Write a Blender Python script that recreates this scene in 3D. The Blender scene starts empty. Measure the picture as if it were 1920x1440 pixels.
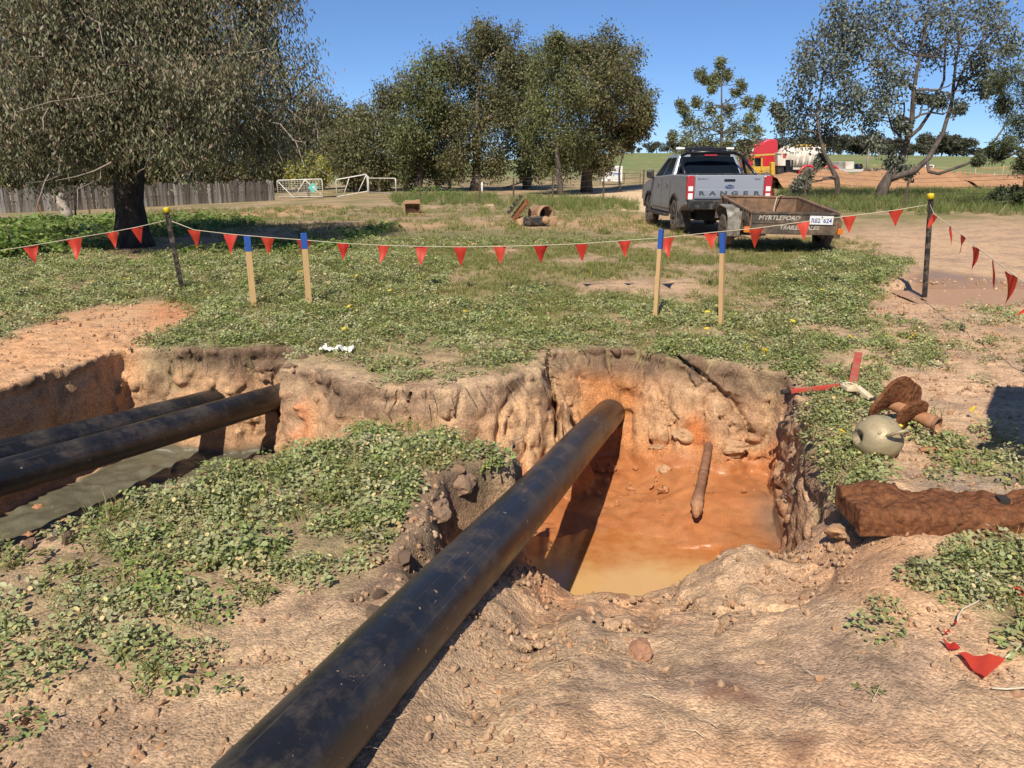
import bpy, bmesh, math, random
import numpy as np
from mathutils import Vector, Matrix, noise as mnoise
random.seed(7); RNG = np.random.default_rng(11)
SC = bpy.context.scene
COL = SC.collection
R = math.radians

# ---------------------------------------------------------------- camera, world, sun, exposure
CAM_H, PITCH, FPX = 1.6, R(16.1), 1460.0            # focal length in pixels of the 1920 px wide photograph
cd = bpy.data.cameras.new('camera'); cam = bpy.data.objects.new('camera', cd); COL.objects.link(cam)
cam.location = (0, 0, CAM_H); cam.rotation_euler = (R(90) - PITCH, 0, 0)
cd.sensor_width = 36; cd.lens = 36 * FPX / 1920; cd.clip_end = 3000; cd.clip_start = 0.05
SC.camera = cam
SUN_EL, SUN_AZ = R(47), R(16)                        # shadows fall away from the camera, 16 degrees to the right
w = bpy.data.worlds.new('World'); SC.world = w; w.use_nodes = True
nt = w.node_tree; nt.nodes.clear()
sky = nt.nodes.new('ShaderNodeTexSky'); sky.sky_type = 'NISHITA'; sky.sun_disc = False
sky.sun_elevation = SUN_EL; sky.sun_rotation = R(180) + SUN_AZ
sky.air_density = 0.7; sky.dust_density = 0.0; sky.ozone_density = 6.0; sky.altitude = 1500
bg = nt.nodes.new('ShaderNodeBackground'); bg.inputs[1].default_value = 0.106
wo = nt.nodes.new('ShaderNodeOutputWorld')
sgm = nt.nodes.new('ShaderNodeGamma'); sgm.inputs[1].default_value = 0.80
stn = nt.nodes.new('ShaderNodeMix'); stn.data_type = 'RGBA'; stn.blend_type = 'MULTIPLY'; stn.inputs[0].default_value = 1.0
stn.inputs[7].default_value = (0.93, 1.13, 1.37, 1)
nt.links.new(sky.outputs[0], sgm.inputs[0]); nt.links.new(sgm.outputs[0], stn.inputs[6])
nt.links.new(stn.outputs[2], bg.inputs[0]); nt.links.new(bg.outputs[0], wo.inputs[0])
sd_ = bpy.data.lights.new('sun', 'SUN'); sd_.energy = 5.0; sd_.angle = R(0.53); sd_.color = (1.0, 0.93, 0.81)
sun = bpy.data.objects.new('sun', sd_); COL.objects.link(sun)
LDIR = Vector((math.sin(SUN_AZ) * math.cos(SUN_EL), math.cos(SUN_AZ) * math.cos(SUN_EL), -math.sin(SUN_EL)))
sun.rotation_euler = LDIR.to_track_quat('-Z', 'Y').to_euler()
VS = SC.view_settings; VS.view_transform = 'Standard'; VS.look = 'None'; VS.exposure = 0.30; VS.gamma = 1.0
VS.use_curve_mapping = False

# ---------------------------------------------------------------- photo pixel <-> place
_c, _s = math.cos(PITCH), math.sin(PITCH)
def project(x, y, z):
    zc = np.maximum(y * _c - (z - CAM_H) * _s, 0.05)
    return 960 + FPX * x / zc, 720 + FPX * (-(z - CAM_H) * _c - y * _s) / zc
def at(px, py, y):                                   # point seen at that pixel, at that distance y
    u, v = (px - 960) / FPX, (py - 720) / FPX
    t = y / (_c - v * _s)
    return Vector((u * t, y, CAM_H + t * (-_s - v * _c)))
def on(px, py):                                      # point of the ground seen at that pixel
    z = 0.0
    for _ in range(6):
        u, v = (px - 960) / FPX, (py - 720) / FPX
        t = (z - CAM_H) / (-_s - v * _c)
        x, y = u * t, (_c - v * _s) * t
        z = float(ground_h(np.array([x]), np.array([y]))[0])
    return Vector((x, y, z))
def sstep(a, b, x):
    t = np.clip((x - a) / (b - a), 0, 1); return t * t * (3 - 2 * t)
_LAT = np.random.default_rng(5).random((64, 64, 64), dtype=np.float32)
def vnoise(x, y, z=0.0):                             # value noise, -1..1
    x, y, z = np.broadcast_arrays(np.asarray(x, np.float32), np.asarray(y, np.float32), np.asarray(z, np.float32))
    xi, yi, zi = np.floor(x).astype(np.int32), np.floor(y).astype(np.int32), np.floor(z).astype(np.int32)
    fx, fy, fz = x - xi, y - yi, z - zi
    fx = fx * fx * (3 - 2 * fx); fy = fy * fy * (3 - 2 * fy); fz = fz * fz * (3 - 2 * fz)
    x0, y0, z0 = xi & 63, yi & 63, zi & 63; x1, y1, z1 = (xi + 1) & 63, (yi + 1) & 63, (zi + 1) & 63
    L = _LAT
    a = L[x0, y0, z0] * (1 - fx) + L[x1, y0, z0] * fx; b = L[x0, y1, z0] * (1 - fx) + L[x1, y1, z0] * fx
    c = L[x0, y0, z1] * (1 - fx) + L[x1, y0, z1] * fx; d = L[x0, y1, z1] * (1 - fx) + L[x1, y1, z1] * fx
    return ((a * (1 - fy) + b * fy) * (1 - fz) + (c * (1 - fy) + d * fy) * fz) * 2 - 1
def fbm(x, y, z=0.0, o=4):
    s, a, t = 0, 1.0, 0
    for i in range(o):
        s = s + a * vnoise(x * 2 ** i + 17.3 * i, y * 2 ** i + 5.1 * i, np.asarray(z) * 2 ** i); t += a; a *= 0.5
    return s / t
def sd_poly(P, x, y):                                # signed distance to a polygon, negative inside
    P = np.array(P, float); n = len(P)
    d = np.full(np.shape(x), 1e9); ins = np.zeros(np.shape(x), bool)
    for i in range(n):
        ax, ay = P[i]; bx, by = P[(i + 1) % n]
        ex, ey = bx - ax, by - ay; wx, wy = x - ax, y - ay
        t = np.clip((wx * ex + wy * ey) / (ex * ex + ey * ey + 1e-12), 0, 1)
        d = np.minimum(d, (wx - ex * t) ** 2 + (wy - ey * t) ** 2)
        c1 = (ay <= y) & (by > y) & (ex * wy - ey * wx > 0); c2 = (ay > y) & (by <= y) & (ex * wy - ey * wx < 0)
        ins ^= (c1 | c2)
    return np.where(ins, -1, 1) * np.sqrt(d)
def pip(P, px, py, soft):                            # 1 inside a pixel polygon, 0 outside, soft edge
    return 1 - sstep(-soft, soft, sd_poly(P, px, py))

# ---------------------------------------------------------------- object helpers
def tag(o, label=None, cat=None, group=None, kind=None):
    if label: o['label'] = label
    if cat: o['category'] = cat
    if group: o['group'] = group
    if kind: o['kind'] = kind
    return o
def empty(name, loc=(0, 0, 0), rz=0.0, label=None, cat=None, group=None, rot=None):
    o = bpy.data.objects.new(name, None); COL.objects.link(o); o.empty_display_size = 0.2
    o.location = loc; o.rotation_euler = rot if rot else (0, 0, rz)
    return tag(o, label, cat, group)
def link_mesh(name, me, mat=None, parent=None, loc=None):
    o = bpy.data.objects.new(name, me); COL.objects.link(o)
    if mat is not None and len(me.materials) == 0:
        for m in (mat if isinstance(mat, (list, tuple)) else [mat]): me.materials.append(m)
    if parent: o.parent = parent
    if loc is not None: o.location = loc
    return o
def copy_tree(o, parent=None):
    c = o.copy(); COL.objects.link(c); c.parent = parent
    for ch in list(o.children): copy_tree(ch, c)
    return c
def np_mesh(name, V, F, smooth=False, col=None, attrs=None):
    me = bpy.data.meshes.new(name)
    V = np.ascontiguousarray(V, np.float32); F = np.ascontiguousarray(F, np.int32); k = F.shape[1]
    me.vertices.add(len(V)); me.vertices.foreach_set('co', V.ravel())
    me.loops.add(F.size); me.loops.foreach_set('vertex_index', F.ravel())
    me.polygons.add(len(F)); me.polygons.foreach_set('loop_start', np.arange(0, F.size, k, dtype=np.int32))
    if smooth: me.polygons.foreach_set('use_smooth', np.ones(len(F), bool))
    if col is not None:
        a = me.color_attributes.new('Col', 'FLOAT_COLOR', 'POINT')
        c4 = np.ones((len(V), 4), np.float32); c4[:, :3] = col; a.data.foreach_set('color', c4.ravel())
    for kx, vx in (attrs or {}).items():
        a = me.attributes.new(kx, 'FLOAT', 'POINT'); a.data.foreach_set('value', np.ascontiguousarray(vx, np.float32))
    me.update(calc_edges=True); me.validate()
    return me
class MB:                                            # collects simple shapes, builds ONE mesh object
    def __init__(s): s.v = []; s.f = []; s.sm = []
    def add(s, vs, fs, smooth=False):
        b = len(s.v); s.v += [tuple(v) for v in vs]
        for f in fs: s.f.append(tuple(i + b for i in f)); s.sm.append(smooth)
        return s
    def box(s, c, d, M=None):
        x, y, z = d[0] / 2, d[1] / 2, d[2] / 2
        vs = [Vector((sx * x, sy * y, sz * z)) for sz in (-1, 1) for sy in (-1, 1) for sx in (-1, 1)]
        if M is not None: vs = [M @ v for v in vs]
        vs = [v + Vector(c) for v in vs]
        return s.add(vs, [(0, 2, 3, 1), (4, 5, 7, 6), (0, 1, 5, 4), (2, 6, 7, 3), (0, 4, 6, 2), (1, 3, 7, 5)])
    def bar(s, a, b, w, h, up=(0, 0, 1)):            # box from a to b
        a, b = Vector(a), Vector(b); d = (b - a); L = d.length; d.normalize()
        u = Vector(up); r = d.cross(u)
        if r.length < 1e-4: r = d.cross(Vector((1, 0, 0)))
        r.normalize(); u = r.cross(d)
        vs = [p + r * (w / 2 * i) + u * (h / 2 * j) for p in (a, b) for j in (-1, 1) for i in (-1, 1)]
        return s.add(vs, [(0, 1, 3, 2), (4, 6, 7, 5), (0, 4, 5, 1), (2, 3, 7, 6), (0, 2, 6, 4), (1, 5, 7, 3)])
    def tube(s, pts, rad, n=8, caps=True, jit=0.0, smooth=True):
        pts = [Vector(p) for p in pts]
        if not isinstance(rad, (list, tuple)): rad = [rad] * len(pts)
        rings = []; up = None
        for i, p in enumerate(pts):
            t = (pts[min(i + 1, len(pts) - 1)] - pts[max(i - 1, 0)]).normalized()
            if up is None:
                up = Vector((0, 0, 1)) if abs(t.z) < 0.9 else Vector((1, 0, 0))
            r = t.cross(up); r.normalize(); up = r.cross(t); up.normalize()
            ring = []
            for k in range(n):
                a = 2 * math.pi * k / n; q = rad[i] * (1 + (random.uniform(-jit, jit) if jit else 0))
                ring.append(p + r * (math.cos(a) * q) + up * (math.sin(a) * q))
            rings.append(ring)
        vs = [v for r_ in rings for v in r_]; fs = []
        for i in range(len(pts) - 1):
            for k in range(n):
                fs.append((i * n + k, i * n + (k + 1) % n, (i + 1) * n + (k + 1) % n, (i + 1) * n + k))
        s.add(vs, fs, smooth)
        if caps:
            b = len(s.v) - len(vs)
            s.f.append(tuple(b + k for k in reversed(range(n)))); s.sm.append(False)
            s.f.append(tuple(b + (len(pts) - 1) * n + k for k in range(n))); s.sm.append(False)
        return s
    def prism(s, poly, axis, a, b):                  # extrude a 2-D polygon along an axis
        def mk(p, t):
            return {'x': (t, p[0], p[1]), 'y': (p[0], t, p[1]), 'z': (p[0], p[1], t)}[axis]
        n = len(poly); vs = [mk(p, a) for p in poly] + [mk(p, b) for p in poly]
        fs = [tuple(range(n)), tuple(reversed(range(n, 2 * n)))] + [(i, i + n, (i + 1) % n + n, (i + 1) % n) for i in range(n)]
        return s.add(vs, fs)
    def lathe(s, prof, n=24, axis='z', c=(0, 0, 0), smooth=True):
        vs = []; 
        for r, h in prof:
            for k in range(n):
                a = 2 * math.pi * k / n; p = (r * math.cos(a), r * math.sin(a), h)
                if axis == 'x': p = (p[2], p[0], p[1])
                if axis == 'y': p = (p[0], p[2], p[1])
                vs.append(Vector(p) + Vector(c))
        fs = [(i * n + k, i * n + (k + 1) % n, (i + 1) * n + (k + 1) % n, (i + 1) * n + k) for i in range(len(prof) - 1) for k in range(n)]
        return s.add(vs, fs, smooth)
    def build(s, name, mat, parent=None, bevel=0.0, loc=None, seg=2):
        me = bpy.data.meshes.new(name); me.from_pydata(s.v, [], s.f)
        me.polygons.foreach_set('use_smooth', s.sm)
        bm = bmesh.new(); bm.from_mesh(me)
        if bevel:
            bmesh.ops.remove_doubles(bm, verts=bm.verts, dist=1e-5)
            es = [e for e in bm.edges if e.is_manifold and e.calc_face_angle(0) > 0.5]
            bmesh.ops.bevel(bm, geom=es, offset=bevel, segments=seg, affect='EDGES', profile=0.5, clamp_overlap=True)
            for f in bm.faces: f.smooth = False
        bmesh.ops.recalc_face_normals(bm, faces=bm.faces); bm.to_mesh(me); bm.free()
        return link_mesh(name, me, mat, parent, loc)
def text_mesh(txt, size, mat, parent, M, name='lettering', bold=0.0, depth=0.002, xs=1.0):
    cu = bpy.data.curves.new('t', 'FONT'); cu.body = txt; cu.size = size; cu.extrude = depth; cu.offset = bold
    cu.align_x = 'CENTER'; cu.align_y = 'CENTER'; cu.resolution_u = 2
    o = bpy.data.objects.new('t', cu); COL.objects.link(o); bpy.context.view_layer.update()
    me = bpy.data.meshes.new_from_object(o.evaluated_get(bpy.context.evaluated_depsgraph_get()))
    bpy.data.objects.remove(o); bpy.data.curves.remove(cu)
    me.name = name; me.materials.clear()
    me.transform(Matrix.Diagonal((xs, 1, 1, 1))); me.transform(M)
    return link_mesh(name, me, mat, parent)

# ---------------------------------------------------------------- materials
class NG:
    def __init__(s, name):
        m = bpy.data.materials.new(name); m.use_nodes = True; s.m = m; s.t = m.node_tree; s.t.nodes.clear()
        s.out = s.n('ShaderNodeOutputMaterial'); s.bs = s.n('ShaderNodeBsdfPrincipled')
        s.l(s.bs.outputs[0], s.out.inputs[0])
    def n(s, ty, **k):
        x = s.t.nodes.new(ty)
        for a, b in k.items(): setattr(x, a, b)
        return x
    def l(s, a, b): s.t.links.new(a, b)
    def set(s, sock, v):
        i = s.bs.inputs[sock]
        if hasattr(v, 'is_linked'): s.l(v, i)
        else: i.default_value = v if not (isinstance(v, tuple) and len(v) == 3) else (*v, 1)
    def coord(s, which='Object'): return s.n('ShaderNodeTexCoord').outputs[which]
    def noise(s, vec, scale, detail=4, rough=0.6, dist=0.0, out='Fac'):
        x = s.n('ShaderNodeTexNoise'); x.inputs['Scale'].default_value = scale; x.inputs['Detail'].default_value = detail
        x.inputs['Roughness'].default_value = rough; x.inputs['Distortion'].default_value = dist
        s.l(vec, x.inputs['Vector']); return x.outputs[out]
    def voro(s, vec, scale, feat='F1', out='Distance'):
        x = s.n('ShaderNodeTexVoronoi', feature=feat); x.inputs['Scale'].default_value = scale
        s.l(vec, x.inputs['Vector']); return x.outputs[out]
    def ramp(s, fac, stops):
        x = s.n('ShaderNodeValToRGB'); e = x.color_ramp.elements
        while len(e) < len(stops): e.new(0.5)
        for i, (p, c) in enumerate(stops):
            e[i].position = p; e[i].color = (*c, 1) if not isinstance(c, (int, float)) else (c, c, c, 1)
        s.l(fac, x.inputs[0]); return x.outputs[0]
    def mix(s, fac, a, b, mode='MIX'):
        x = s.n('ShaderNodeMix', data_type='RGBA', blend_type=mode)
        for i, v in ((0, fac), (6, a), (7, b)):
            if hasattr(v, 'is_linked'): s.l(v, x.inputs[i])
            else: x.inputs[i].default_value = v if i == 0 else (*v, 1)
        return x.outputs[2]
    def math(s, op, a, b=0.0, c=None):
        x = s.n('ShaderNodeMath', operation=op)
        for i, v in ((0, a), (1, b), (2, c)):
            if v is None: continue
            if hasattr(v, 'is_linked'): s.l(v, x.inputs[i])
            else: x.inputs[i].default_value = v
        return x.outputs[0]
    def attr(s, name, out='Color'):
        x = s.n('ShaderNodeAttribute'); x.attribute_name = name; return x.outputs[out]
    def bump(s, h, dist, strength=1.0, prev=None):
        x = s.n('ShaderNodeBump'); x.inputs['Strength'].default_value = strength; x.inputs['Distance'].default_value = dist
        s.l(h, x.inputs['Height'])
        if prev is not None: s.l(prev, x.inputs['Normal'])
        return x.outputs[0]
def simple(name, col, rough=0.6, metal=0.0, var=0.25, scale=8.0, dirt=None, dirt_amt=0.45, bump=0.0, bscale=60.0, spec=0.5, coat=0.0):
    g = NG(name); co = g.coord()
    n = g.noise(co, scale, 6, 0.65)
    c = g.mix(n, tuple(x * (1 - var) for x in col), tuple(min(1, x * (1 + var)) for x in col))
    if dirt:
        d = g.ramp(g.noise(co, scale * 0.6, 8, 0.7), [(0.62 - dirt_amt * 0.5, 0.0), (0.75 - dirt_amt * 0.3, 1.0)])
        c = g.mix(d, c, dirt); r = g.mix(d, (rough,) * 3, (0.9,) * 3); g.set('Roughness', r)
        if metal: g.set('Metallic', g.mix(d, (metal,) * 3, (0, 0, 0)))
    else:
        g.set('Roughness', g.math('MULTIPLY_ADD', n, 0.2, rough - 0.1)); g.set('Metallic', metal)
    g.set('Base Color', c); g.set('Specular IOR Level', spec)
    if coat: g.set('Coat Weight', coat); g.set('Coat Roughness', 0.08)
    if bump: g.set('Normal', g.bump(g.noise(co, bscale, 5, 0.65), bump))
    return g.m
def leafy(name, tint=(1, 1, 1), trans=0.3, use_attr=True, rnd=None, rough=0.5):
    g = NG(name)
    if use_attr: c = g.attr('Col')
    else:
        oi = g.n('ShaderNodeObjectInfo')
        c = g.ramp(oi.outputs['Random'], rnd)
        c = g.mix(1.0, c, g.attr('Col'), 'MULTIPLY')
    c = g.mix(1.0, c, tint, 'MULTIPLY')
    g.set('Base Color', c); g.set('Roughness', rough); g.set('Specular IOR Level', 0.35)
    tr = g.n('ShaderNodeBsdfTranslucent'); g.l(c, tr.inputs[0])
    mx = g.n('ShaderNodeMixShader'); mx.inputs[0].default_value = trans
    g.l(g.bs.outputs[0], mx.inputs[1]); g.l(tr.outputs[0], mx.inputs[2]); g.l(mx.outputs[0], g.out.inputs[0])
    return g.m
# ================================================================ GROUND
def ground_h(x, y):
    x = np.asarray(x, float); y = np.asarray(y, float)
    z = 0.11 * np.exp(-((y - 11.4) / 1.5) ** 2) * sstep(-5, -2, x) * (1 - sstep(5.0, 8.0, x))
    fall = -0.016 * np.clip(y - 15, 0, 38) * (1 - 0.75 * sstep(6, 15, x))
    hill = 2.1 * sstep(70, 190, y) * sstep(-25, 25, x) + 2.5 * sstep(90, 220, y) * np.exp(-((x - 45) / 45) ** 2) * 0.5
    far = 6.0 * sstep(250, 900, np.hypot(x, y)) * 0
    z = z + fall + hill + far - 0.03 * np.clip(-8 - x, 0, 40) * sstep(18, 40, y)
    z = z + 0.05 * fbm(x * 0.25, y * 0.25, 3.3, 3) * sstep(9, 14, np.hypot(x, y)) * (1 + sstep(60, 160, y) * 4)
    z = z + 0.018 * fbm(x * 1.7, y * 1.7, 7.7, 3)
    fl = 1 - sstep(0.85, 1.25, np.hypot((x - 5.75) / 1.5, (y - 9.45) / 0.62))
    return z * (1 - fl) - 0.03 * fl
YP = np.array([0.8, 1.6, 2.2, 2.8, 3.4, 3.9, 4.3, 4.8]); ZP = np.array([0, -0.02, -0.07, -0.2, -0.45, -0.8, -1.1, -1.15])
def dip(x, y):                                       # the near side of the pit: a trampled ramp going down into the water
    xl = np.interp(y, [1.2, 2.07, 2.7, 3.15, 3.82, 4.14, 4.6], [-0.5, -0.48, -0.5, -0.47, -0.4, -0.05, 0.0])
    xr = np.interp(y, [1.2, 2.2, 2.9, 3.4, 3.85, 4.4], [1.0, 1.35, 1.62, 1.78, 1.80, 1.80])
    wl = 0.10 + 0.24 * sstep(3.0, 2.3, y); xl = xl + 0.05 * fbm(x * 4, y * 4, 55.0, 2) + 0.05
    m = sstep(xl - 0.02, xl + wl, x) * (1 - sstep(xr - 0.45 - 0.5 * sstep(3.2, 2.2, y), xr + 0.06, x)) * (1 - sstep(4.9, 5.2, y))
    yy = y - 0.35 * sstep(0.5, -0.1, x) + 0.12 * vnoise(x * 1.6, y * 1.6, 2.0)
    z = np.interp(yy, YP, ZP) * m
    z = z + 0.26 * np.exp(-((x - 1.20) / 0.33) ** 2 - ((y - 3.62) / 0.33) ** 2)
    z = z + 0.06 * np.exp(-((x - 0.35) / 0.25) ** 2 - ((y - 3.3) / 0.3) ** 2)
    z = z - 0.10 * np.exp(-((x + 0.02 - (y - 2.4) * 0.29) / 0.16) ** 2) * sstep(1.5, 2.4, y) * (1 - sstep(3.5, 4.0, y))
    return z
def top_h(x, y): return ground_h(x, y) + dip(x, y)
VOID = [(-3.3, 1.7), (-4.6, 2.2), (-4.25, 3.6), (-3.93, 4.69), (-3.75, 5.47), (-3.57, 6.0), (-3.4, 6.62), (-3.08, 6.66), (-2.5, 6.62),
        (-2.06, 6.80), (-1.90, 6.66), (-1.88, 5.93), (-1.49, 5.88), (-1.26, 5.56), (-0.95, 5.48), (-0.69, 5.36), (-0.42, 5.4), (-0.04, 5.68), (0.25, 5.92),
        (0.33, 6.5), (0.62, 6.66), (1.0, 6.68), (1.49, 6.36), (1.87, 6.05), (2.15, 5.8), (1.95, 5.05), (1.8, 4.5), (1.70, 3.9), (1.66, 3.55),
        (1.45, 3.95), (0.9, 4.2), (0.4, 4.5), (0.1, 4.45), (-0.08, 4.16), (-0.32, 4.46), (-0.86, 4.62), (-1.21, 4.18), (-1.68, 3.76),
        (-2.03, 3.28), (-2.2, 3.05), (-2.7, 2.4)]
def void_floor(x, y):
    zr = -1.11 + 0.11 * sstep(4.9, 5.6, y) + 0.13 * sstep(5.5, 6.5, y) + 0.15 * sstep(0.8, 1.7, x + 0.25 * fbm(x * 2, y * 2, 71.0, 2))
    zr = zr + 0.10 * sstep(0.7, 0.0, x) * sstep(4.9, 5.6, y)
    zl = -0.94 + 0.0 * x
    ax, ay = -3.2, 3.9; bx, by = -2.35, 5.6                    # spoil heap lying along the two pipes
    t = np.clip(((x - ax) * (bx - ax) + (y - ay) * (by - ay)) / ((bx - ax) ** 2 + (by - ay) ** 2), 0, 1)
    dd = np.hypot(x - (ax + t * (bx - ax)) - 0.0, y - (ay + t * (by - ay)))
    zl = zl + (0.34 - 0.22 * t) * np.exp(-(dd / 0.36) ** 2)
    k = sstep(-0.9, -0.1, x)
    return zl * (1 - k) + zr * k
def slant_f(x, y):
    s = np.full(np.shape(x), 0.10) - 0.26 * (1 - sstep(-3.35, -3.1, x)) * sstep(3.9, 4.4, y) * (1 - sstep(6.3, 6.5, y))
    s = s + 0.34 * sstep(0.25, 0.45, x) * (1 - sstep(1.6, 2.0, x)) * sstep(5.2, 5.8, y)
    s = s + 0.26 * (1 - sstep(0.2, 0.3, x)) * sstep(-1.7, -1.3, x) * sstep(4.9, 5.2, y)
    s = s + 0.25 * sstep(-1.3, -0.6, x) * (1 - sstep(0.0, 0.2, x)) * (1 - sstep(4.7, 5.0, y))
    s = s + 0.30 * (1 - sstep(-1.2, -0.9, x)) * (1 - sstep(4.5, 4.9, y)) * sstep(-2.9, -2.4, x + 0.55 * (y - 3.5))
    return s

# ---- zones of the ground, drawn on the photograph and laid on the ground
Z_DIRT_R = [(1575, 432), (1920, 416), (2600, 425), (2900, 1700), (900, 1700), (1000, 1300), (1300, 1050), (1500, 1000), (1500, 780), (1540, 720), (1640, 650), (1600, 590), (1700, 505), (1640, 475), (1560, 465)]
Z_ORANGE = [(-400, 830), (-300, 720), (0, 640), (120, 588), (230, 572), (330, 560), (374, 588), (330, 622), (250, 655), (120, 700), (0, 740)]
Z_TRACK = [(330, 440), (470, 420), (700, 411), (960, 408), (1200, 392), (1420, 400), (1580, 425), (1500, 445), (1300, 440), (1190, 428), (900, 424), (700, 428), (560, 445), (420, 462), (250, 478), (120, 492), (60, 488)]
Z_GATE = [(380, 394), (470, 381), (520, 373), (640, 371), (640, 378), (560, 392), (470, 402), (400, 404)]
Z_ROAD = [(900, 372), (985, 354), (1060, 346), (1130, 342), (1260, 338), (1300, 360), (1260, 392), (1190, 384), (1090, 376), (1000, 372)]
W_LIST = [([(-400, 540), (0, 482), (240, 484), (400, 472), (640, 455), (760, 480), (850, 505), (820, 560), (900, 572), (1000, 545), (1240, 572), (1400, 570), (1480, 515), (1560, 478), (1700, 498), (1600, 585), (1620, 640), (1500, 700), (1300, 668), (1170, 650), (1020, 650), (1000, 682), (830, 716), (700, 710), (600, 668), (520, 684), (400, 665), (270, 645), (350, 610), (380, 585), (310, 556), (150, 572), (0, 628), (-400, 700)], 1.0, 14),
          ([(640, 442), (720, 427), (960, 420), (1190, 430), (1260, 446), (900, 462), (680, 478)], 0.9, 10),
          ([(120, 985), (350, 903), (560, 842), (700, 795), (860, 810), (938, 850), (800, 880), (750, 990), (700, 1080), (640, 1115), (520, 1080), (350, 1050), (200, 1060)], 1.15, 16),
          ([(-200, 1040), (60, 1030), (300, 1050), (500, 1090), (430, 1180), (460, 1290), (200, 1320), (-200, 1330)], 0.55, 30),
          ([(-200, 1330), (460, 1290), (640, 1130), (720, 1090), (640, 1300), (480, 1500), (-200, 1500)], 0.13, 30),
          ([(1500, 720), (1560, 690), (1660, 700), (1660, 880), (1560, 905), (1505, 800)], 0.75, 16),
          ([(1580, 600), (1700, 605), (1790, 650), (1750, 700), (1640, 690)], 0.55, 24),
          ([(1690, 780), (1920, 820), (1980, 910), (1760, 900)], 0.4, 24),
          ([(1710, 1065), (1800, 1020), (1960, 1010), (2100, 1300), (1900, 1230), (1810, 1130), (1730, 1110)], 0.85, 20),
          ([(1610, 1120), (1670, 1110), (1700, 1280), (1640, 1300), (1600, 1260)], 0.3, 25),
          ([(1560, 900), (1640, 880), (1650, 930), (1570, 950)], 0.8, 12),
          ([(1740, 560), (1990, 600), (1990, 760), (1800, 740)], 0.12, 24),
          ([(-900, 470), (-300, 415), (0, 402), (420, 398), (500, 410), (250, 455), (60, 484), (-400, 520)], 1.0, 8)]
def weed_density(x, y):
    px, py = project(x, y, 0.0)
    d = np.zeros(np.shape(x))
    for P, wgt, soft in W_LIST: d = np.maximum(d, wgt * pip(P, px, py, soft))
    cl = fbm(x * 1.1, y * 1.1, 1.5, 3)
    return d * np.clip(0.85 + 1.5 * cl, 0.08, 1.35)
def mixc(c, col, m): return c * (1 - m[..., None]) + np.array(col)[None, :] * m[..., None]
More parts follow.
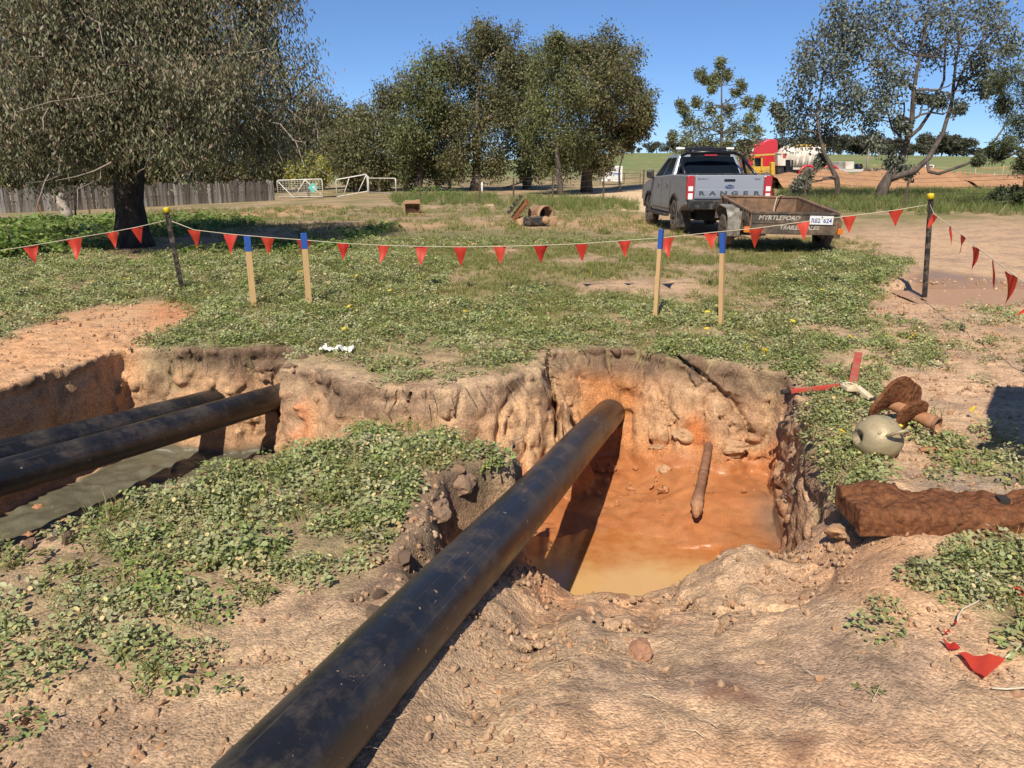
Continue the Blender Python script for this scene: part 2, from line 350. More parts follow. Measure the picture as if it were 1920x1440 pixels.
def surf_color(x, y):
    px, py = project(x, y, 0.0)
    n1, n2, n3 = fbm(x * 0.9, y * 0.9, 0.0, 4), fbm(x * 3.1, y * 3.1, 4.0, 4), fbm(x * 0.3, y * 0.3, 9.0, 3)
    n4 = fbm(x * 7.0, y * 7.0, 2.0, 3)
    c = np.zeros(np.shape(x) + (3,)) + np.array((0.43, 0.285, 0.168))       # bare tan soil
    c = mixc(c, (0.29, 0.185, 0.115), np.clip(0.25 + 1.8 * n2, 0, 0.8))
    far = sstep(9, 12, y)
    grass = np.clip(0.55 + 1.2 * n1, 0, 1) * (1 - pip(Z_DIRT_R, px, py, 25)) * (1 - pip(Z_ORANGE, px, py, 12)) * sstep(5.5, 7.5, y)
    c = mixc(c, (0.165, 0.150, 0.055), grass * np.where(y > 12, 0.95, 0.9))
    c = mixc(c, (0.26, 0.205, 0.080), grass * np.clip(0.2 + 1.2 * n4, 0, 0.65))
    c = mixc(c, (0.150, 0.185, 0.055), sstep(70, 120, y) * np.clip(0.8 + 0.5 * n3, 0, 1))
    c = mixc(c, (0.46, 0.275, 0.15), pip(Z_TRACK, px, py, 6) * np.clip(0.65 + 0.9 * n1, 0, 1))
    c = mixc(c, (0.46, 0.270, 0.145), pip(Z_GATE, px, py, 3) * 0.9)
    c = mixc(c, (0.60, 0.420, 0.250), pip(Z_ROAD, px, py, 3))
    c = mixc(c, (0.53, 0.285, 0.14), pip(Z_ORANGE, px, py, 14) * np.clip(0.8 + 0.6 * n2, 0, 1))
    c = mixc(c, (0.44, 0.170, 0.070), pip([(290, 580), (330, 560), (374, 580), (340, 600), (270, 602)], px, py, 18) * 0.8)
    dr = pip(Z_DIRT_R, px, py, 22)
    c = mixc(c, (0.50, 0.318, 0.186), dr * np.clip(0.72 + 0.8 * n1, 0, 1))
    c = mixc(c, (0.33, 0.215, 0.14), dr * np.clip(0.0 + 1.9 * n2, 0, 0.8))
    c = mixc(c, (0.52, 0.29, 0.15), dr * np.clip(-0.15 + 2.0 * fbm(x * 1.3, y * 1.3, 21.0, 3), 0, 0.8) * (1 - sstep(3.6, 5, y)))
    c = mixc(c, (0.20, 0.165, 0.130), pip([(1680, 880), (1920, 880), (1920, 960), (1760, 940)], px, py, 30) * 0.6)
    c = mixc(c, (0.27, 0.185, 0.12), dr * (1 - sstep(3.4, 4.2, y)) * np.clip(-0.05 + 2.2 * fbm(x * 0.8, y * 0.8, 61.0, 3), 0, 0.75))
    wet = pip([(1330, 1230), (1380, 1255), (1480, 1330), (1460, 1350), (1380, 1300), (1320, 1290)], px, py, 16)
    wet = np.maximum(wet, pip([(1480, 1360), (1550, 1370), (1500, 1440), (1460, 1440)], px, py, 16) * 0.8)
    wet = wet * np.clip(0.7 + 1.5 * n4, 0, 1)
    c = mixc(c, (0.215, 0.105, 0.060), wet * 0.85)
    c = mixc(c, (0.185, 0.120, 0.075), pip([(935, 840), (800, 875), (760, 950), (740, 1040), (660, 1130), (700, 1140), (900, 990)], px, py, 18) * np.clip(0.8 + n2, 0, 1) * (1 - sstep(4.6, 5, y)))
    wd = np.clip(weed_density(x, y), 0, 1)
    c = mixc(c, (0.19, 0.165, 0.075), wd * 0.7)
    pud = pip([(1690, 530), (1750, 515), (1900, 528), (2000, 530), (2000, 560), (1880, 575), (1820, 578), (1740, 560)], px, py, 8)
    c = mixc(c, (0.30, 0.170, 0.090), pud * 0.9)
    return c, np.maximum(wet * 0.5, pud)

# ---- near ground: a volume with the pits cut out, meshed with surface nets
VX = 0.021; X0, X1, Y0, Y1, ZB, ZT = -5.0, 4.4, 1.15, 7.55, -1.4, 0.42
gx, gy, gz = (np.arange(a, b, VX, dtype=np.float32) for a, b in ((X0, X1), (Y0, Y1), (ZB, ZT)))
GX, GY = np.meshgrid(gx, gy, indexing='ij')
SD = sd_poly(VOID, GX, GY) + 0.10 * fbm(GX * 1.5, GY * 1.5, 31.0, 3) + 0.03 * fbm(GX * 6, GY * 6, 33.0, 2)
TOP = top_h(GX, GY); FLO = void_floor(GX, GY) + 0.045 * fbm(GX * 2.5, GY * 2.5, 12.0, 4) + 0.016 * fbm(GX * 9, GY * 9, 14.0, 2) * sstep(5.2, 5.8, GY); SLA = slant_f(GX, GY)
LF = (1 - sstep(-2.0, -1.4, GX)) * sstep(-3.9, -2.4, GX - 0.0)
HEAP = np.clip((FLO + 0.90) / 0.1, 0, 1) * (GX < -1.5)
nx, ny, nz = len(gx), len(gy), len(gz)
D = np.empty((nx, ny, nz), np.float32)
# drying cracks and slump scars in the cut faces: polylines in (x, z) on a wall at about that distance
CRK = []
for y_, w_, d_, pl in ((6.25, 0.030, 0.10, [(1225, 664), (1262, 676), (1300, 692), (1345, 722), (1372, 758), (1390, 792)]), (6.0, 0.026, 0.12, [(1036, 690), (1034, 735), (1042, 790), (1046, 860)]),
                       (6.2, 0.018, 0.06, [(1238, 735), (1250, 765), (1268, 778), (1262, 800)]), (6.1, 0.016, 0.05, [(1375, 795), (1372, 822), (1380, 850)]), (6.1, 0.014, 0.05, [(1350, 842), (1375, 832), (1395, 850), (1418, 838)]),
                       (5.45, 0.018, 0.07, [(770, 735), (764, 760), (772, 790)]), (5.5, 0.014, 0.05, [(846, 760), (838, 800), (842, 840)]), (5.7, 0.016, 0.06, [(955, 735), (960, 770), (950, 800)]),
                       (6.5, 0.018, 0.06, [(300, 690), (306, 720), (296, 760)]), (6.45, 0.014, 0.05, [(440, 700), (462, 712), (500, 708)]), (5.9, 0.016, 0.06, [(600, 700), (606, 740), (596, 790)])):
    P_ = [at(px, py, y_) for px, py in pl]; CRK += [(y_, w_, d_, a, b) for a, b in zip(P_, P_[1:])]
def cracks(X, Y, Z):
    o = np.zeros(X.shape, np.float32); jx = 0.022 * vnoise(X * 13, Y * 3, Z * 13); jz = 0.022 * vnoise(X * 13 + 9, Y * 3, Z * 13)
    for y_, w_, d_, a, b in CRK:
        m = np.abs(Y - y_) < 0.55
        if not m.any(): continue
        ex, ez = b.x - a.x, b.z - a.z; t = np.clip(((X[m] + jx[m] - a.x) * ex + (Z[m] + jz[m] - a.z) * ez) / (ex * ex + ez * ez), 0, 1)
        ds = np.hypot(X[m] + jx[m] - a.x - t * ex, Z[m] + jz[m] - a.z - t * ez); o[m] = np.maximum(o[m], d_ * np.clip(1 - ds / w_, 0, 1))
    return o
for i0 in range(0, nx, 64):
    s = slice(i0, min(nx, i0 + 64)); z = gz[None, None, :]
    dep = GY[s][:, :, None] * 0 + (np.minimum(ground_h(GX[s], GY[s]), 0.3)[:, :, None] - z)
    lip = 0.055 * np.exp(-((dep - 0.02) / 0.10) ** 2) + 0.05 * sstep(0.08, 0.22, dep) - 0.05
    pit = SD[s][:, :, None] * 0.98 + SLA[s][:, :, None] * np.maximum(dep, 0) + lip
    pit = np.maximum(pit, (FLO[s][:, :, None] - z))
    gnd = (z - TOP[s][:, :, None])
    a, b = gnd, -pit; k = 0.035
    h = np.maximum(k - np.abs(a - b), 0) / k
    d = np.maximum(a, b) + h * h * k * 0.25
    m = np.abs(d) < 0.22
    ii, jj, kk = np.nonzero(m)
    X, Y, Zz = gx[ii + i0], gy[jj], gz[kk]
    amp = 0.020 + 0.042 * sstep(0.02, 0.10, np.abs(SLA[s][ii, jj] * 0 + np.maximum(-SD[s][ii, jj] + 0.06, 0))) * (Zz > FLO[s][ii, jj] + 0.12)
    amp = amp + 0.03 * HEAP[s][ii, jj] + 0.02 * sstep(-0.06, -0.3, TOP[s][ii, jj]) * (SD[s][ii, jj] > 0)
    nn = 0.45 * fbm(X * 2.6, Y * 2.6, Zz * 2.6, 2) + 0.8 * (0.42 - 1.25 * np.abs(vnoise(X * 6.5, Y * 6.5, Zz * 6.5))) + 0.5 * (0.4 - 1.2 * np.abs(vnoise(X * 14, Y * 14, Zz * 14))) + 0.35 * vnoise(X * 19, Y * 19, Zz * 19)
    ridge = 1 - np.abs(vnoise(X * 4.1 + 3, Y * 4.1, Zz * 2.2 + 7)) * 2
    crack = np.clip(ridge - 0.72, 0, 1) * 0.22 * (amp > 0.03)
    d[ii, jj, kk] += amp * nn + crack + cracks(X, Y, Zz) * ((SD[s][ii, jj] < 0.3) & (Y > 5.0) & (Zz > FLO[s][ii, jj] + 0.06))
    D[s] = d
sg = D < 0
act = np.zeros((nx - 1, ny - 1, nz - 1), np.uint8)
for a in (0, 1):
    for b in (0, 1):
        for c_ in (0, 1): act += sg[a:nx - 1 + a, b:ny - 1 + b, c_:nz - 1 + c_]
AI, AJ, AK = np.nonzero((act > 0) & (act < 8)); del act
CI = np.full((nx - 1, ny - 1, nz - 1), -1, np.int32); CI[AI, AJ, AK] = np.arange(len(AI))
cv = np.stack([D[AI + a, AJ + b, AK + c_] for a in (0, 1) for b in (0, 1) for c_ in (0, 1)], 1)
cr = np.array([(a, b, c_) for a in (0, 1) for b in (0, 1) for c_ in (0, 1)], np.float32)
acc = np.zeros((len(AI), 3), np.float32); cnt = np.zeros(len(AI), np.float32)
for p in range(8):
    for q in range(p + 1, 8):
        if np.abs(cr[p] - cr[q]).sum() != 1: continue
        va, vb = cv[:, p], cv[:, q]; m = (va < 0) != (vb < 0)
        t = np.where(m, va / np.where(m, va - vb, 1), 0)
        acc += np.where(m[:, None], cr[p] + t[:, None] * (cr[q] - cr[p]), 0); cnt += m
acc /= np.maximum(cnt, 1)[:, None]
NV = np.stack([X0 + (AI + acc[:, 0]) * VX, Y0 + (AJ + acc[:, 1]) * VX, ZB + (AK + acc[:, 2]) * VX], 1).astype(np.float32)
FS = []
for ax in range(3):
    sl0 = [slice(1, -1)] * 3; sl1 = [slice(1, -1)] * 3; sl0[ax] = slice(0, -1); sl1[ax] = slice(1, None)
    e = sg[tuple(sl0)] != sg[tuple(sl1)]
    I = np.array(np.nonzero(e)); off = np.ones((3, 1), int); off[ax] = 0; I = I + off
    neg = sg[I[0], I[1], I[2]]
    b1, b2 = [(1, 2), (2, 0), (0, 1)][ax]
    quad = []
    for o1, o2 in ((1, 1), (0, 1), (0, 0), (1, 0)):
        J = I.copy(); J[b1] -= o1; J[b2] -= o2; quad.append(CI[J[0], J[1], J[2]])
    q = np.stack(quad, 1); q[~neg] = q[~neg][:, ::-1]; FS.append(q)
NF = np.concatenate(FS); NF = NF[(NF >= 0).all(1)]
del D, sg, CI
# colours: the soil layers themselves
vx, vy, vz = NV[:, 0].astype(float), NV[:, 1].astype(float), NV[:, 2].astype(float)
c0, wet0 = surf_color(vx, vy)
sdv = sd_poly(VOID, vx, vy)
dep = ground_h(vx, vy) - vz
nA, nB, nC = fbm(vx * 2.3, vy * 2.3, vz * 2.3, 3), fbm(vx * 6, vy * 6, vz * 6, 3), fbm(vx * 14, vy * 14, vz * 14, 2)
inv = sstep(0.05, -0.05, sdv + 0.02 * nB)
wall = np.zeros((len(vx), 3)) + np.array((0.46, 0.275, 0.145))
wall = mixc(wall, (0.33, 0.19, 0.105), np.clip(0.3 + 1.6 * nA, 0, 0.85))
wall = mixc(wall, (0.55, 0.345, 0.195), np.clip(-0.1 + 1.8 * nB, 0, 0.7))
rp = sstep(-0.6, 0.1, vx)
lowz = sstep(0.56, 0.80, dep + 0.22 * nA) * rp
wall = mixc(wall, (0.40, 0.155, 0.055), lowz * 0.92)
pent = np.exp(-((vx - 0.80) / 0.30) ** 2 - ((vz + 0.42) / 0.28) ** 2) * sstep(5.9, 6.2, vy)
wall = mixc(wall, (0.39, 0.165, 0.06), np.clip(pent * 1.3 * (1 + nA), 0, 1))
pent2 = np.exp(-((vx - 1.50) / 0.10) ** 2 - ((vz + 0.56) / 0.13) ** 2) * sstep(5.6, 5.9, vy)
wall = mixc(wall, (0.40, 0.140, 0.045), np.clip(pent2 * 1.5, 0, 1))
butt = np.exp(-((vx + 1.75) / 0.16) ** 2 - ((vz + 0.45) / 0.25) ** 2) * sstep(5.5, 5.8, vy)
wall = mixc(wall, (0.50, 0.200, 0.085), np.clip(butt * 1.2 * (1 + 1.5 * nB), 0, 0.9))
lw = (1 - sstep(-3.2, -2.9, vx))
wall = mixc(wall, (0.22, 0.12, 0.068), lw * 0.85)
wall = mixc(wall, (0.135, 0.085, 0.053), (1 - sstep(0.06 + 0.10 * np.clip(nA + 0.3, 0, 1), 0.22 + 0.16 * np.clip(nA + 0.3, 0, 1), dep)) * 0.9)
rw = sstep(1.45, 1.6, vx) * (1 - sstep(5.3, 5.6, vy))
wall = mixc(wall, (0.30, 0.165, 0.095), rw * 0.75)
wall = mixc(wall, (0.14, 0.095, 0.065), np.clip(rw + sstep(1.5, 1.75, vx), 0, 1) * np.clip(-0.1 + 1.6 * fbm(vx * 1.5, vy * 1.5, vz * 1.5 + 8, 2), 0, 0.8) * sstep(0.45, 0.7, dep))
fl = void_floor(vx, vy); isf = sstep(0.12, 0.03, vz - fl + 0.06 * nA)
mudR = np.zeros((len(vx), 3)) + np.array((0.38, 0.145, 0.052)); mudR = mixc(mudR, (0.31, 0.105, 0.034), np.clip(1.4 * nA, 0, 0.7))
mudR = mixc(mudR, (0.45, 0.20, 0.08), np.clip(1.6 * nB, 0, 0.4))
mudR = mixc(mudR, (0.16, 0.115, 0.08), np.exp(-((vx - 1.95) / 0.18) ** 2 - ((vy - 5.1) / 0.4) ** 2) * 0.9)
mudL = np.zeros((len(vx), 3)) + np.array((0.115, 0.105, 0.070)); mudL = mixc(mudL, (0.085, 0.075, 0.054), np.clip(0.2 + 1.4 * nA, 0, 0.8))
heap = np.clip((fl + 0.90) / 0.12, 0, 1)
mudL = mixc(mudL, (0.36, 0.170, 0.085), heap * np.clip(0.55 - 0.6 * (vx + 3.0) + 1.2 * nA, 0, 1))
floor_c = mixc(mudL, (0, 0, 0), rp * 0) * (1 - rp[:, None]) + mudR * rp[:, None]
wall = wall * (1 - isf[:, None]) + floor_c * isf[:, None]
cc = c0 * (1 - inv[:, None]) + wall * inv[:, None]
ramp_m = sstep(-0.12, -0.45, dip(vx, vy)) * (1 - inv)
cc = mixc(cc, (0.50, 0.318, 0.186), ramp_m * 0.7)
cc = mixc(cc, (0.46, 0.22, 0.105), ramp_m * np.clip(0.1 + 1.7 * nA, 0, 0.8))
shore = sstep(-0.75, -1.0, vz) * (vx > -0.6) * (vy < 4.9) * (1 - isf)
cc = mixc(cc, (0.24, 0.165, 0.095), shore * 0.75)
cc = cc * (1 + 0.18 * nC)[:, None]
wetv = np.maximum(wet0 * (1 - inv), isf * inv * np.where(vx > -0.5, 0.95, 0.8))

# ---- outer ground sheet, out to the horizon, with the near block left out
def axis(a0, a1, fine0, fine1, st, gr, mx):
    L = [fine0]; s_ = st
    while L[-1] > a0: L.append(L[-1] - s_); s_ = min(s_ * gr, mx)
    Rr = [fine1]; s_ = st
    while Rr[-1] < a1: Rr.append(Rr[-1] + s_); s_ = min(s_ * gr, mx)
    mid = np.linspace(fine0, fine1, max(2, int(round((fine1 - fine0) / st))))
    return np.concatenate([L[::-1][:-1], mid, Rr[1:]])
ex0, ex1, ey0, ey1 = X0 + 0.06, X1 - 0.06, Y0 + 0.06, Y1 - 0.06
ax_ = axis(-900, 900, ex0, ex1, 0.13, 1.035, 40); ay_ = axis(-60, 1400, ey0, ey1, 0.10, 1.022, 40)
OX, OY = np.meshgrid(ax_, ay_, indexing='ij'); OZ = top_h(OX, OY)
edge = (OX > X0 - 0.3) & (OX < X1 + 0.3) & (OY > Y0 - 0.3) & (OY < Y1 + 0.3)
OZ = OZ + np.where(edge, -0.006, 0.02 * fbm(OX * 4, OY * 4, 1.0, 2) * (np.hypot(OX, OY) < 40))
na, nb = OX.shape; idx = np.arange(na * nb).reshape(na, nb) + len(NV)
mx_, my_ = (ax_[:-1] + ax_[1:]) / 2, (ay_[:-1] + ay_[1:]) / 2
keep = ~(((mx_ > ex0) & (mx_ < ex1))[:, None] & ((my_ > ey0) & (my_ < ey1))[None, :])
oq = np.stack([idx[:-1, :-1], idx[1:, :-1], idx[1:, 1:], idx[:-1, 1:]], -1)[keep]
OVv = np.stack([OX.ravel(), OY.ravel(), OZ.ravel()], 1)
oc, ow = surf_color(OX.ravel(), OY.ravel())
g = NG('soil'); co = g.coord()
base = g.attr('Col'); wetn = g.attr('wet', 'Fac')
f1 = g.noise(co, 60, 5, 0.75); f2 = g.noise(co, 7, 4, 0.65)
v1 = g.voro(co, 38); v1c = g.voro(co, 38, out='Color'); v2 = g.voro(co, 110); v2c = g.voro(co, 110, out='Color')
bw1 = g.n('ShaderNodeRGBToBW'); g.l(v1c, bw1.inputs[0]); bw2 = g.n('ShaderNodeRGBToBW'); g.l(v2c, bw2.inputs[0])
c = g.mix(1.0, base, g.ramp(f1, [(0.26, 0.62), (0.42, 1.0), (0.5, 1.1), (0.74, 1.38)]), 'MULTIPLY')
c = g.mix(1.0, c, g.ramp(f2, [(0.34, 0.70), (0.48, 1.0), (0.7, 1.14)]), 'MULTIPLY')
c = g.mix(1.0, c, g.ramp(bw1.outputs[0], [(0.2, 0.94), (0.8, 1.06)]), 'MULTIPLY')
c = g.mix(1.0, c, g.ramp(bw2.outputs[0], [(0.2, 0.80), (0.8, 1.22)]), 'MULTIPLY')
c = g.mix(g.math('MULTIPLY', wetn, 0.75), c, base)
g.set('Base Color', c)
g.set('Roughness', g.math('MULTIPLY_ADD', wetn, -0.66, 0.96)); g.set('Specular IOR Level', 0.35)
dry = g.math('MULTIPLY_ADD', wetn, -0.85, 1.0)
e1 = g.ramp(v1, [(0.0, 1.0), (0.55, 0.55), (0.8, 0.0)]); e2 = g.ramp(v2, [(0.0, 1.0), (0.75, 0.0)])
msk = g.ramp(g.noise(co, 4.5, 3, 0.6), [(0.40, 0.15), (0.60, 1.0)])
h1 = g.math('MULTIPLY', g.math('MULTIPLY', e1, msk), dry); h2 = g.math('MULTIPLY', e2, dry); h3 = g.math('MULTIPLY', f1, dry)
b1 = g.bump(h1, 0.006, 0.7); b2 = g.bump(h2, 0.0045, 0.7, b1); b3 = g.bump(h3, 0.0055, 0.7, b2)
g.set('Normal', b3)
M_SOIL = g.m
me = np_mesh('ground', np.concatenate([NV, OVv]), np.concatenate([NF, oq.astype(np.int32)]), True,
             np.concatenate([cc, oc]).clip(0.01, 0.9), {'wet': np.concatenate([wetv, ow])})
tag(link_mesh('ground', me, M_SOIL), kind='structure')

# ---- muddy water in the pit and the puddle on the bare dirt
g = NG('muddy_water'); co = g.coord()
n = g.noise(co, 1.3, 6, 0.65, 1.2); n2 = g.noise(co, 9, 5, 0.6)
yg = g.n('ShaderNodeSeparateXYZ'); g.l(co, yg.inputs[0])
fac = g.math('ADD', g.math('MULTIPLY_ADD', yg.outputs[1], 1.5, -7.0), g.math('MULTIPLY', n, 1.1))
c = g.mix(g.ramp(fac, [(0.45, 0.0), (0.95, 1.0)]), (0.56, 0.335, 0.135), (0.41, 0.145, 0.042))
g.set('Base Color', g.mix(g.ramp(n2, [(0.4, 0.0), (0.7, 0.35)]), c, (0.62, 0.36, 0.15)))
g.set('Roughness', 0.12); g.set('Specular IOR Level', 0.5); g.set('Normal', g.bump(g.noise(co, 14, 3, 0.5), 0.0015, 0.3))
WP = [(-0.1, 4.35), (0.1, 4.1), (0.7, 4.0), (1.3, 3.9), (1.8, 4.3), (1.95, 5.1), (1.9, 5.7), (1.2, 6.0), (0.5, 6.0), (0.2, 5.6), (-0.1, 5.0)]
bm = bmesh.new(); bm.faces.new([bm.verts.new((x, y, -1.045)) for x, y in WP])
bmesh.ops.triangulate(bm, faces=bm.faces); me = bpy.data.meshes.new('pit_water'); bm.to_mesh(me); bm.free()
tag(link_mesh('pit_water', me, g.m), kind='structure')
g2 = NG('puddle_mud'); co = g2.coord(); n = g2.noise(co, 6, 5, 0.6)
g2.set('Base Color', g2.mix(n, (0.36, 0.20, 0.105), (0.46, 0.27, 0.145))); g2.set('Roughness', 0.55); g2.set('Normal', g2.bump(g2.noise(co, 30, 4, 0.6), 0.004, 0.4))
pp = [(1670, 541), (1700, 525), (1760, 515), (1860, 515), (1960, 515), (2080, 530), (2080, 575), (1990, 590), (1830, 590), (1745, 578), (1700, 562)]
bm = bmesh.new()
vv = [on(*q) for q in pp]; cz = sum(v.z for v in vv) / len(vv)
bm.faces.new([bm.verts.new((v.x, v.y, -0.014)) for v in vv]); bmesh.ops.recalc_face_normals(bm, faces=bm.faces); me = bpy.data.meshes.new('puddle'); bm.to_mesh(me); bm.free()
tag(link_mesh('puddle', me, g2.m), kind='structure')

from mathutils.bvhtree import BVHTree
_BV = BVHTree.FromPolygons(NV.tolist(), NF.tolist())
def hit(px, py):                                     # point of the dug ground seen at that pixel
    d = (at(px, py, 5.0) - Vector((0, 0, CAM_H))).normalized(); r = _BV.ray_cast(Vector((0, 0, CAM_H)), d)
    return r[0] if r[0] is not None else on(px, py)
# ================================================================ PIPES
g = NG('black_polyethylene'); co = g.coord()
mp = g.n('ShaderNodeMapping'); mp.inputs['Scale'].default_value = (16, 16, 1.6); g.l(co, mp.inputs[0])
st = g.noise(mp.outputs[0], 3.0, 8, 0.75, 0.15); du = g.noise(co, 2.6, 10, 0.78); up_ = g.n('ShaderNodeNewGeometry'); sz_ = g.n('ShaderNodeSeparateXYZ'); g.l(up_.outputs['Normal'], sz_.inputs[0])
dust = g.math('MULTIPLY', g.ramp(st, [(0.36, 0.35), (0.66, 1.0)]), g.ramp(du, [(0.46, 0.05), (0.56, 0.5), (0.68, 1.0)]))
c = g.mix(dust, (0.011, 0.011, 0.012), (0.135, 0.10, 0.07))
sp = g.ramp(g.noise(co, 30, 3, 0.6), [(0.70, 0.0), (0.72, 1.0)])
c = g.mix(g.math('MULTIPLY', sp, 0.8), c, (0.40, 0.25, 0.13))
mp2 = g.n('ShaderNodeMapping'); mp2.inputs['Scale'].default_value = (60, 60, 0.35); mp2.inputs['Rotation'].default_value = (0.02, 0.03, 0.6); g.l(co, mp2.inputs[0])
scr = g.ramp(g.noise(mp2.outputs[0], 2.0, 4, 0.7), [(0.64, 0.0), (0.67, 0.8)])
c = g.mix(g.math('MULTIPLY', scr, 0.45), c, (0.22, 0.19, 0.16))
g.set('Base Color', c); g.set('Roughness', g.math('MULTIPLY_ADD', dust, 0.45, 0.30)); g.set('Specular IOR Level', 0.5)
g.set('Normal', g.bump(st, 0.002, 0.6)); M_PIPE = g.m
def pipe(name, a, b, r, label, back=None):
    a, b = Vector(a), Vector(b); d = (b - a).normalized()
    q = d.to_track_quat('Z', 'Y'); L = (b - a).length
    pts = [Vector((0, 0, L * i / 14)) for i in range(15)]
    if back:
        bp = q.inverted() @ (Vector(back) - a); m1 = Vector((0, 0, -0.6))
        pre = [bp, bp * 0.75 + m1 * 0.25 + Vector((0, 0, 0.0)), bp * 0.4 + m1 * 0.6, m1]
        pts = pre + pts
    pts = [p + Vector((0.003 * math.sin(p.z * 2.1), 0.004 * math.sin(p.z * 1.3 + 1), 0)) for p in pts]
    o = MB().tube(pts, r, 40, True).build(name, M_PIPE); o.location = a; o.rotation_mode = 'QUATERNION'; o.rotation_quaternion = q
    return tag(o, label, 'pipe')
pipe('black_pipe', (-0.58, 1.60, 0.125), (0.93, 6.75, -0.577), 0.128, 'long black plastic pipe sloping from the bank into the wall of the orange muddy pit', (-1.75, -2.6, 0.14))
pipe('black_pipe', (-3.66, 2.67, -0.06), (-1.98, 6.83, -0.445), 0.112, 'front one of two black plastic pipes crossing the grey mud pit')
pipe('black_pipe', (-4.02, 2.95, -0.06), (-2.48, 6.95, -0.50), 0.112, 'rear orange-spattered one of two black plastic pipes in the grey mud pit')
M_RUST = simple('rusty_steel', (0.30, 0.125, 0.055), 0.85, 0.0, 0.45, 14, (0.40, 0.21, 0.11), 0.5, 0.004, 45)
M_RUSTD = simple('dark_rust', (0.19, 0.085, 0.045), 0.8, 0.1, 0.4, 18, (0.30, 0.15, 0.08), 0.4, 0.003, 60)
g = NG('clay_caked_rust'); co = g.coord(); n = g.noise(co, 7, 9, 0.75); n2 = g.noise(co, 30, 7, 0.75); vv_ = g.voro(co, 26)
c = g.ramp(g.math('MULTIPLY_ADD', n2, 0.5, g.math('MULTIPLY', n, 0.5)), [(0.34, (0.10, 0.038, 0.018)), (0.47, (0.225, 0.085, 0.036)), (0.58, (0.30, 0.125, 0.055)), (0.70, (0.46, 0.26, 0.15))])
g.set('Base Color', c); g.set('Roughness', 0.94); g.set('Specular IOR Level', 0.2)
g.set('Normal', g.bump(n2, 0.03, 0.9, g.bump(g.ramp(vv_, [(0.0, 1.0), (0.7, 0.0)]), 0.03, 0.8))); M_CLAYRUST = g.m
ra = hit(1329, 836); fl_ = float(void_floor(np.array([1.35]), np.array([5.3]))[0]); rb = at(1302, 968, 5.3)
for yy_ in np.linspace(5.9, 4.8, 45):
    rb = at(1302, 968, float(yy_))
    if rb.z > float(void_floor(np.array([rb.x]), np.array([rb.y]))[0]) + 0.12: break
ra = ra + (ra - rb).normalized() * 0.15
rd = rb - ra
e = empty('bore_rod', rb, 0, 'rusty thin steel bore rod poking down out of the pit wall', 'rod')
L = rd.length
def rp(t, o=Vector((0, 0, 0))): return ra + rd * t - rb + o
mb = MB().tube([rp(t) for t in (0, 0.3, 0.6, 0.72, 0.74, 0.80, 0.86)], [0.034, 0.034, 0.035, 0.036, 0.042, 0.045, 0.040], 16); mb.build('shaft', M_RUSTD, e)
mb = MB().tube([rp(0.50), rp(0.53)], 0.0375, 16); mb.build('collar', M_RUSTD, e)
mb = MB().tube([rp(0.84), rp(0.88), rp(0.91, Vector((0.006, 0, 0.01))), rp(0.95, Vector((0.012, 0, 0.004))), rp(1.0, Vector((0.014, 0, 0)))], [0.041, 0.048, 0.040, 0.034, 0.016], 12, True, 0.22); mb.build('torn_tip', M_RUST, e)

# ================================================================ STAKES, POSTS, BUNTING
g = NG('raw_pine'); co = g.coord(); mp = g.n('ShaderNodeMapping'); mp.inputs['Scale'].default_value = (40, 40, 3); g.l(co, mp.inputs[0])
n = g.noise(mp.outputs[0], 2, 5, 0.6); g.set('Base Color', g.mix(n, (0.40, 0.235, 0.09), (0.60, 0.40, 0.19))); g.set('Roughness', 0.75); M_PINE = g.m
M_BLUE = simple('blue_spray_paint', (0.016, 0.075, 0.30), 0.6, 0, 0.25, 20)
def stake(px, py, tx, ty, w, rz, label):
    b = on(px, py); t = at(tx, ty, b.y); b.z -= 0.04
    e = empty('survey_stake', b, 0, label, 'stake', 'blue-topped survey stakes')
    d = t - b; M = Matrix.Rotation(rz, 4, 'Z'); up = M @ Vector((0, 1, 0))
    MB().bar((0, 0, -0.08), d * 0.80, w, w * 0.95, up).build('shaft', M_PINE, e, 0.002)
    MB().bar(d * 0.80, d, w + 0.003, w * 0.95 + 0.003, up).build('painted_top', M_BLUE, e, 0.002)
stake(476, 574, 463, 443, 0.065, 0.35, 'blue-topped timber stake beside the leaning yellow-capped picket')
stake(580, 574, 569, 437, 0.062, 0.35, 'blue-topped timber stake second along from the leaning yellow-capped picket')
stake(1228, 600, 1240, 430, 0.042, -0.55, 'blue-topped thin timber stake with the ute behind it')
stake(1353, 611, 1355, 437, 0.045, 0.9, 'blue-topped thin timber stake in front of the box trailer wheel')
M_BLACKST = simple('black_painted_steel', (0.022, 0.020, 0.019), 0.6, 0.3, 0.3, 20, (0.17, 0.12, 0.08), 0.28)
M_OLDST = simple('weathered_steel', (0.075, 0.06, 0.05), 0.7, 0.3, 0.4, 20, (0.16, 0.10, 0.06), 0.4)
M_YEL = simple('yellow_plastic', (0.66, 0.48, 0.015), 0.45, 0, 0.12, 10)
def picket_mesh(mb, d, w, up=(0, 1, 0)):             # Y-section steel fence post
    d = Vector(d); n = d.normalized(); r = n.cross(Vector(up)).normalized(); u = r.cross(n)
    for a in (90, 210, 330):
        v = r * math.cos(R(a)) + u * math.sin(R(a)); s = n.cross(v)
        mb.add([p + v * k * w + s * j * w * 0.13 for p in (Vector((0, 0, 0)) - n * 0.15, d) for k in (0, 1) for j in (-1, 1)],
               [(0, 1, 3, 2), (4, 6, 7, 5), (0, 4, 5, 1), (2, 3, 7, 6), (0, 2, 6, 4), (1, 5, 7, 3)])
    return mb
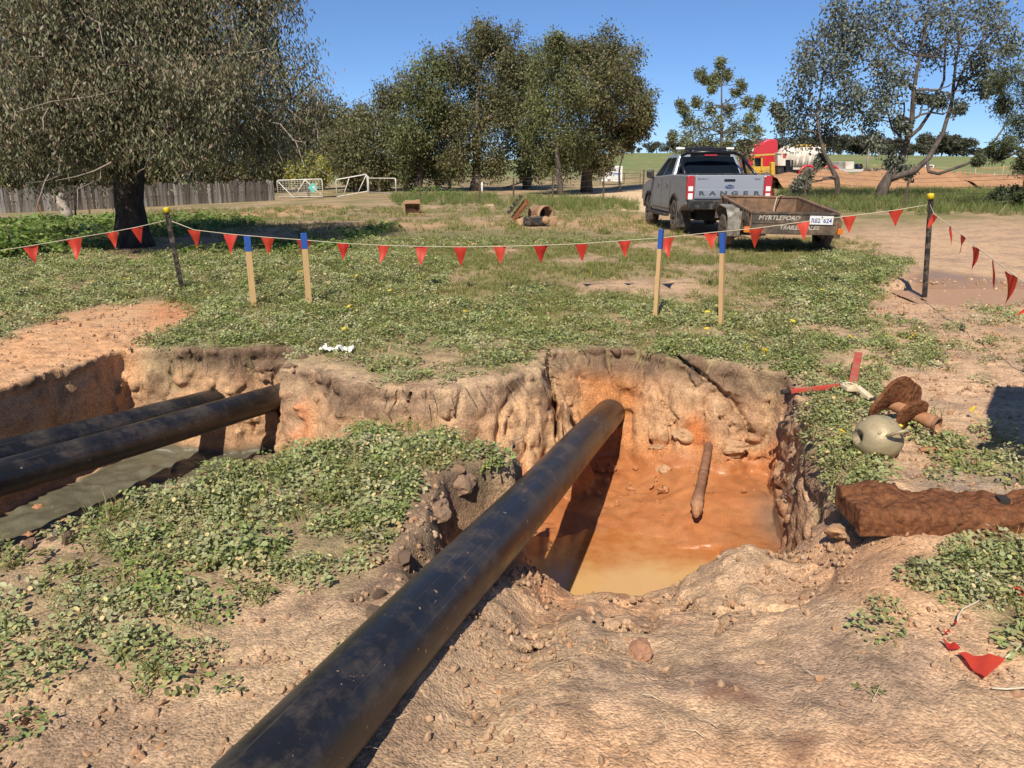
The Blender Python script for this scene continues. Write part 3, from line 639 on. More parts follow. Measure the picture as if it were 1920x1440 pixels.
def capped_post(px, py, tx, ty, label, w=0.034):
    b = on(px, py); t = at(tx, ty, b.y); d = t - b
    e = empty('capped_picket', b, 0, label, 'post', 'yellow-capped corner pickets')
    picket_mesh(MB(), d * 0.985, w).build('post', M_BLACKST, e)
    n = d.normalized()
    MB().tube([d - n * 0.055, d - n * 0.005, d + n * 0.008], [w * 1.05, w * 1.05, w * 0.95], 12).build('cap', M_YEL, e)
    return b, d
pl, dl = capped_post(343, 546, 312, 390, 'leaning black steel picket with a yellow cap near the big shady tree')
pr, dr_ = capped_post(1732, 560, 1745, 364, 'upright black steel picket with a yellow cap beside the brown puddle', 0.036)
g = NG('red_flag_vinyl'); oi = g.n('ShaderNodeObjectInfo'); co = g.coord()
c = g.mix(oi.outputs['Random'], (0.62, 0.035, 0.020), (0.74, 0.075, 0.035)); c = g.mix(g.noise(co, 18, 4, 0.6), c, g.mix(1.0, c, (0.75, 0.8, 0.8), 'MULTIPLY'))
g.set('Base Color', c); g.set('Roughness', 0.55)
tr = g.n('ShaderNodeBsdfTranslucent'); g.l(c, tr.inputs[0]); mxs = g.n('ShaderNodeMixShader'); mxs.inputs[0].default_value = 0.3
g.l(g.bs.outputs[0], mxs.inputs[1]); g.l(tr.outputs[0], mxs.inputs[2]); g.l(mxs.outputs[0], g.out.inputs[0]); M_FLAG = g.m
M_STRING = simple('pale_string', (0.55, 0.47, 0.34), 0.9, 0, 0.2, 30)
def flag_mesh(seed, w=0.17, h=0.225):
    rr = random.Random(seed); n = 7; vs = []; fs = []; idx = {}
    k1, k2, cv = rr.uniform(-0.6, 0.6), rr.uniform(0, 6), rr.uniform(0.008, 0.032)
    for i in range(n + 1):
        for j in range(n - i + 1):
            u = (j + i * 0.5) / n - 0.5; v = i / n
            idx[i, j] = len(vs); vs.append((u * w, cv * math.sin(u * 7 + k2) * (0.3 + v) + k1 * 0.13 * v * v + 0.01 * math.sin(v * 5 + k2), -v * h - 0.004))
    for i in range(n):
        for j in range(n - i):
            fs.append((idx[i, j], idx[i, j + 1], idx[i + 1, j]))
            if j < n - i - 1: fs.append((idx[i, j + 1], idx[i + 1, j + 1], idx[i + 1, j]))
    me = bpy.data.meshes.new('flag'); me.from_pydata(vs, [], fs); me.materials.append(M_FLAG)
    for p in me.polygons: p.use_smooth = True
    return me
FLAGS = [flag_mesh(s) for s in range(7)]
def bunting(pts, flags, label, off=0):
    e = empty('bunting', pts[0], 0, label, 'bunting'); o0 = Vector(pts[0])
    MB().tube([Vector(p) - o0 for p in pts], 0.0042, 6).build('string', M_STRING, e)
    for i, (p, d, s) in enumerate(flags):
        f = link_mesh('flag', FLAGS[(i * 3 + off) % 7], None, e)
        f.location = Vector(p) - o0; f.rotation_euler = (random.uniform(-0.12, 0.12), math.atan2(-d.z, math.hypot(d.x, d.y)) * 0.8, math.atan2(d.y, d.x) + random.uniform(-0.35, 0.35)); s *= random.uniform(0.92, 1.06); f.scale = (s, s, s * random.uniform(0.9, 1.08))
    return e
# main line between the two capped pickets
ptsL, ptsR = pl + dl * 0.86, pr + dr_ * 0.905
def mainpt(px, py):
    u = (px - 960) / FPX
    lo, hi = 0.0, 1.0
    for _ in range(40):
        t = (lo + hi) / 2; p = ptsL.lerp(ptsR, t); X = project(p.x, p.y, at(px, py, p.y).z)[0]
        if X < px: lo = t
        else: hi = t
    return at(px, py, ptsL.lerp(ptsR, t).y)
MF = [(364, 431), (432, 439), (502, 445), (570, 450), (643, 456), (718, 460), (790, 462), (863, 463), (937, 462), (1014, 460), (1090, 457), (1171, 451), (1250, 445), (1333, 436), (1418, 428), (1506, 416), (1592, 405), (1679, 394)]
mp_ = [mainpt(*q) for q in MF]
bunting([ptsL] + mp_ + [ptsR], [(p, (mp_ + [ptsR])[i + 1] - p, 1.0) for i, p in enumerate(mp_)], 'long red pennant bunting strung between the two yellow-capped pickets')
ll = [ptsL, at(256, 426, 9.75), at(209, 435, 9.62), at(138, 447, 9.42), at(57, 461, 9.22), at(-30, 474, 9.0), at(-160, 486, 8.8)]
bunting(ll, [(p, p - ll[i + 2], 0.9 + 0.05 * i) for i, p in enumerate(ll[1:6])], 'red pennant bunting passing in front of the big shady tree', 2)
lr = [ptsR, at(1752, 402, 9.1), at(1783, 424, 8.45), at(1807, 442, 7.9), at(1831, 463, 7.4), at(1863, 487, 6.85), at(1897, 512, 6.35), at(1945, 548, 5.8), at(1990, 600, 5.3)]
bunting(lr, [(p, lr[i + 2] - p, (0.8, 0.85, 0.9, 0.9, 1.05, 1.1, 1.0)[i]) for i, p in enumerate(lr[1:8])], 'dark-backed red pennant bunting running over the brown puddle', 4)
# fallen length of bunting on the dirt
e = empty('fallen_bunting', on(1845, 1255), 0, 'torn red pennants and string lying flat on the bare dirt', 'bunting')
def gpt(px, py, dz=0.012):
    v = on(px, py); v.z = float(top_h(np.array([v.x]), np.array([v.y]))[0]) + dz; return v - e.location
def flatpoly(pp, dz=0.02):
    n = 6; a, b, c_ = (gpt(*q, dz) for q in pp); vs = []; fs = []; ix = {}
    for i in range(n + 1):
        for j in range(n - i + 1):
            p = a.lerp(b, i / n) + (c_ - a) * (j / n); p.z += 0.008 * math.sin(i * 1.9 + j * 1.3); ix[i, j] = len(vs); vs.append(p)
    for i in range(n):
        for j in range(n - i):
            fs.append((ix[i, j], ix[i + 1, j], ix[i, j + 1]))
            if j < n - i - 1: fs.append((ix[i + 1, j], ix[i + 1, j + 1], ix[i, j + 1]))
    m = bpy.data.meshes.new('flag'); m.from_pydata(vs, [], fs); [setattr(p, 'use_smooth', True) for p in m.polygons]
    link_mesh('flag', m, M_FLAG, e)
flatpoly([(1793, 1234), (1884, 1241), (1846, 1284)]); flatpoly([(1762, 1208), (1800, 1220), (1786, 1232)]); flatpoly([(1896, 1112), (1945, 1098), (1930, 1140)])
flatpoly([(1765, 1191), (1782, 1191), (1774, 1198)]); flatpoly([(1785, 1174), (1795, 1173), (1790, 1182)]); flatpoly([(1912, 1160), (1940, 1158), (1926, 1185)])
mb = MB()
for P in ([(1884, 1240), (1900, 1228), (1914, 1217), (1888, 1210)], [(1848, 1124), (1825, 1138), (1804, 1148), (1796, 1160), (1793, 1174)], [(1858, 1297), (1885, 1299), (1925, 1296), (1960, 1290)]):
    MB().tube([gpt(*q, 0.014) for q in P], 0.0032, 6).build('string', M_STRING, e)

# ================================================================ DRILLING GEAR BESIDE THE PIT
# rusty auger flight
b = on(1716, 812); ax = Vector((0.56, -0.81, -0.16)).normalized()
e = empty('rusty_auger', b, 0, 'short rusty drill auger with spiral flight lying in the weeds', 'auger')
c0_ = Vector((-0.12, 0.12, 0.15)); u = ax.cross(Vector((0, 0, 1))).normalized(); v = u.cross(ax)
def hel(t, r, off): a = t * 2 * math.pi; return c0_ + ax * (t * 0.165 + off) + (u * math.cos(a) + v * math.sin(a)) * r
mb = MB(); N = 56; vs = []; fs = []
for i in range(N + 1):
    t = -0.05 + 1.32 * i / N; rr_ = 0.20 * (1 - 0.16 * max(0, math.sin(t * 23) * math.sin(t * 7.3))) * min(1, 0.45 + 2.5 * (1.27 - t))
    for r_, o_ in ((0.04, -0.018), (rr_, -0.011), (rr_, 0.011), (0.04, 0.018)): vs.append(hel(t, r_, o_))
for i in range(N):
    for k in range(4): fs.append((i * 4 + k, i * 4 + (k + 1) % 4, i * 4 + 4 + (k + 1) % 4, i * 4 + 4 + k))
mb.add(vs, fs); mb.f += [(0, 1, 2, 3), tuple(N * 4 + k for k in (3, 2, 1, 0))]; mb.sm += [False, False]; mb.build('flight', M_CLAYRUST, e)
MB().tube([c0_ - ax * 0.05, c0_ + ax * 0.15, c0_ + ax * 0.29], [0.034, 0.038, 0.044], 20, False).build('shaft', M_RUST, e)
t0 = c0_ + ax * 0.29
MB().lathe([(0.044, 0), (0.048, 0.02), (0.034, 0.022), (0.030, -0.1), (0.0, -0.1)], 20).build('socket', M_RUSTD, e, 0).matrix_local = Matrix.Translation(t0) @ ax.to_track_quat('Z', 'Y').to_matrix().to_4x4()
MB().tube([c0_ + ax * 0.30 - v * 0.02, c0_ + ax * 0.32 - v * 0.10 - u * 0.07, c0_ + ax * 0.31 - v * 0.15 - u * 0.13], [0.025, 0.024, 0.032], 8, True, 0.2).build('cutting_tooth', M_RUST, e)
# pale steel dome with a ring
M_DOME = simple('scuffed_olive_steel', (0.40, 0.33, 0.19), 0.36, 0.35, 0.3, 14, (0.30, 0.22, 0.13), 0.5, 0.004, 40)
M_DARKIN = simple('dark_inside', (0.03, 0.022, 0.016), 0.9, 0, 0.3, 10)
b = on(1656, 864)
e = empty('steel_dome', b, 0, 'round dented olive steel reamer head with a lifting ring, in the weeds', 'drill head')
rs = 0.132; cz = Vector((0, 0.09, 0.10)); vs = []; fs = []; nu, nv = 60, 30
holes = [(Vector((-0.98, -0.12, 0.10)), 0.30), (Vector((-0.22, -0.72, -0.66)), 0.30), (Vector((0.25, 0.55, 0.85)), 0.20)]
for j in range(nv + 1):
    th = math.pi * (0.02 + 0.80 * j / nv)
    for i in range(nu):
        ph = 2 * math.pi * i / nu; d = Vector((math.sin(th) * math.cos(ph), math.sin(th) * math.sin(ph), math.cos(th)))
        k = 1 + 0.03 * mnoise.noise(d * 2.2) - 0.02 * max(0, math.sin(ph * 4)) * (th > 1.2)
        for hc, hr in holes:
            q = (d - hc.normalized()).length
            k -= 0.30 * max(0.0, min(1.0, (hr * 1.02 - q) / 0.07)) * (1 if q < hr * 1.02 else 0)
        vs.append(cz + d * rs * k)
for j in range(nv):
    for i in range(nu): fs.append((j * nu + i, j * nu + (i + 1) % nu, (j + 1) * nu + (i + 1) % nu, (j + 1) * nu + i))
fs.append(tuple(range(nu))[::-1])
MB().add(vs, fs, True).build('dome', M_DOME, e)
for hc, hr in holes[:2]:
    n_ = hc.normalized(); q = n_.to_track_quat('Z', 'Y').to_matrix().to_4x4()
    MB().lathe([(0.0, 0.0), (rs * hr * 0.80, -0.004)], 20).build('port', M_DARKIN, e).matrix_local = Matrix.Translation(cz + n_ * rs * 0.74) @ q
rn = Vector((0.22, -0.80, 0.42)).normalized(); rc = cz + rn * rs * 1.02; tx = rn.cross(Vector((0, 0, 1))).normalized()
pts = [rc + tx * -0.042 - rn * 0.01]
for k in range(9):
    a = math.pi * k / 8; pts.append(rc + tx * (-0.046 * math.cos(a)) + rn * (0.014 + 0.06 * math.sin(a)) + Vector((0, 0, 0.012 * math.sin(a))))
pts.append(rc + tx * 0.042 - rn * 0.01)
MB().tube(pts, 0.0095, 10).build('lifting_ring', M_DOME, e)
for dd in ((0.25, -0.45, 0.8), (-0.35, -0.75, 0.5), (0.62, 0.1, 0.75), (-0.62, 0.2, 0.78)):
    d = Vector(dd).normalized(); MB().tube([cz + d * rs * 0.95, cz + d * rs * 1.06], [0.012, 0.008], 10).build('bolt', M_DOME, e)
# clay-caked steel casing
def lumpy_box(L, W0, W1, H, seed, nL=44, nW=16, nH=8, amp=0.03):
    vs = []; fs = []; ix = {}
    def vert(i, j, k):
        key = (i, j, k)
        if key in ix: return ix[key]
        t = i / nL; w_ = W0 + (W1 - W0) * t; x = (t - 0.5) * L; y = (j / nW - 0.5) * w_; z = k / nH * H
        p = Vector((x, y, z)); yy = abs(j / nW - 0.5) * 2
        p.z -= H * 0.35 * max(0, yy - 0.55) ** 2 / 0.2 * (k / nH)
        n_ = mnoise.fractal(p * 5 + Vector((seed, 0, 0)), 0.8, 2.0, 4) * amp + mnoise.fractal(p * 22 + Vector((0, seed, 0)), 0.8, 2.0, 2) * amp * 0.3
        p += Vector((0.3 * n_, n_ * (1 if y > 0 else -1) * yy, n_ * (0.3 + k / nH)))
        ix[key] = len(vs); vs.append(p); return ix[key]
    for i in range(nL):
        for j in range(nW): fs.append((vert(i, j, nH), vert(i + 1, j, nH), vert(i + 1, j + 1, nH), vert(i, j + 1, nH)))
        for k in range(nH):
            fs.append((vert(i, 0, k), vert(i + 1, 0, k), vert(i + 1, 0, k + 1), vert(i, 0, k + 1)))
            fs.append((vert(i + 1, nW, k), vert(i, nW, k), vert(i, nW, k + 1), vert(i + 1, nW, k + 1)))
    for j in range(nW):
        for k in range(nH):
            fs.append((vert(0, j + 1, k), vert(0, j, k), vert(0, j, k + 1), vert(0, j + 1, k + 1)))
            fs.append((vert(nL, j, k), vert(nL, j + 1, k), vert(nL, j + 1, k + 1), vert(nL, j, k + 1)))
    return vs, fs
A_, B_ = on(1615, 985), on(1945, 1008); mid = (A_ + B_) / 2; mid.y += 0.12
e = empty('drill_casing', mid, 0, 'clay-caked rusty steel casing with a square slot lying on the bank', 'casing')
e.rotation_euler = (0, 0, math.atan2(-0.05, 0.7))
vs, fs = lumpy_box(0.84, 0.36, 0.24, 0.12, 3.3, 90, 36, 10, 0.024); vs = [Vector(v_) + Vector((0.03, 0, -0.01)) for v_ in vs]
MB().add(vs, fs, True).build('caked_barrel', M_CLAYRUST, e)
MB().box((0.28, -0.01, 0.100), (0.045, 0.05, 0.05)).build('square_slot', M_DARKIN, e)
MB().tube([Vector((0.42, 0, 0.06)), Vector((0.62, 0, 0.06)), Vector((1.0, 0.0, 0.07))], [0.085, 0.08, 0.075], 14, True, 0.05).build('shank', M_CLAYRUST, e)
# red-handled ratchet tool
M_REDP = simple('worn_red_paint', (0.52, 0.06, 0.035), 0.55, 0.1, 0.2, 12, (0.33, 0.14, 0.08), 0.3)
M_CREAM = simple('cream_enamel', (0.66, 0.56, 0.36), 0.45, 0, 0.15, 14, (0.40, 0.25, 0.14), 0.3)
b = on(1602, 738); e = empty('ratchet_tool', b, 0, 'cream ratchet tool with two red bar handles lying at the pit corner', 'tool')
def tl(px, py, dz): 
    v_ = on(px, py); return Vector((v_.x, v_.y, v_.z + dz)) - b
MB().bar(tl(1597, 733, 0.06), tl(1607, 686, 0.10), 0.055, 0.03).build('handle', M_REDP, e, 0.004)
MB().bar(tl(1588, 734, 0.05), tl(1476, 747, 0.05), 0.024, 0.030).build('handle', M_REDP, e, 0.004)
MB().tube([tl(1480, 747, 0.05), tl(1464, 748, 0.05)], 0.018, 10).build('handle_grip', M_DARKIN, e)
c1 = tl(1591, 743, 0.05)
MB().prism([(-0.045, -0.06), (0.03, -0.07), (0.06, -0.02), (0.05, 0.06), (0.0, 0.085), (-0.05, 0.05)], 'z', 0, 0.035).build('body', M_CREAM, e, 0.008, c1)
pts = [c1 + Vector((0.024 * math.cos(a), 0.004 + 0.042 * math.sin(a), 0.038)) for a in [2 * math.pi * k / 20 for k in range(21)]]
MB().tube(pts, 0.006, 8, False).build('ratchet_ring', M_CREAM, e)
MB().lathe([(0.0, 0.001), (0.022, 0.001)], 16).build('ratchet_hub', M_RUSTD, e, 0, c1 + Vector((0, 0.004, 0.0365)))
MB().bar(c1 + Vector((0.04, -0.03, 0.025)), tl(1632, 758, 0.04), 0.042, 0.028).build('jaw', M_CREAM, e, 0.005)
MB().bar(tl(1630, 757, 0.038), tl(1652, 762, 0.035), 0.032, 0.02).build('blade', M_DARKIN, e, 0.003)
MB().tube([tl(1583, 757, 0.02), tl(1606, 763, 0.02)], 0.03, 10).build('rusty_foot', M_RUSTD, e)
# small things
o = MB().tube([Vector((-0.13, 0, 0.012)), Vector((-0.04, 0.006, 0.018)), Vector((0.05, 0, 0.016)), Vector((0.12, -0.012, 0.014))], [0.013, 0.016, 0.014, 0.009], 8, True, 0.25).build('rusty_bolt', M_RUST, None, 0, on(1766, 848))
tag(o, 'thin rusty steel bar scrap on the soil behind the casing', 'scrap')
b = hit(1473, 806) + Vector((0, 0, 0.01))
pts = [Vector((0.05 * math.cos(a), 0.03 * math.sin(a), 0.02 + 0.022 * math.sin(a))) for a in [2 * math.pi * k / 16 for k in range(17)]]
tag(MB().tube(pts, 0.010, 8, False).build('black_loop', M_DARKIN, None, 0, b), 'small black ring at the corner rim of the orange pit', 'ring')
g = NG('white_plastic'); co = g.coord(); g.set('Base Color', g.mix(g.noise(co, 10, 4), (0.60, 0.57, 0.52), (0.80, 0.78, 0.73))); g.set('Roughness', 0.5); M_WPL = g.m
vs = []; fs = []
for i in range(25):
    for j in range(11):
        x = (i / 24 - 0.5) * 0.30; y = (j / 10 - 0.5) * 0.15 * (1 - 0.75 * math.exp(-((i - 10) / 2.2) ** 2)) * (0.8 + 0.3 * math.sin(i * 0.9))
        q_ = Vector((x * 14, y * 14, 3)); vs.append((x, y - 0.18 * x, 0.035 + 0.05 * mnoise.noise(q_) + 0.02 * mnoise.noise(q_ * 3)))
for i in range(24):
    for j in range(10): fs.append((i * 11 + j, (i + 1) * 11 + j, (i + 1) * 11 + j + 1, i * 11 + j + 1))
tag(MB().add(vs, fs, False).build('plastic_scrap', M_WPL, None, 0, on(632, 660)), 'crumpled scrap of white plastic on the rim above the trench', 'litter')


# unseen digger added behind the camera to throw the jagged shadow beside the auger
M_DIG = simple('digger_yellow', (0.52, 0.32, 0.03), 0.5, 0, 0.15, 3, (0.30, 0.2, 0.1), 0.3)
bx = Vector((4.55, -4.2, float(ground_h(np.array([4.55]), np.array([-4.2]))[0])))
e = empty('shadow_excavator', bx, 0, 'unseen yellow digger added behind the camera to cast the shadow beside the auger', 'shadow_excavator')
hb = Vector((3.16, 2.92, 2.40)) - bx; el_ = Vector((3.45, 0.5, 4.1)) - bx; ft = Vector((4.45, -3.0, 1.5)) - bx
pf = [(-0.40, 0.05), (-0.12, 0.0), (0.20, 0.03), (0.40, 0.22), (0.47, 0.54), (0.34, 0.90), (0.12, 1.05)]; inn = [(x * 0.94 - 0.01, z * 0.95 + 0.03) for x, z in pf]
Mb = Matrix.Translation(hb + Vector((-0.12, 0.05, -1.12))) @ Matrix.Rotation(R(28), 4, 'Z')
m = MB()
for i in range(len(pf) - 1):
    m.add([(x, y_, z) for y_ in (-0.40, 0.40) for x, z in (pf[i], pf[i + 1], inn[i + 1], inn[i])], [(0, 1, 5, 4), (2, 3, 7, 6), (0, 3, 2, 1), (4, 5, 6, 7), (0, 4, 7, 3), (1, 2, 6, 5)])
for y_ in (-0.42, 0.40): m.prism(pf + [(-0.22, 0.55)], 'y', y_, y_ + 0.02)
bk = m.build('bucket', M_RUSTD, e); bk.matrix_local = Mb
for k in range(5): MB().bar((-0.38, -0.34 + 0.17 * k, 0.05), (-0.60, -0.34 + 0.17 * k, 0.08), 0.07, 0.045).build('tooth', M_RUSTD, bk, 0.006)
MB().bar(hb + Vector((0, 0.05, -0.15)), el_, 0.24, 0.34).build('stick', M_DIG, e, 0.03)
MB().bar(el_ + Vector((0, 0.15, 0.05)), (el_ + ft) / 2 + Vector((0, 0, 0.75)), 0.30, 0.42).bar((el_ + ft) / 2 + Vector((0, 0, 0.75)), ft, 0.32, 0.46).build('boom', M_DIG, e, 0.03)
MB().tube([hb + Vector((0, -0.2, 0.25)), el_ + Vector((0, 0.1, 0.42))], 0.05, 10).build('bucket_ram', M_CHROME if 'M_CHROME' in globals() else M_OLDST, e)
MB().prism([(-1.2, 0.95), (1.2, 0.95), (1.2, 1.75), (0.2, 2.0), (-1.2, 1.95)], 'x', -0.9, 1.0).build('body', M_DIG, e, 0.06)
cb = MB().prism([(0.1, 1.0), (1.25, 1.0), (1.2, 1.9), (0.95, 2.65), (0.1, 2.65)], 'x', -1.15, -0.25).build('cab', M_DIG, e, 0.05)
MB().prism([(0.25, 1.75), (1.1, 1.75), (0.88, 2.5), (0.25, 2.5)], 'x', -1.165, -1.155).build('cab_window', M_DARKIN, cb)
for sx_ in (-0.95, 0.95): MB().prism([(-1.5, 0.25), (-1.3, 0.05), (1.3, 0.05), (1.5, 0.25), (1.5, 0.5), (1.3, 0.72), (-1.3, 0.72), (-1.5, 0.5)], 'x', sx_ - 0.25, sx_ + 0.25).build('track', M_BLACKST, e, 0.04)
MB().box((0, 0, 0.85), (1.2, 1.2, 0.25)).build('turntable', M_BLACKST, e)
# ================================================================ UTE
g = NG('silver_car_paint'); co = g.coord(); sx = g.n('ShaderNodeSeparateXYZ'); g.l(co, sx.inputs[0])
n = g.noise(co, 5, 6, 0.65)
side = g.math('ABSOLUTE', sx.outputs[0]); sidem = g.ramp(side, [(0.80, 0.0), (0.90, 0.75)])
low = g.math('MAXIMUM', g.ramp(g.math('ADD', sx.outputs[2], g.math('MULTIPLY', n, 0.25)), [(0.62, 0.85), (0.95, 0.0)]), g.math('MULTIPLY', sidem, n))
c = g.mix(low, (0.37, 0.385, 0.41), (0.20, 0.15, 0.105))
g.set('Base Color', c); g.set('Metallic', g.math('MULTIPLY_ADD', low, -0.4, 0.45)); g.set('Roughness', g.math('MULTIPLY_ADD', low, 0.5, 0.33)); g.set('Coat Weight', 0.25); g.set('Coat Roughness', 0.1); M_SILVER = g.m
M_BLKPL = simple('black_plastic', (0.016, 0.016, 0.017), 0.5, 0, 0.3, 12, (0.13, 0.095, 0.065), 0.25)
M_BLKSAT = simple('satin_black', (0.009, 0.009, 0.010), 0.35, 0, 0.2, 12)
M_TYRE = simple('tyre_rubber', (0.02, 0.019, 0.018), 0.85, 0, 0.3, 14, (0.17, 0.12, 0.08), 0.5)
M_RIM = simple('dark_alloy', (0.06, 0.06, 0.065), 0.4, 0.5, 0.25, 14, (0.16, 0.12, 0.08), 0.35)
g = NG('dark_glass'); g.set('Base Color', (0.006, 0.009, 0.012)); g.set('Roughness', 0.08); g.set('Specular IOR Level', 0.3); M_GLASS = g.m
g = NG('red_lens'); g.set('Base Color', (0.38, 0.012, 0.014)); g.set('Roughness', 0.15); g.set('Coat Weight', 0.6); M_RLENS = g.m
g = NG('clear_lens'); g.set('Base Color', (0.75, 0.73, 0.71)); g.set('Roughness', 0.15); g.set('Coat Weight', 0.6); M_CLENS = g.m
g = NG('amber_lens'); g.set('Base Color', (0.62, 0.17, 0.02)); g.set('Roughness', 0.25); M_ALENS = g.m
M_CHROME = simple('chrome', (0.62, 0.62, 0.63), 0.2, 0.9, 0.05, 8)
M_BADGE = simple('badge_blue', (0.03, 0.05, 0.12), 0.3, 0.2, 0.05, 8)
M_DGREY = simple('dark_grey_letters', (0.07, 0.075, 0.085), 0.5, 0.1, 0.1, 8)
M_WHITE = simple('white_paint', (0.72, 0.71, 0.68), 0.5, 0, 0.06, 8)
M_WHITED = simple('dusty_white_paint', (0.66, 0.62, 0.54), 0.6, 0, 0.1, 6, (0.42, 0.33, 0.22), 0.3)
def wheel(parent, x, y, r, w, rimmat, spokes=6, z=None):
    s = 1 if x > 0 else -1
    e = empty('wheel', (x, y, r if z is None else z)); e.parent = parent
    MB().lathe([(r * 0.60, -w / 2 + 0.01), (r * 0.72, -w / 2), (r * 0.93, -w / 2 + 0.01), (r, -w / 2 + 0.05), (r, w / 2 - 0.05), (r * 0.93, w / 2 - 0.01), (r * 0.72, w / 2), (r * 0.60, w / 2 - 0.01), (r * 0.6, -w / 2 + 0.01)], 36, 'x').build('tyre', M_TYRE, e)
    mb = MB().lathe([(r * 0.61, -s * w * 0.05), (r * 0.61, s * w * 0.46), (r * 0.56, s * w * 0.44), (r * 0.55, s * w * 0.12), (0.0, s * w * 0.12)], 30, 'x')
    for k in range(spokes):
        a = 2 * math.pi * k / spokes
        for da in (-0.13, 0.13):
            mb.bar((s * w * 0.34, 0.07 * math.cos(a), 0.07 * math.sin(a)), (s * w * 0.42, r * 0.57 * math.cos(a + da), r * 0.57 * math.sin(a + da)), 0.035, 0.03, (1, 0, 0))
    mb.lathe([(0.085, s * w * 0.2), (0.08, s * w * 0.40), (0.0, s * w * 0.42)], 16, 'x'); mb.build('rim', rimmat, e)
    return e
UTE = empty('utility_vehicle', (4.72, 17.45, 0), R(1.0), 'dusty silver dual-cab ute with black sports bar parked with its tailgate facing the pit', 'ute')
UTE.location.z = float(ground_h(np.array([4.7]), np.array([18.6]))[0]) - 0.0
UTE.rotation_euler = (R(-0.9), 0, R(1.0))
def arc(cy, r, z0, n=14, cz=0.40):
    a0 = math.asin((z0 - cz) / r); return [(cy + r * math.cos(t), cz + r * math.sin(t)) for t in np.linspace(a0, math.pi - a0, n)]
prof = [(0.03, 0.70), (0.0, 0.90), (0.0, 1.33), (1.72, 1.34), (3.7, 1.28), (3.95, 1.25), (4.7, 1.19), (5.08, 1.10), (5.22, 0.96), (5.26, 0.66), (5.16, 0.46)]
prof += arc(4.37, 0.48, 0.46) + [(3.80, 0.44), (1.72, 0.44)] + arc(1.15, 0.48, 0.50) + [(0.5, 0.62)]
MB().prism(prof, 'x', -0.915, 0.915).build('body', M_SILVER, UTE, 0.035, None, 3)
MB().box((0, 2.6, 0.52), (1.2, 4.7, 0.34)).box((0, 1.15, 0.40), (1.5, 0.10, 0.10)).box((0, 4.37, 0.40), (1.5, 0.10, 0.10)).build('chassis', M_BLKSAT, UTE)
bel = dict(y0=1.74, y1=4.02, x=0.875, z=1.27); roof = dict(y0=1.98, y1=3.12, x=0.685, z=1.80)
def gh(t, f, s):                                     # t height 0..1, f back-front 0..1
    return Vector((s * (bel['x'] + (roof['x'] - bel['x']) * t), (bel['y0'] + (roof['y0'] - bel['y0']) * t) * (1 - f) + (bel['y1'] + (roof['y1'] - bel['y1']) * t) * f, bel['z'] + (roof['z'] - bel['z']) * t))
vs = [gh(t, f, s) for t in (0, 1) for f, s in ((0, -1), (0, 1), (1, 1), (1, -1))]
MB().add(vs, [(0, 1, 5, 4), (1, 2, 6, 5), (2, 3, 7, 6), (3, 0, 4, 7), (4, 5, 6, 7), (3, 2, 1, 0)]).build('cab', M_SILVER, UTE, 0.06, None, 3)
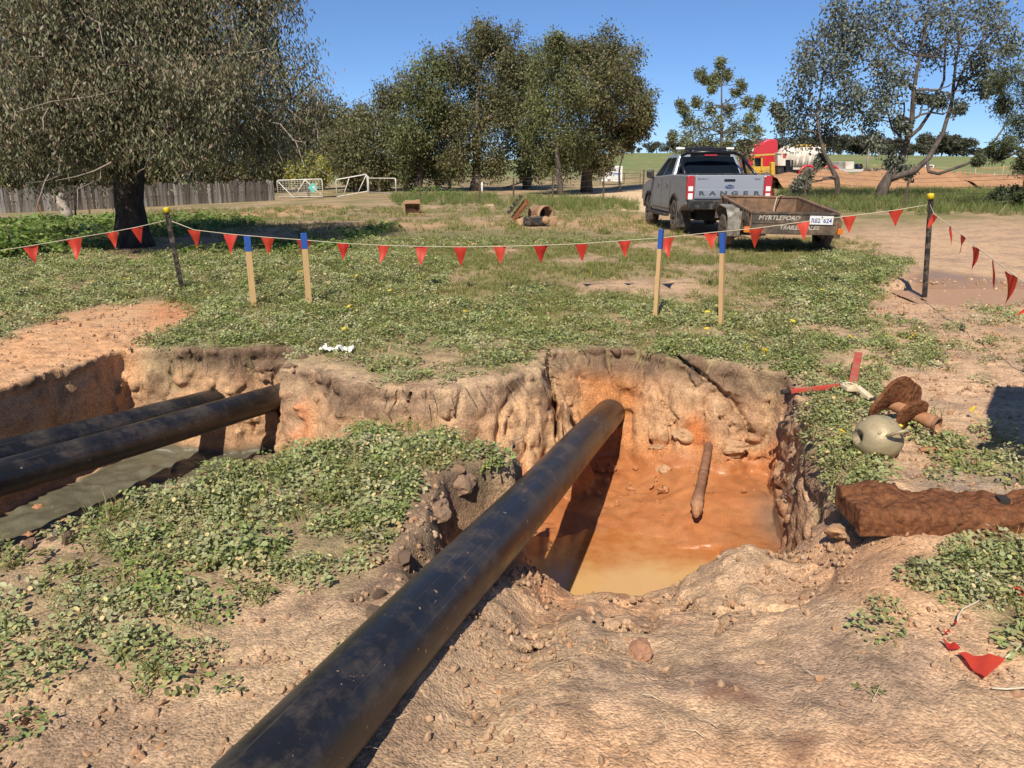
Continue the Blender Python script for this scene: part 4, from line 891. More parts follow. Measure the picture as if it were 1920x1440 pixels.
for s in (-1, 1):
    for f0, f1, f2, f3 in ((0.06, 0.46, 0.43, 0.08), (0.50, 0.90, 0.80, 0.47)):
        o_ = Vector((s * 0.006, 0, 0)); q = [gh(0.07, f0, s) + o_, gh(0.07, f1, s) + o_, gh(0.86, f2, s) + o_, gh(0.86, f3, s) + o_]
        MB().add(q, [(0, 1, 2, 3) if s > 0 else (3, 2, 1, 0)]).build('side_window', M_GLASS, UTE)
    MB().box((s * 0.93, 2.02, 1.12), (0.02, 0.16, 0.03)).build('door_handle', M_CHROME, UTE)
    MB().box((s * 0.93, 3.05, 1.12), (0.02, 0.16, 0.03)).build('door_handle', M_CHROME, UTE)
    mb = MB()
    for yy in (1.735, 2.72, 3.80): mb.box((s * 0.9165, yy, 0.88), (0.004, 0.012, 0.70))
    mb.box((s * 0.9165, 2.76, 0.54), (0.004, 2.06, 0.012)).build('door_seam', M_BLKSAT, UTE)
    MB().box((s * 0.97, 2.75, 0.40), (0.14, 2.0, 0.06)).build('side_step', M_BLKPL, UTE, 0.015)
    o_ = MB().prism([(0.0, 0), (0.19, 0.02), (0.21, 0.20), (0.03, 0.24)], 'y', 0, 0.12).build('mirror', M_BLKPL, UTE, 0.03, (s * 0.92, 3.62, 1.22)); o_.scale = (s, 1, 1)
    for cy in (1.15, 4.37):
        mb = MB()
        for a, b_ in zip(arc(cy, 0.49, 0.5, 11), arc(cy, 0.49, 0.5, 11)[1:]): mb.bar((s * 0.925, a[0], a[1]), (s * 0.925, b_[0], b_[1]), 0.05, 0.05)
        mb.build('wheel_arch_trim', M_BLKPL, UTE)
    for yy in (1.15, 4.37): wheel(UTE, s * 0.80, yy, 0.395, 0.27, M_RIM)
    MB().box((s * 0.80, 0.60, 0.36), (0.30, 0.015, 0.36)).build('mud_flap', M_BLKPL, UTE)
    tl_ = MB().box((s * 0.845, 0.0, 1.06), (0.165, 0.10, 0.50)).build('tail_light', M_RLENS, UTE, 0.02)
    MB().box((s * 0.845, -0.052, 1.04), (0.10, 0.008, 0.10)).build('clear_lens', M_CLENS, tl_); MB().box((s * 0.845, -0.052, 0.88), (0.10, 0.008, 0.13)).build('clear_lens', M_CLENS, tl_)
    MB().tube([(s * 0.80, 0.75, 1.34), (s * 0.76, 1.25, 1.56), (s * 0.70, 1.58, 1.76), (s * 0.55, 1.66, 1.83)], 0.035, 10).build('sports_bar_arm', M_BLKSAT, UTE)
    MB().tube([(s * 0.80, 1.45, 1.34), (s * 0.72, 1.56, 1.70)], 0.032, 10).build('sports_bar_arm', M_BLKSAT, UTE)
    MB().box((s * 0.60, 2.25, 1.945), (0.21, 0.06, 0.045)).build('beacon_lens', M_CLENS, UTE, 0.008)
    MB().box((s * 0.68, 5.16, 0.92), (0.36, 0.16, 0.16)).build('headlight', M_CLENS, UTE, 0.03)
MB().tube([(-0.57, 1.655, 1.825), (0, 1.68, 1.85), (0.57, 1.655, 1.825)], 0.038, 10).build('sports_bar', M_BLKSAT, UTE)
MB().box((0, 1.70, 1.78), (0.95, 0.03, 0.10)).build('sports_bar_panel', M_BLKSAT, UTE, 0.01)
MB().box((0, 1.66, 1.775), (0.30, 0.01, 0.03)).build('brake_lamp', M_RLENS, UTE)
MB().box((0, 2.25, 1.93), (1.0, 0.20, 0.07)).box((0, 2.25, 1.97), (0.36, 0.18, 0.05)).build('light_bar', M_BLKSAT, UTE, 0.012)
for s in (-1, 1): MB().box((s * 0.35, 2.25, 1.86), (0.05, 0.1, 0.12)).build('light_bar_bracket', M_BLKSAT, UTE)
q = [gh(0.10, 0, -0.90) + Vector((0, -0.008, 0)), gh(0.10, 0, 0.90) + Vector((0, -0.008, 0)), gh(0.90, 0, 0.88) + Vector((0, -0.008, 0)), gh(0.90, 0, -0.88) + Vector((0, -0.008, 0))]
MB().add(q, [(0, 1, 2, 3)]).build('rear_window', M_GLASS, UTE)
q = [gh(0.06, 1, 0.9) + Vector((0, 0.008, 0)), gh(0.06, 1, -0.9) + Vector((0, 0.008, 0)), gh(0.9, 1, -0.9) + Vector((0, 0.008, 0)), gh(0.9, 1, 0.9) + Vector((0, 0.008, 0))]
MB().add(q, [(0, 1, 2, 3)]).build('windscreen', M_GLASS, UTE)
MB().box((0, 0.92, 1.352), (1.62, 1.5, 0.02)).build('tray_cover', M_BLKPL, UTE)
tg = MB().box((0, -0.012, 1.075), (1.50, 0.05, 0.51)).build('tailgate', M_SILVER, UTE, 0.02, None, 3)
MB().box((0, -0.036, 0.94), (1.46, 0.012, 0.17)).build('lower_panel', M_SILVER, tg, 0.004)
MB().box((0, -0.038, 1.215), (0.24, 0.008, 0.055)).build('handle_recess', M_BLKSAT, tg, 0.003)
el = [(0.105 * math.cos(a), 0.047 * math.sin(a)) for a in [2 * math.pi * k / 28 for k in range(28)]]
bd = MB().prism([(x, z + 1.085) for x, z in el], 'y', -0.047, -0.036).build('badge', M_CHROME, tg)
MB().prism([(x * 0.9, z * 0.86 + 1.085) for x, z in el], 'y', -0.050, -0.0471).build('badge_field', M_BADGE, bd)
RX = Matrix.Rotation(R(90), 4, 'X')
text_mesh('Ford', 0.075, M_CHROME, bd, Matrix.Translation((0, -0.0515, 1.085)) @ RX, 'badge_script', 0.001, 0.0005)
for k, ch in enumerate('RANGER'):
    text_mesh(ch, 0.115, M_DGREY, tg, Matrix.Translation((-0.60 + 0.24 * k, -0.0435, 0.94)) @ RX, 'letter', 0.007, 0.001, 1.75)
text_mesh('SPORT 4', 0.05, M_DGREY, tg, Matrix.Translation((-0.58, -0.0395, 1.24)) @ RX, 'small_badge', 0.001, 0.001, 1.2)
text_mesh('XLS', 0.05, M_DGREY, tg, Matrix.Translation((0.60, -0.0395, 1.24)) @ RX, 'small_badge', 0.001, 0.001, 1.6)
MB().box((0, -0.06, 0.70), (1.78, 0.22, 0.20)).box((0, -0.10, 0.57), (0.60, 0.10, 0.07)).build('rear_bumper', M_BLKPL, UTE, 0.02)
MB().bar((0, -0.05, 0.44), (0, -0.32, 0.46), 0.06, 0.05).lathe([(0.0, 0.53), (0.025, 0.52), (0.028, 0.50), (0.015, 0.47)], 12, 'z', (0, -0.28, 0)).build('tow_bar', M_BLKSAT, UTE)

# ================================================================ BOX TRAILER
M_TRAY = simple('rust_brown_tray_steel', (0.115, 0.075, 0.048), 0.75, 0.15, 0.35, 7, (0.27, 0.155, 0.085), 0.5)
M_TRAYD = simple('dark_bare_steel', (0.075, 0.062, 0.050), 0.65, 0.3, 0.35, 9, (0.19, 0.12, 0.07), 0.4)
M_GUARD = simple('scuffed_white_guard', (0.34, 0.32, 0.27), 0.7, 0.1, 0.35, 9, (0.10, 0.08, 0.06), 0.5)
TR = empty('box_trailer', (4.84, 14.62, 0), 0, 'rusty brown box trailer hitched behind the silver ute', 'trailer')
TR.location.z = float(ground_h(np.array([4.8]), np.array([14.6]))[0]) - 0.01; TR.rotation_euler = (R(4.5), R(1.2), R(-1.0))
hw, y0, y1, zf, zt = 0.735, -0.98, 1.18, 0.44, 0.80
MB().box((0, 0.1, zf), (1.46, 2.14, 0.03)).build('tray_floor', M_TRAY, TR)
for s in (-1, 1):
    MB().box((s * hw, 0.1, 0.62), (0.025, 2.16, 0.36)).box((s * (hw + 0.012), 0.1, zt), (0.06, 2.18, 0.035)).build('side_panel', M_TRAY, TR, 0.004)
    for yy in (-0.9, -0.55, 0.62, 1.1): MB().box((s * (hw + 0.028), yy, 0.61), (0.035, 0.05, 0.37)).build('side_post', M_TRAYD, TR)
    gp = [(-0.50, 0.47), (-0.46, 0.62), (-0.28, 0.755), (0.28, 0.755), (0.46, 0.62), (0.50, 0.47)]
    mb = MB()
    for a, b_ in zip(gp, gp[1:]): mb.bar((s * (hw + 0.15), a[0], a[1]), (s * (hw + 0.15), b_[0], b_[1]), 0.24, 0.012)
    mb.build('mudguard', M_GUARD if s < 0 else M_TRAYD, TR)
    MB().prism([(s * (hw + 0.04), 0.30), (s * (hw + 0.27), 0.30), (s * (hw + 0.27), 0.60), (s * (hw + 0.16), 0.72), (s * (hw + 0.04), 0.74)], 'y', -0.52, -0.505).build('guard_plate', M_GUARD if s < 0 else M_TRAYD, TR)
    MB().prism([(-0.98, 0.62), (-0.5, 0.62), (-0.5, 0.70), (-0.75, 0.78)], 'x', s * (hw + 0.03), s * (hw + 0.045)).build('bracket', M_TRAYD, TR)
    wheel(TR, s * (hw + 0.15), 0, 0.32, 0.19, M_TRAYD, 8)
    MB().box((s * 0.80, -1.0, 0.50), (0.09, 0.05, 0.10)).build('tail_lamp', M_ALENS, TR, 0.008)
MB().box((0, y1, 0.62), (1.46, 0.025, 0.36)).box((0, y1, zt + 0.002), (1.50, 0.06, 0.03)).build('front_panel', M_TRAY, TR, 0.004)
tgt = MB().box((0, y0, 0.62), (1.44, 0.03, 0.35)).box((0, y0 - 0.004, 0.79), (1.46, 0.05, 0.035)).box((0, y0 - 0.01, 0.625), (1.44, 0.03, 0.03)).box((0, y0 - 0.01, 0.46), (1.44, 0.05, 0.05)).build('tailgate', M_TRAYD, TR, 0.003)
M_LETT = simple('worn_white_lettering', (0.46, 0.42, 0.36), 0.7, 0, 0.3, 25, (0.12, 0.08, 0.05), 0.3)
MI = Matrix(((1, 0, 0, 0), (0, 1, 0, 0), (0.0, 0, 1, 0), (0, 0, 0, 1))); SK = Matrix.Identity(4); SK[0][1] = 0.22
text_mesh('MYRTLEFORD', 0.105, M_LETT, tgt, Matrix.Translation((-0.26, y0 - 0.018, 0.705)) @ RX @ SK, 'lettering', 0.003, 0.001, 1.08)
text_mesh('TRAILER SALES', 0.095, M_LETT, tgt, Matrix.Translation((0.10, y0 - 0.018, 0.545)) @ RX @ SK, 'lettering', 0.003, 0.001, 1.08)
pt_ = MB().box((0.45, y0 - 0.028, 0.685), (0.40, 0.010, 0.145)).build('number_plate', M_WHITE, tgt)
M_PLB = simple('plate_blue', (0.05, 0.10, 0.30), 0.5, 0, 0.1, 8)
text_mesh('R82', 0.105, M_PLB, pt_, Matrix.Translation((0.355, y0 - 0.035, 0.675)) @ RX, 'plate_characters', 0.002, 0.0008, 0.95)
text_mesh('624', 0.105, M_PLB, pt_, Matrix.Translation((0.555, y0 - 0.035, 0.675)) @ RX, 'plate_characters', 0.002, 0.0008, 0.95)
MB().prism([(0.44, 0.745), (0.475, 0.745), (0.457, 0.715)], 'y', y0 - 0.0365, y0 - 0.0335).build('plate_triangle', M_PLB, pt_)
MB().bar((-0.6, y1 - 0.2, 0.40), (0, 2.62, 0.42), 0.06, 0.08).bar((0.6, y1 - 0.2, 0.40), (0, 2.62, 0.42), 0.06, 0.08).bar((0, 2.45, 0.42), (0, 2.75, 0.44), 0.08, 0.09).build('drawbar', M_TRAYD, TR)
MB().box((0, 0, 0.33), (1.7, 0.06, 0.06)).build('axle', M_BLKSAT, TR)
for s in (-1, 1): MB().box((s * 0.55, 0.1, 0.40), (0.05, 2.1, 0.07)).build('chassis_rail', M_TRAYD, TR)
M_HOSE = simple('pale_rope', (0.46, 0.36, 0.22), 0.9, 0, 0.2, 30)
rp_ = [(0.02, 0.05, 0.47), (0.05, 0.3, 0.50), (0.12, 0.6, 0.66), (0.26, 0.95, 0.82), (0.40, 1.14, 0.84), (0.5, 1.22, 0.80), (0.55, 1.235, 0.6)]
rope = MB().tube([TR.matrix_basis @ Vector(p) for p in rp_], 0.011, 8).build('rope', M_HOSE)
tag(rope, 'pale rope looped over the front of the trailer tray', 'rope')
# ================================================================ FENCES, GATES, POSTS
g = NG('weathered_paling'); co = g.coord(); oi = g.n('ShaderNodeObjectInfo')
mp = g.n('ShaderNodeMapping'); mp.inputs['Scale'].default_value = (20, 20, 1.5); g.l(co, mp.inputs[0])
c = g.ramp(oi.outputs['Random'], [(0.0, (0.085, 0.068, 0.052)), (0.55, (0.15, 0.125, 0.10)), (0.85, (0.23, 0.20, 0.165)), (1.0, (0.36, 0.33, 0.29))])
g.set('Base Color', g.mix(1.0, c, g.ramp(g.noise(mp.outputs[0], 2, 4), [(0.3, 0.6), (0.7, 1.3)]), 'MULTIPLY')); g.set('Roughness', 0.9); M_PALING = g.m
M_GREYW = simple('grey_timber', (0.30, 0.25, 0.20), 0.9, 0, 0.35, 12, (0.16, 0.12, 0.09), 0.3, 0.004, 30)
M_PALEW = simple('pale_timber', (0.50, 0.42, 0.32), 0.85, 0, 0.25, 12, (0.30, 0.22, 0.15), 0.3, 0.004, 30)
fa, fb = on(-60, 399), on(516, 375)
PF = empty('paling_fence', fa, 0, 'weathered grey timber paling fence behind the big shady tree', 'fence')
rr = random.Random(3); PM = []
for k in range(5):
    w_ = 0.125; h_ = 1.02 + 0.045 * k; sl = rr.uniform(-0.06, 0.06)
    me = bpy.data.meshes.new('paling')
    mb_ = MB().add([(x, y, z if z < 1 else h_ + (sl if x > 0 else -sl)) for z in (-0.05, 9) for y in (-0.011, 0.011) for x in (-w_ / 2, w_ / 2)], [(0, 2, 3, 1), (4, 5, 7, 6), (0, 1, 5, 4), (2, 6, 7, 3), (0, 4, 6, 2), (1, 3, 7, 5)])
    me.from_pydata(mb_.v, [], mb_.f); me.materials.append(M_PALING); PM.append(me)
Lf = (fb - fa); nP = int(Lf.length / 0.142); ang = math.atan2(Lf.y, Lf.x)
for i in range(nP):
    p = fa + Lf * ((i + 0.5) / nP); p.z = float(ground_h(np.array([p.x]), np.array([p.y]))[0])
    if rr.random() < 0.02: continue
    o = link_mesh('paling', rr.choice(PM), None, PF); o.location = p - fa; o.rotation_euler = (rr.uniform(-0.03, 0.03), rr.uniform(-0.035, 0.035), ang + rr.uniform(-0.05, 0.05)); o.scale = (1, 1, rr.uniform(0.94, 1.05))
for h_ in (0.3, 0.8):
    MB().tube([Lf * t + Vector((0, 0.04, h_ + float(ground_h(np.array([(fa + Lf * t).x]), np.array([(fa + Lf * t).y]))[0]) - fa.z)) for t in np.linspace(0, 1, 12)], 0.03, 4).build('rail', M_GREYW, PF)
for t in np.linspace(0.02, 0.98, 8):
    p = Lf * t; p.z = float(ground_h(np.array([(fa + p).x]), np.array([(fa + p).y]))[0]) - fa.z
    MB().tube([p + Vector((0, 0.12, -0.1)), p + Vector((0, 0.12, 1.1))], 0.07, 8).build('post', M_GREYW, PF)
def gate(xa, ya, xb, yb, top, label, brace, wires=True, posts=(True, True)):
    a, b = on(xa, ya), on(xb, yb); b = at(xb, yb, a.y) if abs(b.y - a.y) > 6 else b
    e = empty('farm_gate', a, 0, label, 'gate'); d = b - a; H_ = at(xa, top, a.y).z - a.z; up = Vector((0, 0, H_)); z0 = Vector((0, 0, 0.10))
    r = 0.032
    MB().tube([z0, up * 0.93, up + d * 0.02, up + d * 0.98, d + up * 0.93, d + z0, z0], r, 8).build('frame', M_WHITED, e)
    for (u0, v0, u1, v1) in brace:
        MB().tube([d * u0 + up * v0 + z0 * (v0 == 0), d * u1 + up * v1 + z0 * (v1 == 0)], r * 0.85, 8).build('brace', M_WHITED, e)
    if wires:
        m = MB()
        for k in range(1, 9): m.tube([up * (0.1 + 0.1 * k) + d * 0.01, up * (0.1 + 0.1 * k) + d * 0.99], 0.008, 4)
        for k in range(1, 15): m.tube([z0 + d * (k / 15), up + d * (k / 15)], 0.006, 4)
        tag(m.build('wire_mesh', M_WHITED, e), kind='stuff')
    return e, a, d, H_
gt, ga, gd, gh_ = gate(522, 372, 606, 371, 338, 'white mesh farm gate carrying a teal diamond sign', [(0.0, 0.98, 0.36, 0.02), (0.36, 0.02, 0.63, 0.98), (0.63, 0.98, 1.0, 0.1)])
M_TEAL = simple('teal_sign', (0.13, 0.42, 0.36), 0.5, 0, 0.1, 10)
e = empty('diamond_sign', ga + gd * 0.80 + Vector((0, -0.06, gh_ * 0.56)), 0, 'teal diamond-shaped sign hung on the white mesh gate', 'sign')
dm = [(0, -0.32), (0.32, 0), (0, 0.32), (-0.32, 0)]
MB().prism(dm, 'y', 0, 0.01).build('sign_face', M_TEAL, e); MB().prism([(x * 0.3 + 0.04, z * 0.22 + 0.04) for x, z in dm], 'y', -0.006, -0.001).build('pictogram', M_WHITED, e)
gate(632, 372, 690, 362, 337, 'white open farm gate leaf swung back beside its hinge post', [(0.2, 0.05, 0.42, 0.95), (0.66, 0.06, 0.98, 0.98)], False)
gate(692, 363, 743, 366, 334, 'white open farm gate leaf without bracing by the green scrub', [], False)
b = on(691, 363); tag(MB().tube([Vector((0, 0, -0.1)), Vector((0, 0, 1.12)), Vector((0, 0, 1.15))], [0.075, 0.075, 0.05], 12).build('gate_post', M_WHITE, None, 0, b), 'thick white post between the two open white gate leaves', 'post')
def timber_post(px, py, ty, r, label, mat=M_GREYW, name='timber_post', group=None, lean=0.0):
    b = on(px, py); h = at(px, ty, b.y).z - b.z
    o = MB().tube([Vector((0, 0, -0.2)), Vector((lean * 0.5, 0, h * 0.5)), Vector((lean, 0, h * 0.97)), Vector((lean, 0, h))], [r * 1.08, r, r * 0.96, r * 0.7], 10, True, 0.06).build(name, mat, None, 0, b)
    return tag(o, label, 'post', group)
for px, py, ty, lb in ((668, 360, 338, 'grey timber post seen through the open white gate leaf'), (712, 360, 339, 'grey timber post just past the thick white gate post'), (763, 358, 336, 'grey timber post first past the open gates under the gums'), (818, 357, 335, 'stout grey timber post beside the round-bottomed gum trunk'), (843, 356, 337, 'grey timber post last before the short white marker post')):
    timber_post(px, py, ty, 0.11, lb, M_GREYW, 'timber_post', 'grey timber posts under the gum trees')
timber_post(993, 352, 314, 0.19, 'thick pale timber strainer post at the edge of the gravel road', M_PALEW, 'strainer_post')
a_, b_ = at(986, 339, on(993, 352).y), on(944, 353)
tag(MB().tube([a_, b_], [0.05, 0.06], 8).build('stay_log', M_GREYW), 'thin grey stay log propped against the strainer post', 'log')
timber_post(904, 361, 342, 0.065, 'short white marker post at the fence by the scrub', M_WHITE, 'marker_post')
b = on(993, 352); tag(MB().box((0.05, -0.25, at(993, 322, b.y).z - b.z), (0.5, 0.05, 0.42)).build('post_board', M_GREYW, None, 0.01, b), 'small dark board fixed to the pale strainer post', 'board')
# steel picket wire fence along the road and paddock
WF = [(788, 360, 338), (900, 381, 331), (963, 376, 333), (1036, 379, 330), (1131, 373, 314), (1205, 372, 318), (1320, 374, 318), (1507, 384, 319), (1696, 392, 334), (1912, 388, 326)]
p0 = on(900, 381); e = empty('wire_fence', p0, 0, 'rusty steel picket and wire fence along the gravel road and paddock', 'fence'); tops = []
for px, py, ty in WF:
    b = on(px, py); 
    if px == 788: b = at(788, 362, p0.y + 2); 
    h = at(px, ty, b.y).z - b.z; m = MB(); picket_mesh(m, (0, 0, h), 0.045); m.build('picket', M_OLDST, e, 0, b - p0); tops.append((b - p0, h))
for k in (0.25, 0.45, 0.65, 0.85, 0.97):
    MB().tube([b + Vector((0, -0.03, h * k)) for b, h in tops], 0.005, 4).build('wire', M_OLDST, e)
# dark pipe rail fence past the road
b0 = on(1010, 346); e = empty('rail_fence', b0, 0, 'low dark pipe rail fence across the gravel road by the white sign', 'fence')
pr_ = [on(px, 346 - (px - 1010) * 0.012) - b0 for px in (1010, 1040, 1070, 1100, 1125, 1170, 1200)]
for p in pr_: MB().tube([p, p + Vector((0, 0, 0.85))], 0.025, 6).build('post', M_BLACKST, e)
for h in (0.45, 0.85): MB().tube([p + Vector((0, 0, h)) for p in pr_], 0.022, 6).build('rail', M_BLACKST, e)
# pickets under the tree, the pruned trunk
def bare_picket(px, py, tx, ty, label, mat=M_OLDST, w=0.035):
    b = on(px, py); d = at(tx, ty, b.y) - b; m = MB(); picket_mesh(m, d, w); o = m.build('steel_picket', mat, None, 0, b); tag(o, label, 'post')
bare_picket(214, 470, 224, 372, 'black steel picket leaning against the shady tree trunk', M_BLACKST, 0.04)
bare_picket(142, 411, 141, 352, 'black steel picket right behind the pale pruned stump', M_BLACKST)
bare_picket(169, 407, 165, 352, 'grey steel picket between the pale stump and the shady tree', M_OLDST)
bare_picket(79, 412, 70, 372, 'thin rusty picket leaning in the green weeds before the paling fence', M_RUSTD, 0.03)
M_PALEBARK = simple('pale_cut_bark', (0.42, 0.35, 0.27), 0.9, 0, 0.4, 10, (0.13, 0.10, 0.08), 0.35, 0.02, 14)
b = on(126, 412); e = empty('pruned_stump', b, 0, 'pale pruned tree stump with stubby cut limbs before the paling fence', 'stump')
k_ = b.y / 15.0 * 0.58
MB().tube([Vector((0.05, 0, -0.1)), Vector((0.02, 0, 0.25 * k_)), Vector((-0.10 * k_, 0, 0.5 * k_)), Vector((-0.22 * k_, 0, 0.72 * k_))], [0.19 * k_, 0.16 * k_, 0.16 * k_, 0.14 * k_], 12, True, 0.08).build('trunk', M_PALEBARK, e)
MB().tube([Vector((-0.15 * k_, 0, 0.58 * k_)), Vector((-0.30 * k_, 0, 0.72 * k_)), Vector((-0.38 * k_, 0, 0.86 * k_))], [0.13 * k_, 0.09 * k_, 0.07 * k_], 10, True, 0.08).build('limb', M_PALEBARK, e)
MB().tube([Vector((-0.12 * k_, 0, 0.6 * k_)), Vector((-0.06 * k_, 0, 0.76 * k_)), Vector((-0.04 * k_, 0, 0.84 * k_))], [0.12 * k_, 0.09 * k_, 0.08 * k_], 10, True, 0.08).build('limb', M_PALEBARK, e)

# ================================================================ BROWN DRILLING GEAR ON THE TRACK
M_CLAY = simple('dry_clay', (0.40, 0.245, 0.135), 0.95, 0, 0.35, 9, (0.29, 0.165, 0.09), 0.4, 0.02, 22)
b = on(773, 403); k_ = b.y / 24.0
e = empty('steel_channel', b, 0.12, 'clay-covered steel channel block standing on the grass beyond the track', 'steel block')
for nm, bx in (('top_plate', ((0, 0, 0.40), (0.58, 0.5, 0.06))), ('side_plate', ((-0.25, 0, 0.18), (0.06, 0.46, 0.37))), ('side_plate', ((0.24, 0.1, 0.24), (0.05, 0.30, 0.25))), ('back_plate', ((0, 0.20, 0.2), (0.44, 0.05, 0.34)))):
    o = MB().box(bx[0], bx[1]).build(nm, M_CLAY, e, 0.012)
MB().prism([(-0.16, 0.0), (0.42, 0.0), (0.30, 0.10), (0.05, 0.22), (-0.2, 0.2)], 'y', 0.02, 0.15).build('clay_spill', M_CLAY, e, 0.02)
MB().add(*[(lambda V, F: (V, F))(*lumpy_box(0.5, 0.4, 0.3, 0.05, 8.0, 14, 10, 3, 0.03))][0], True).build('clay_cap', M_CLAY, e, 0, (0.02, 0, 0.425))
b = on(1005, 424)
e = empty('auger_barrel', b, 0, 'clay-caked drilling barrel and tilted steel plate lying on the dirt track', 'drilling barrel')
Mt = Matrix.Translation((-0.42, 0.1, 0.42)) @ Matrix.Rotation(R(-52), 4, 'Y') @ Matrix.Rotation(R(12), 4, 'X')
o = MB().box((0, 0, 0), (0.62, 0.40, 0.06)).build('tilted_plate', M_CLAYRUST, e, 0.01); o.matrix_local = Mt
m = MB().box((0, 0, 0.05), (0.60, 0.16, 0.05))
o = m.build('cutting_edge', M_BLACKST, e, 0.01); o.matrix_local = Matrix.Translation((-0.50, 0.1, 0.52)) @ Matrix.Rotation(R(-52), 4, 'Y')
for k in range(5):
    o = MB().box((-0.26 + 0.125 * k, 0, 0.10), (0.06, 0.14, 0.05)).build('edge_tooth', M_BLACKST, e, 0.008); o.matrix_local = Matrix.Translation((-0.50, 0.1, 0.52)) @ Matrix.Rotation(R(-52), 4, 'Y')
axd = Vector((0.55, -0.80, -0.05)).normalized(); q = axd.to_track_quat('Z', 'Y').to_matrix().to_4x4()
o = MB().lathe([(0.0, -0.40), (0.20, -0.40), (0.215, -0.38), (0.215, -0.10), (0.235, -0.09), (0.235, 0.05), (0.25, 0.06), (0.25, 0.16), (0.215, 0.165), (0.205, -0.30), (0.0, -0.30)], 32).build('barrel', M_CLAY, e); o.matrix_local = Matrix.Translation((0.18, 0.1, 0.30)) @ q
o = MB().lathe([(0.0, -0.18), (0.203, -0.18)], 24).build('barrel_inside', M_DARKIN, e); o.matrix_local = Matrix.Translation((0.18, 0.1, 0.30)) @ q
MB().bar((-0.32, -0.10, 0.14), (0.22, -0.30, 0.17), 0.20, 0.22).build('hinge_arm', M_BLACKST, e, 0.03)
MB().lathe([(0.0, -0.11), (0.09, -0.11), (0.10, -0.09), (0.10, 0.09), (0.09, 0.11), (0.0, 0.11)], 10, 'y', (0.24, -0.36, 0.19)).build('hub', M_CLAY, e)
MB().add([(0.30, -0.42, 0.26), (0.56, -0.36, 0.30), (0.54, -0.38, 0.12), (0.42, -0.42, -0.02), (0.36, -0.44, 0.06), (0.30, -0.30, 0.26), (0.56, -0.26, 0.30), (0.54, -0.26, 0.12), (0.42, -0.32, -0.02), (0.36, -0.32, 0.06)],
         [(0, 1, 2, 3, 4), (9, 8, 7, 6, 5), (0, 5, 6, 1), (1, 6, 7, 2), (2, 7, 8, 3), (3, 8, 9, 4), (4, 9, 5, 0)]).build('pilot_tooth', M_CLAY, e, 0.015)
vs, fs = lumpy_box(0.6, 0.36, 0.3, 0.22, 5.0, 18, 12, 6, 0.06)
MB().add(vs, fs, True).build('clay_clump', M_CLAY, e, 0, (-0.20, 0.02, 0.0))

# ================================================================ SITE SIGN
M_REDS = simple('sign_red', (0.45, 0.06, 0.05), 0.5, 0, 0.1, 8); M_GREYP = simple('print_grey', (0.42, 0.42, 0.44), 0.6, 0, 0.1, 8); M_BLUEP = simple('print_blue', (0.09, 0.16, 0.45), 0.5, 0, 0.1, 8)
M_OLIVE = simple('print_olive', (0.16, 0.17, 0.11), 0.6, 0, 0.1, 8)
b = on(1147, 347); s_ = at(1166, 330, b.y).x - at(1128, 330, b.y).x; zt_ = at(1147, 311, b.y).z - b.z
e = empty('site_sign', b, R(-2), 'white site noticeboard across the gravel road from the silver ute', 'sign')
h_ = zt_ - 0.06; bd = MB().box((0, 0, zt_ - h_ * 0.42), (s_, 0.03, h_ * 0.84)).build('board', M_WHITE, e)
def pr1(x0, x1, z0, z1, m, nm='print'): MB().box((s_ * ((x0 + x1) / 2 - 0.5), -0.0185, zt_ - h_ * (z0 + z1) / 2), (s_ * (x1 - x0), 0.003, h_ * (z1 - z0))).build(nm, m, bd)
pr1(0.03, 0.30, 0.21, 0.34, M_REDS, 'red_panel'); pr1(0.28, 0.42, 0.72, 0.84, M_OLIVE, 'dark_panel'); pr1(0.60, 0.92, 0.39, 0.47, M_BLUEP, 'blue_lettering')
pr1(0.44, 0.56, 0.34, 0.38, M_GREYP, 'text_line'); pr1(0.60, 0.9, 0.70, 0.74, M_GREYP, 'text_line')
for z in (0.12, 0.22, 0.50, 0.60): pr1(0.42, 0.80, z, z + 0.025, M_GREYP, 'text_line')
pr1(0.08, 0.36, 0.48, 0.505, M_GREYP, 'text_line'); pr1(0.08, 0.36, 0.58, 0.605, M_GREYP, 'text_line')
pts = [Vector((s_ * -0.01 + 0.10 * math.cos(a), -0.02, zt_ - h_ * 0.77 + 0.10 * math.sin(a))) for a in [2 * math.pi * k / 20 for k in range(21)]]
MB().tube(pts, 0.014, 6, False).build('red_ring', M_REDS, bd)
for x in (-0.45, 0.42): MB().tube([(s_ * x, 0.04, -0.1), (s_ * x, 0.04, zt_)], 0.03, 8).build('post', M_OLDST, e)

# ================================================================ WORK SITE IN THE PADDOCK
YT = 58.0
def W(px, py, y=YT): return at(px, py, y)
zg = float(ground_h(np.array([20.0]), np.array([YT]))[0])
M_TRED = simple('truck_red', (0.50, 0.025, 0.032), 0.35, 0, 0.1, 5, None, 0, 0, 60, 0.5, 0.4)
M_TWHITE = simple('truck_white', (0.66, 0.62, 0.54), 0.5, 0, 0.1, 3, (0.46, 0.36, 0.25), 0.35)
M_CAT = simple('machine_yellow', (0.55, 0.34, 0.03), 0.55, 0, 0.15, 4, (0.34, 0.22, 0.09), 0.3)
M_DECK = simple('pale_deck', (0.50, 0.47, 0.42), 0.7, 0, 0.2, 4)
def px2(poly, y0, y1, name, mat, parent, org, bev=0.03):
    a = [at(px, py, (y0 + y1) / 2) - org for px, py in poly]
    return MB().prism([(p.x, p.z) for p in a], 'y', y0 - org.y, y1 - org.y).build(name, mat, parent, bev)
o0 = Vector((W(1425, 300).x, YT + 2, zg))
e = empty('red_truck', o0, 0, 'red prime mover truck cab showing behind the ute', 'truck')
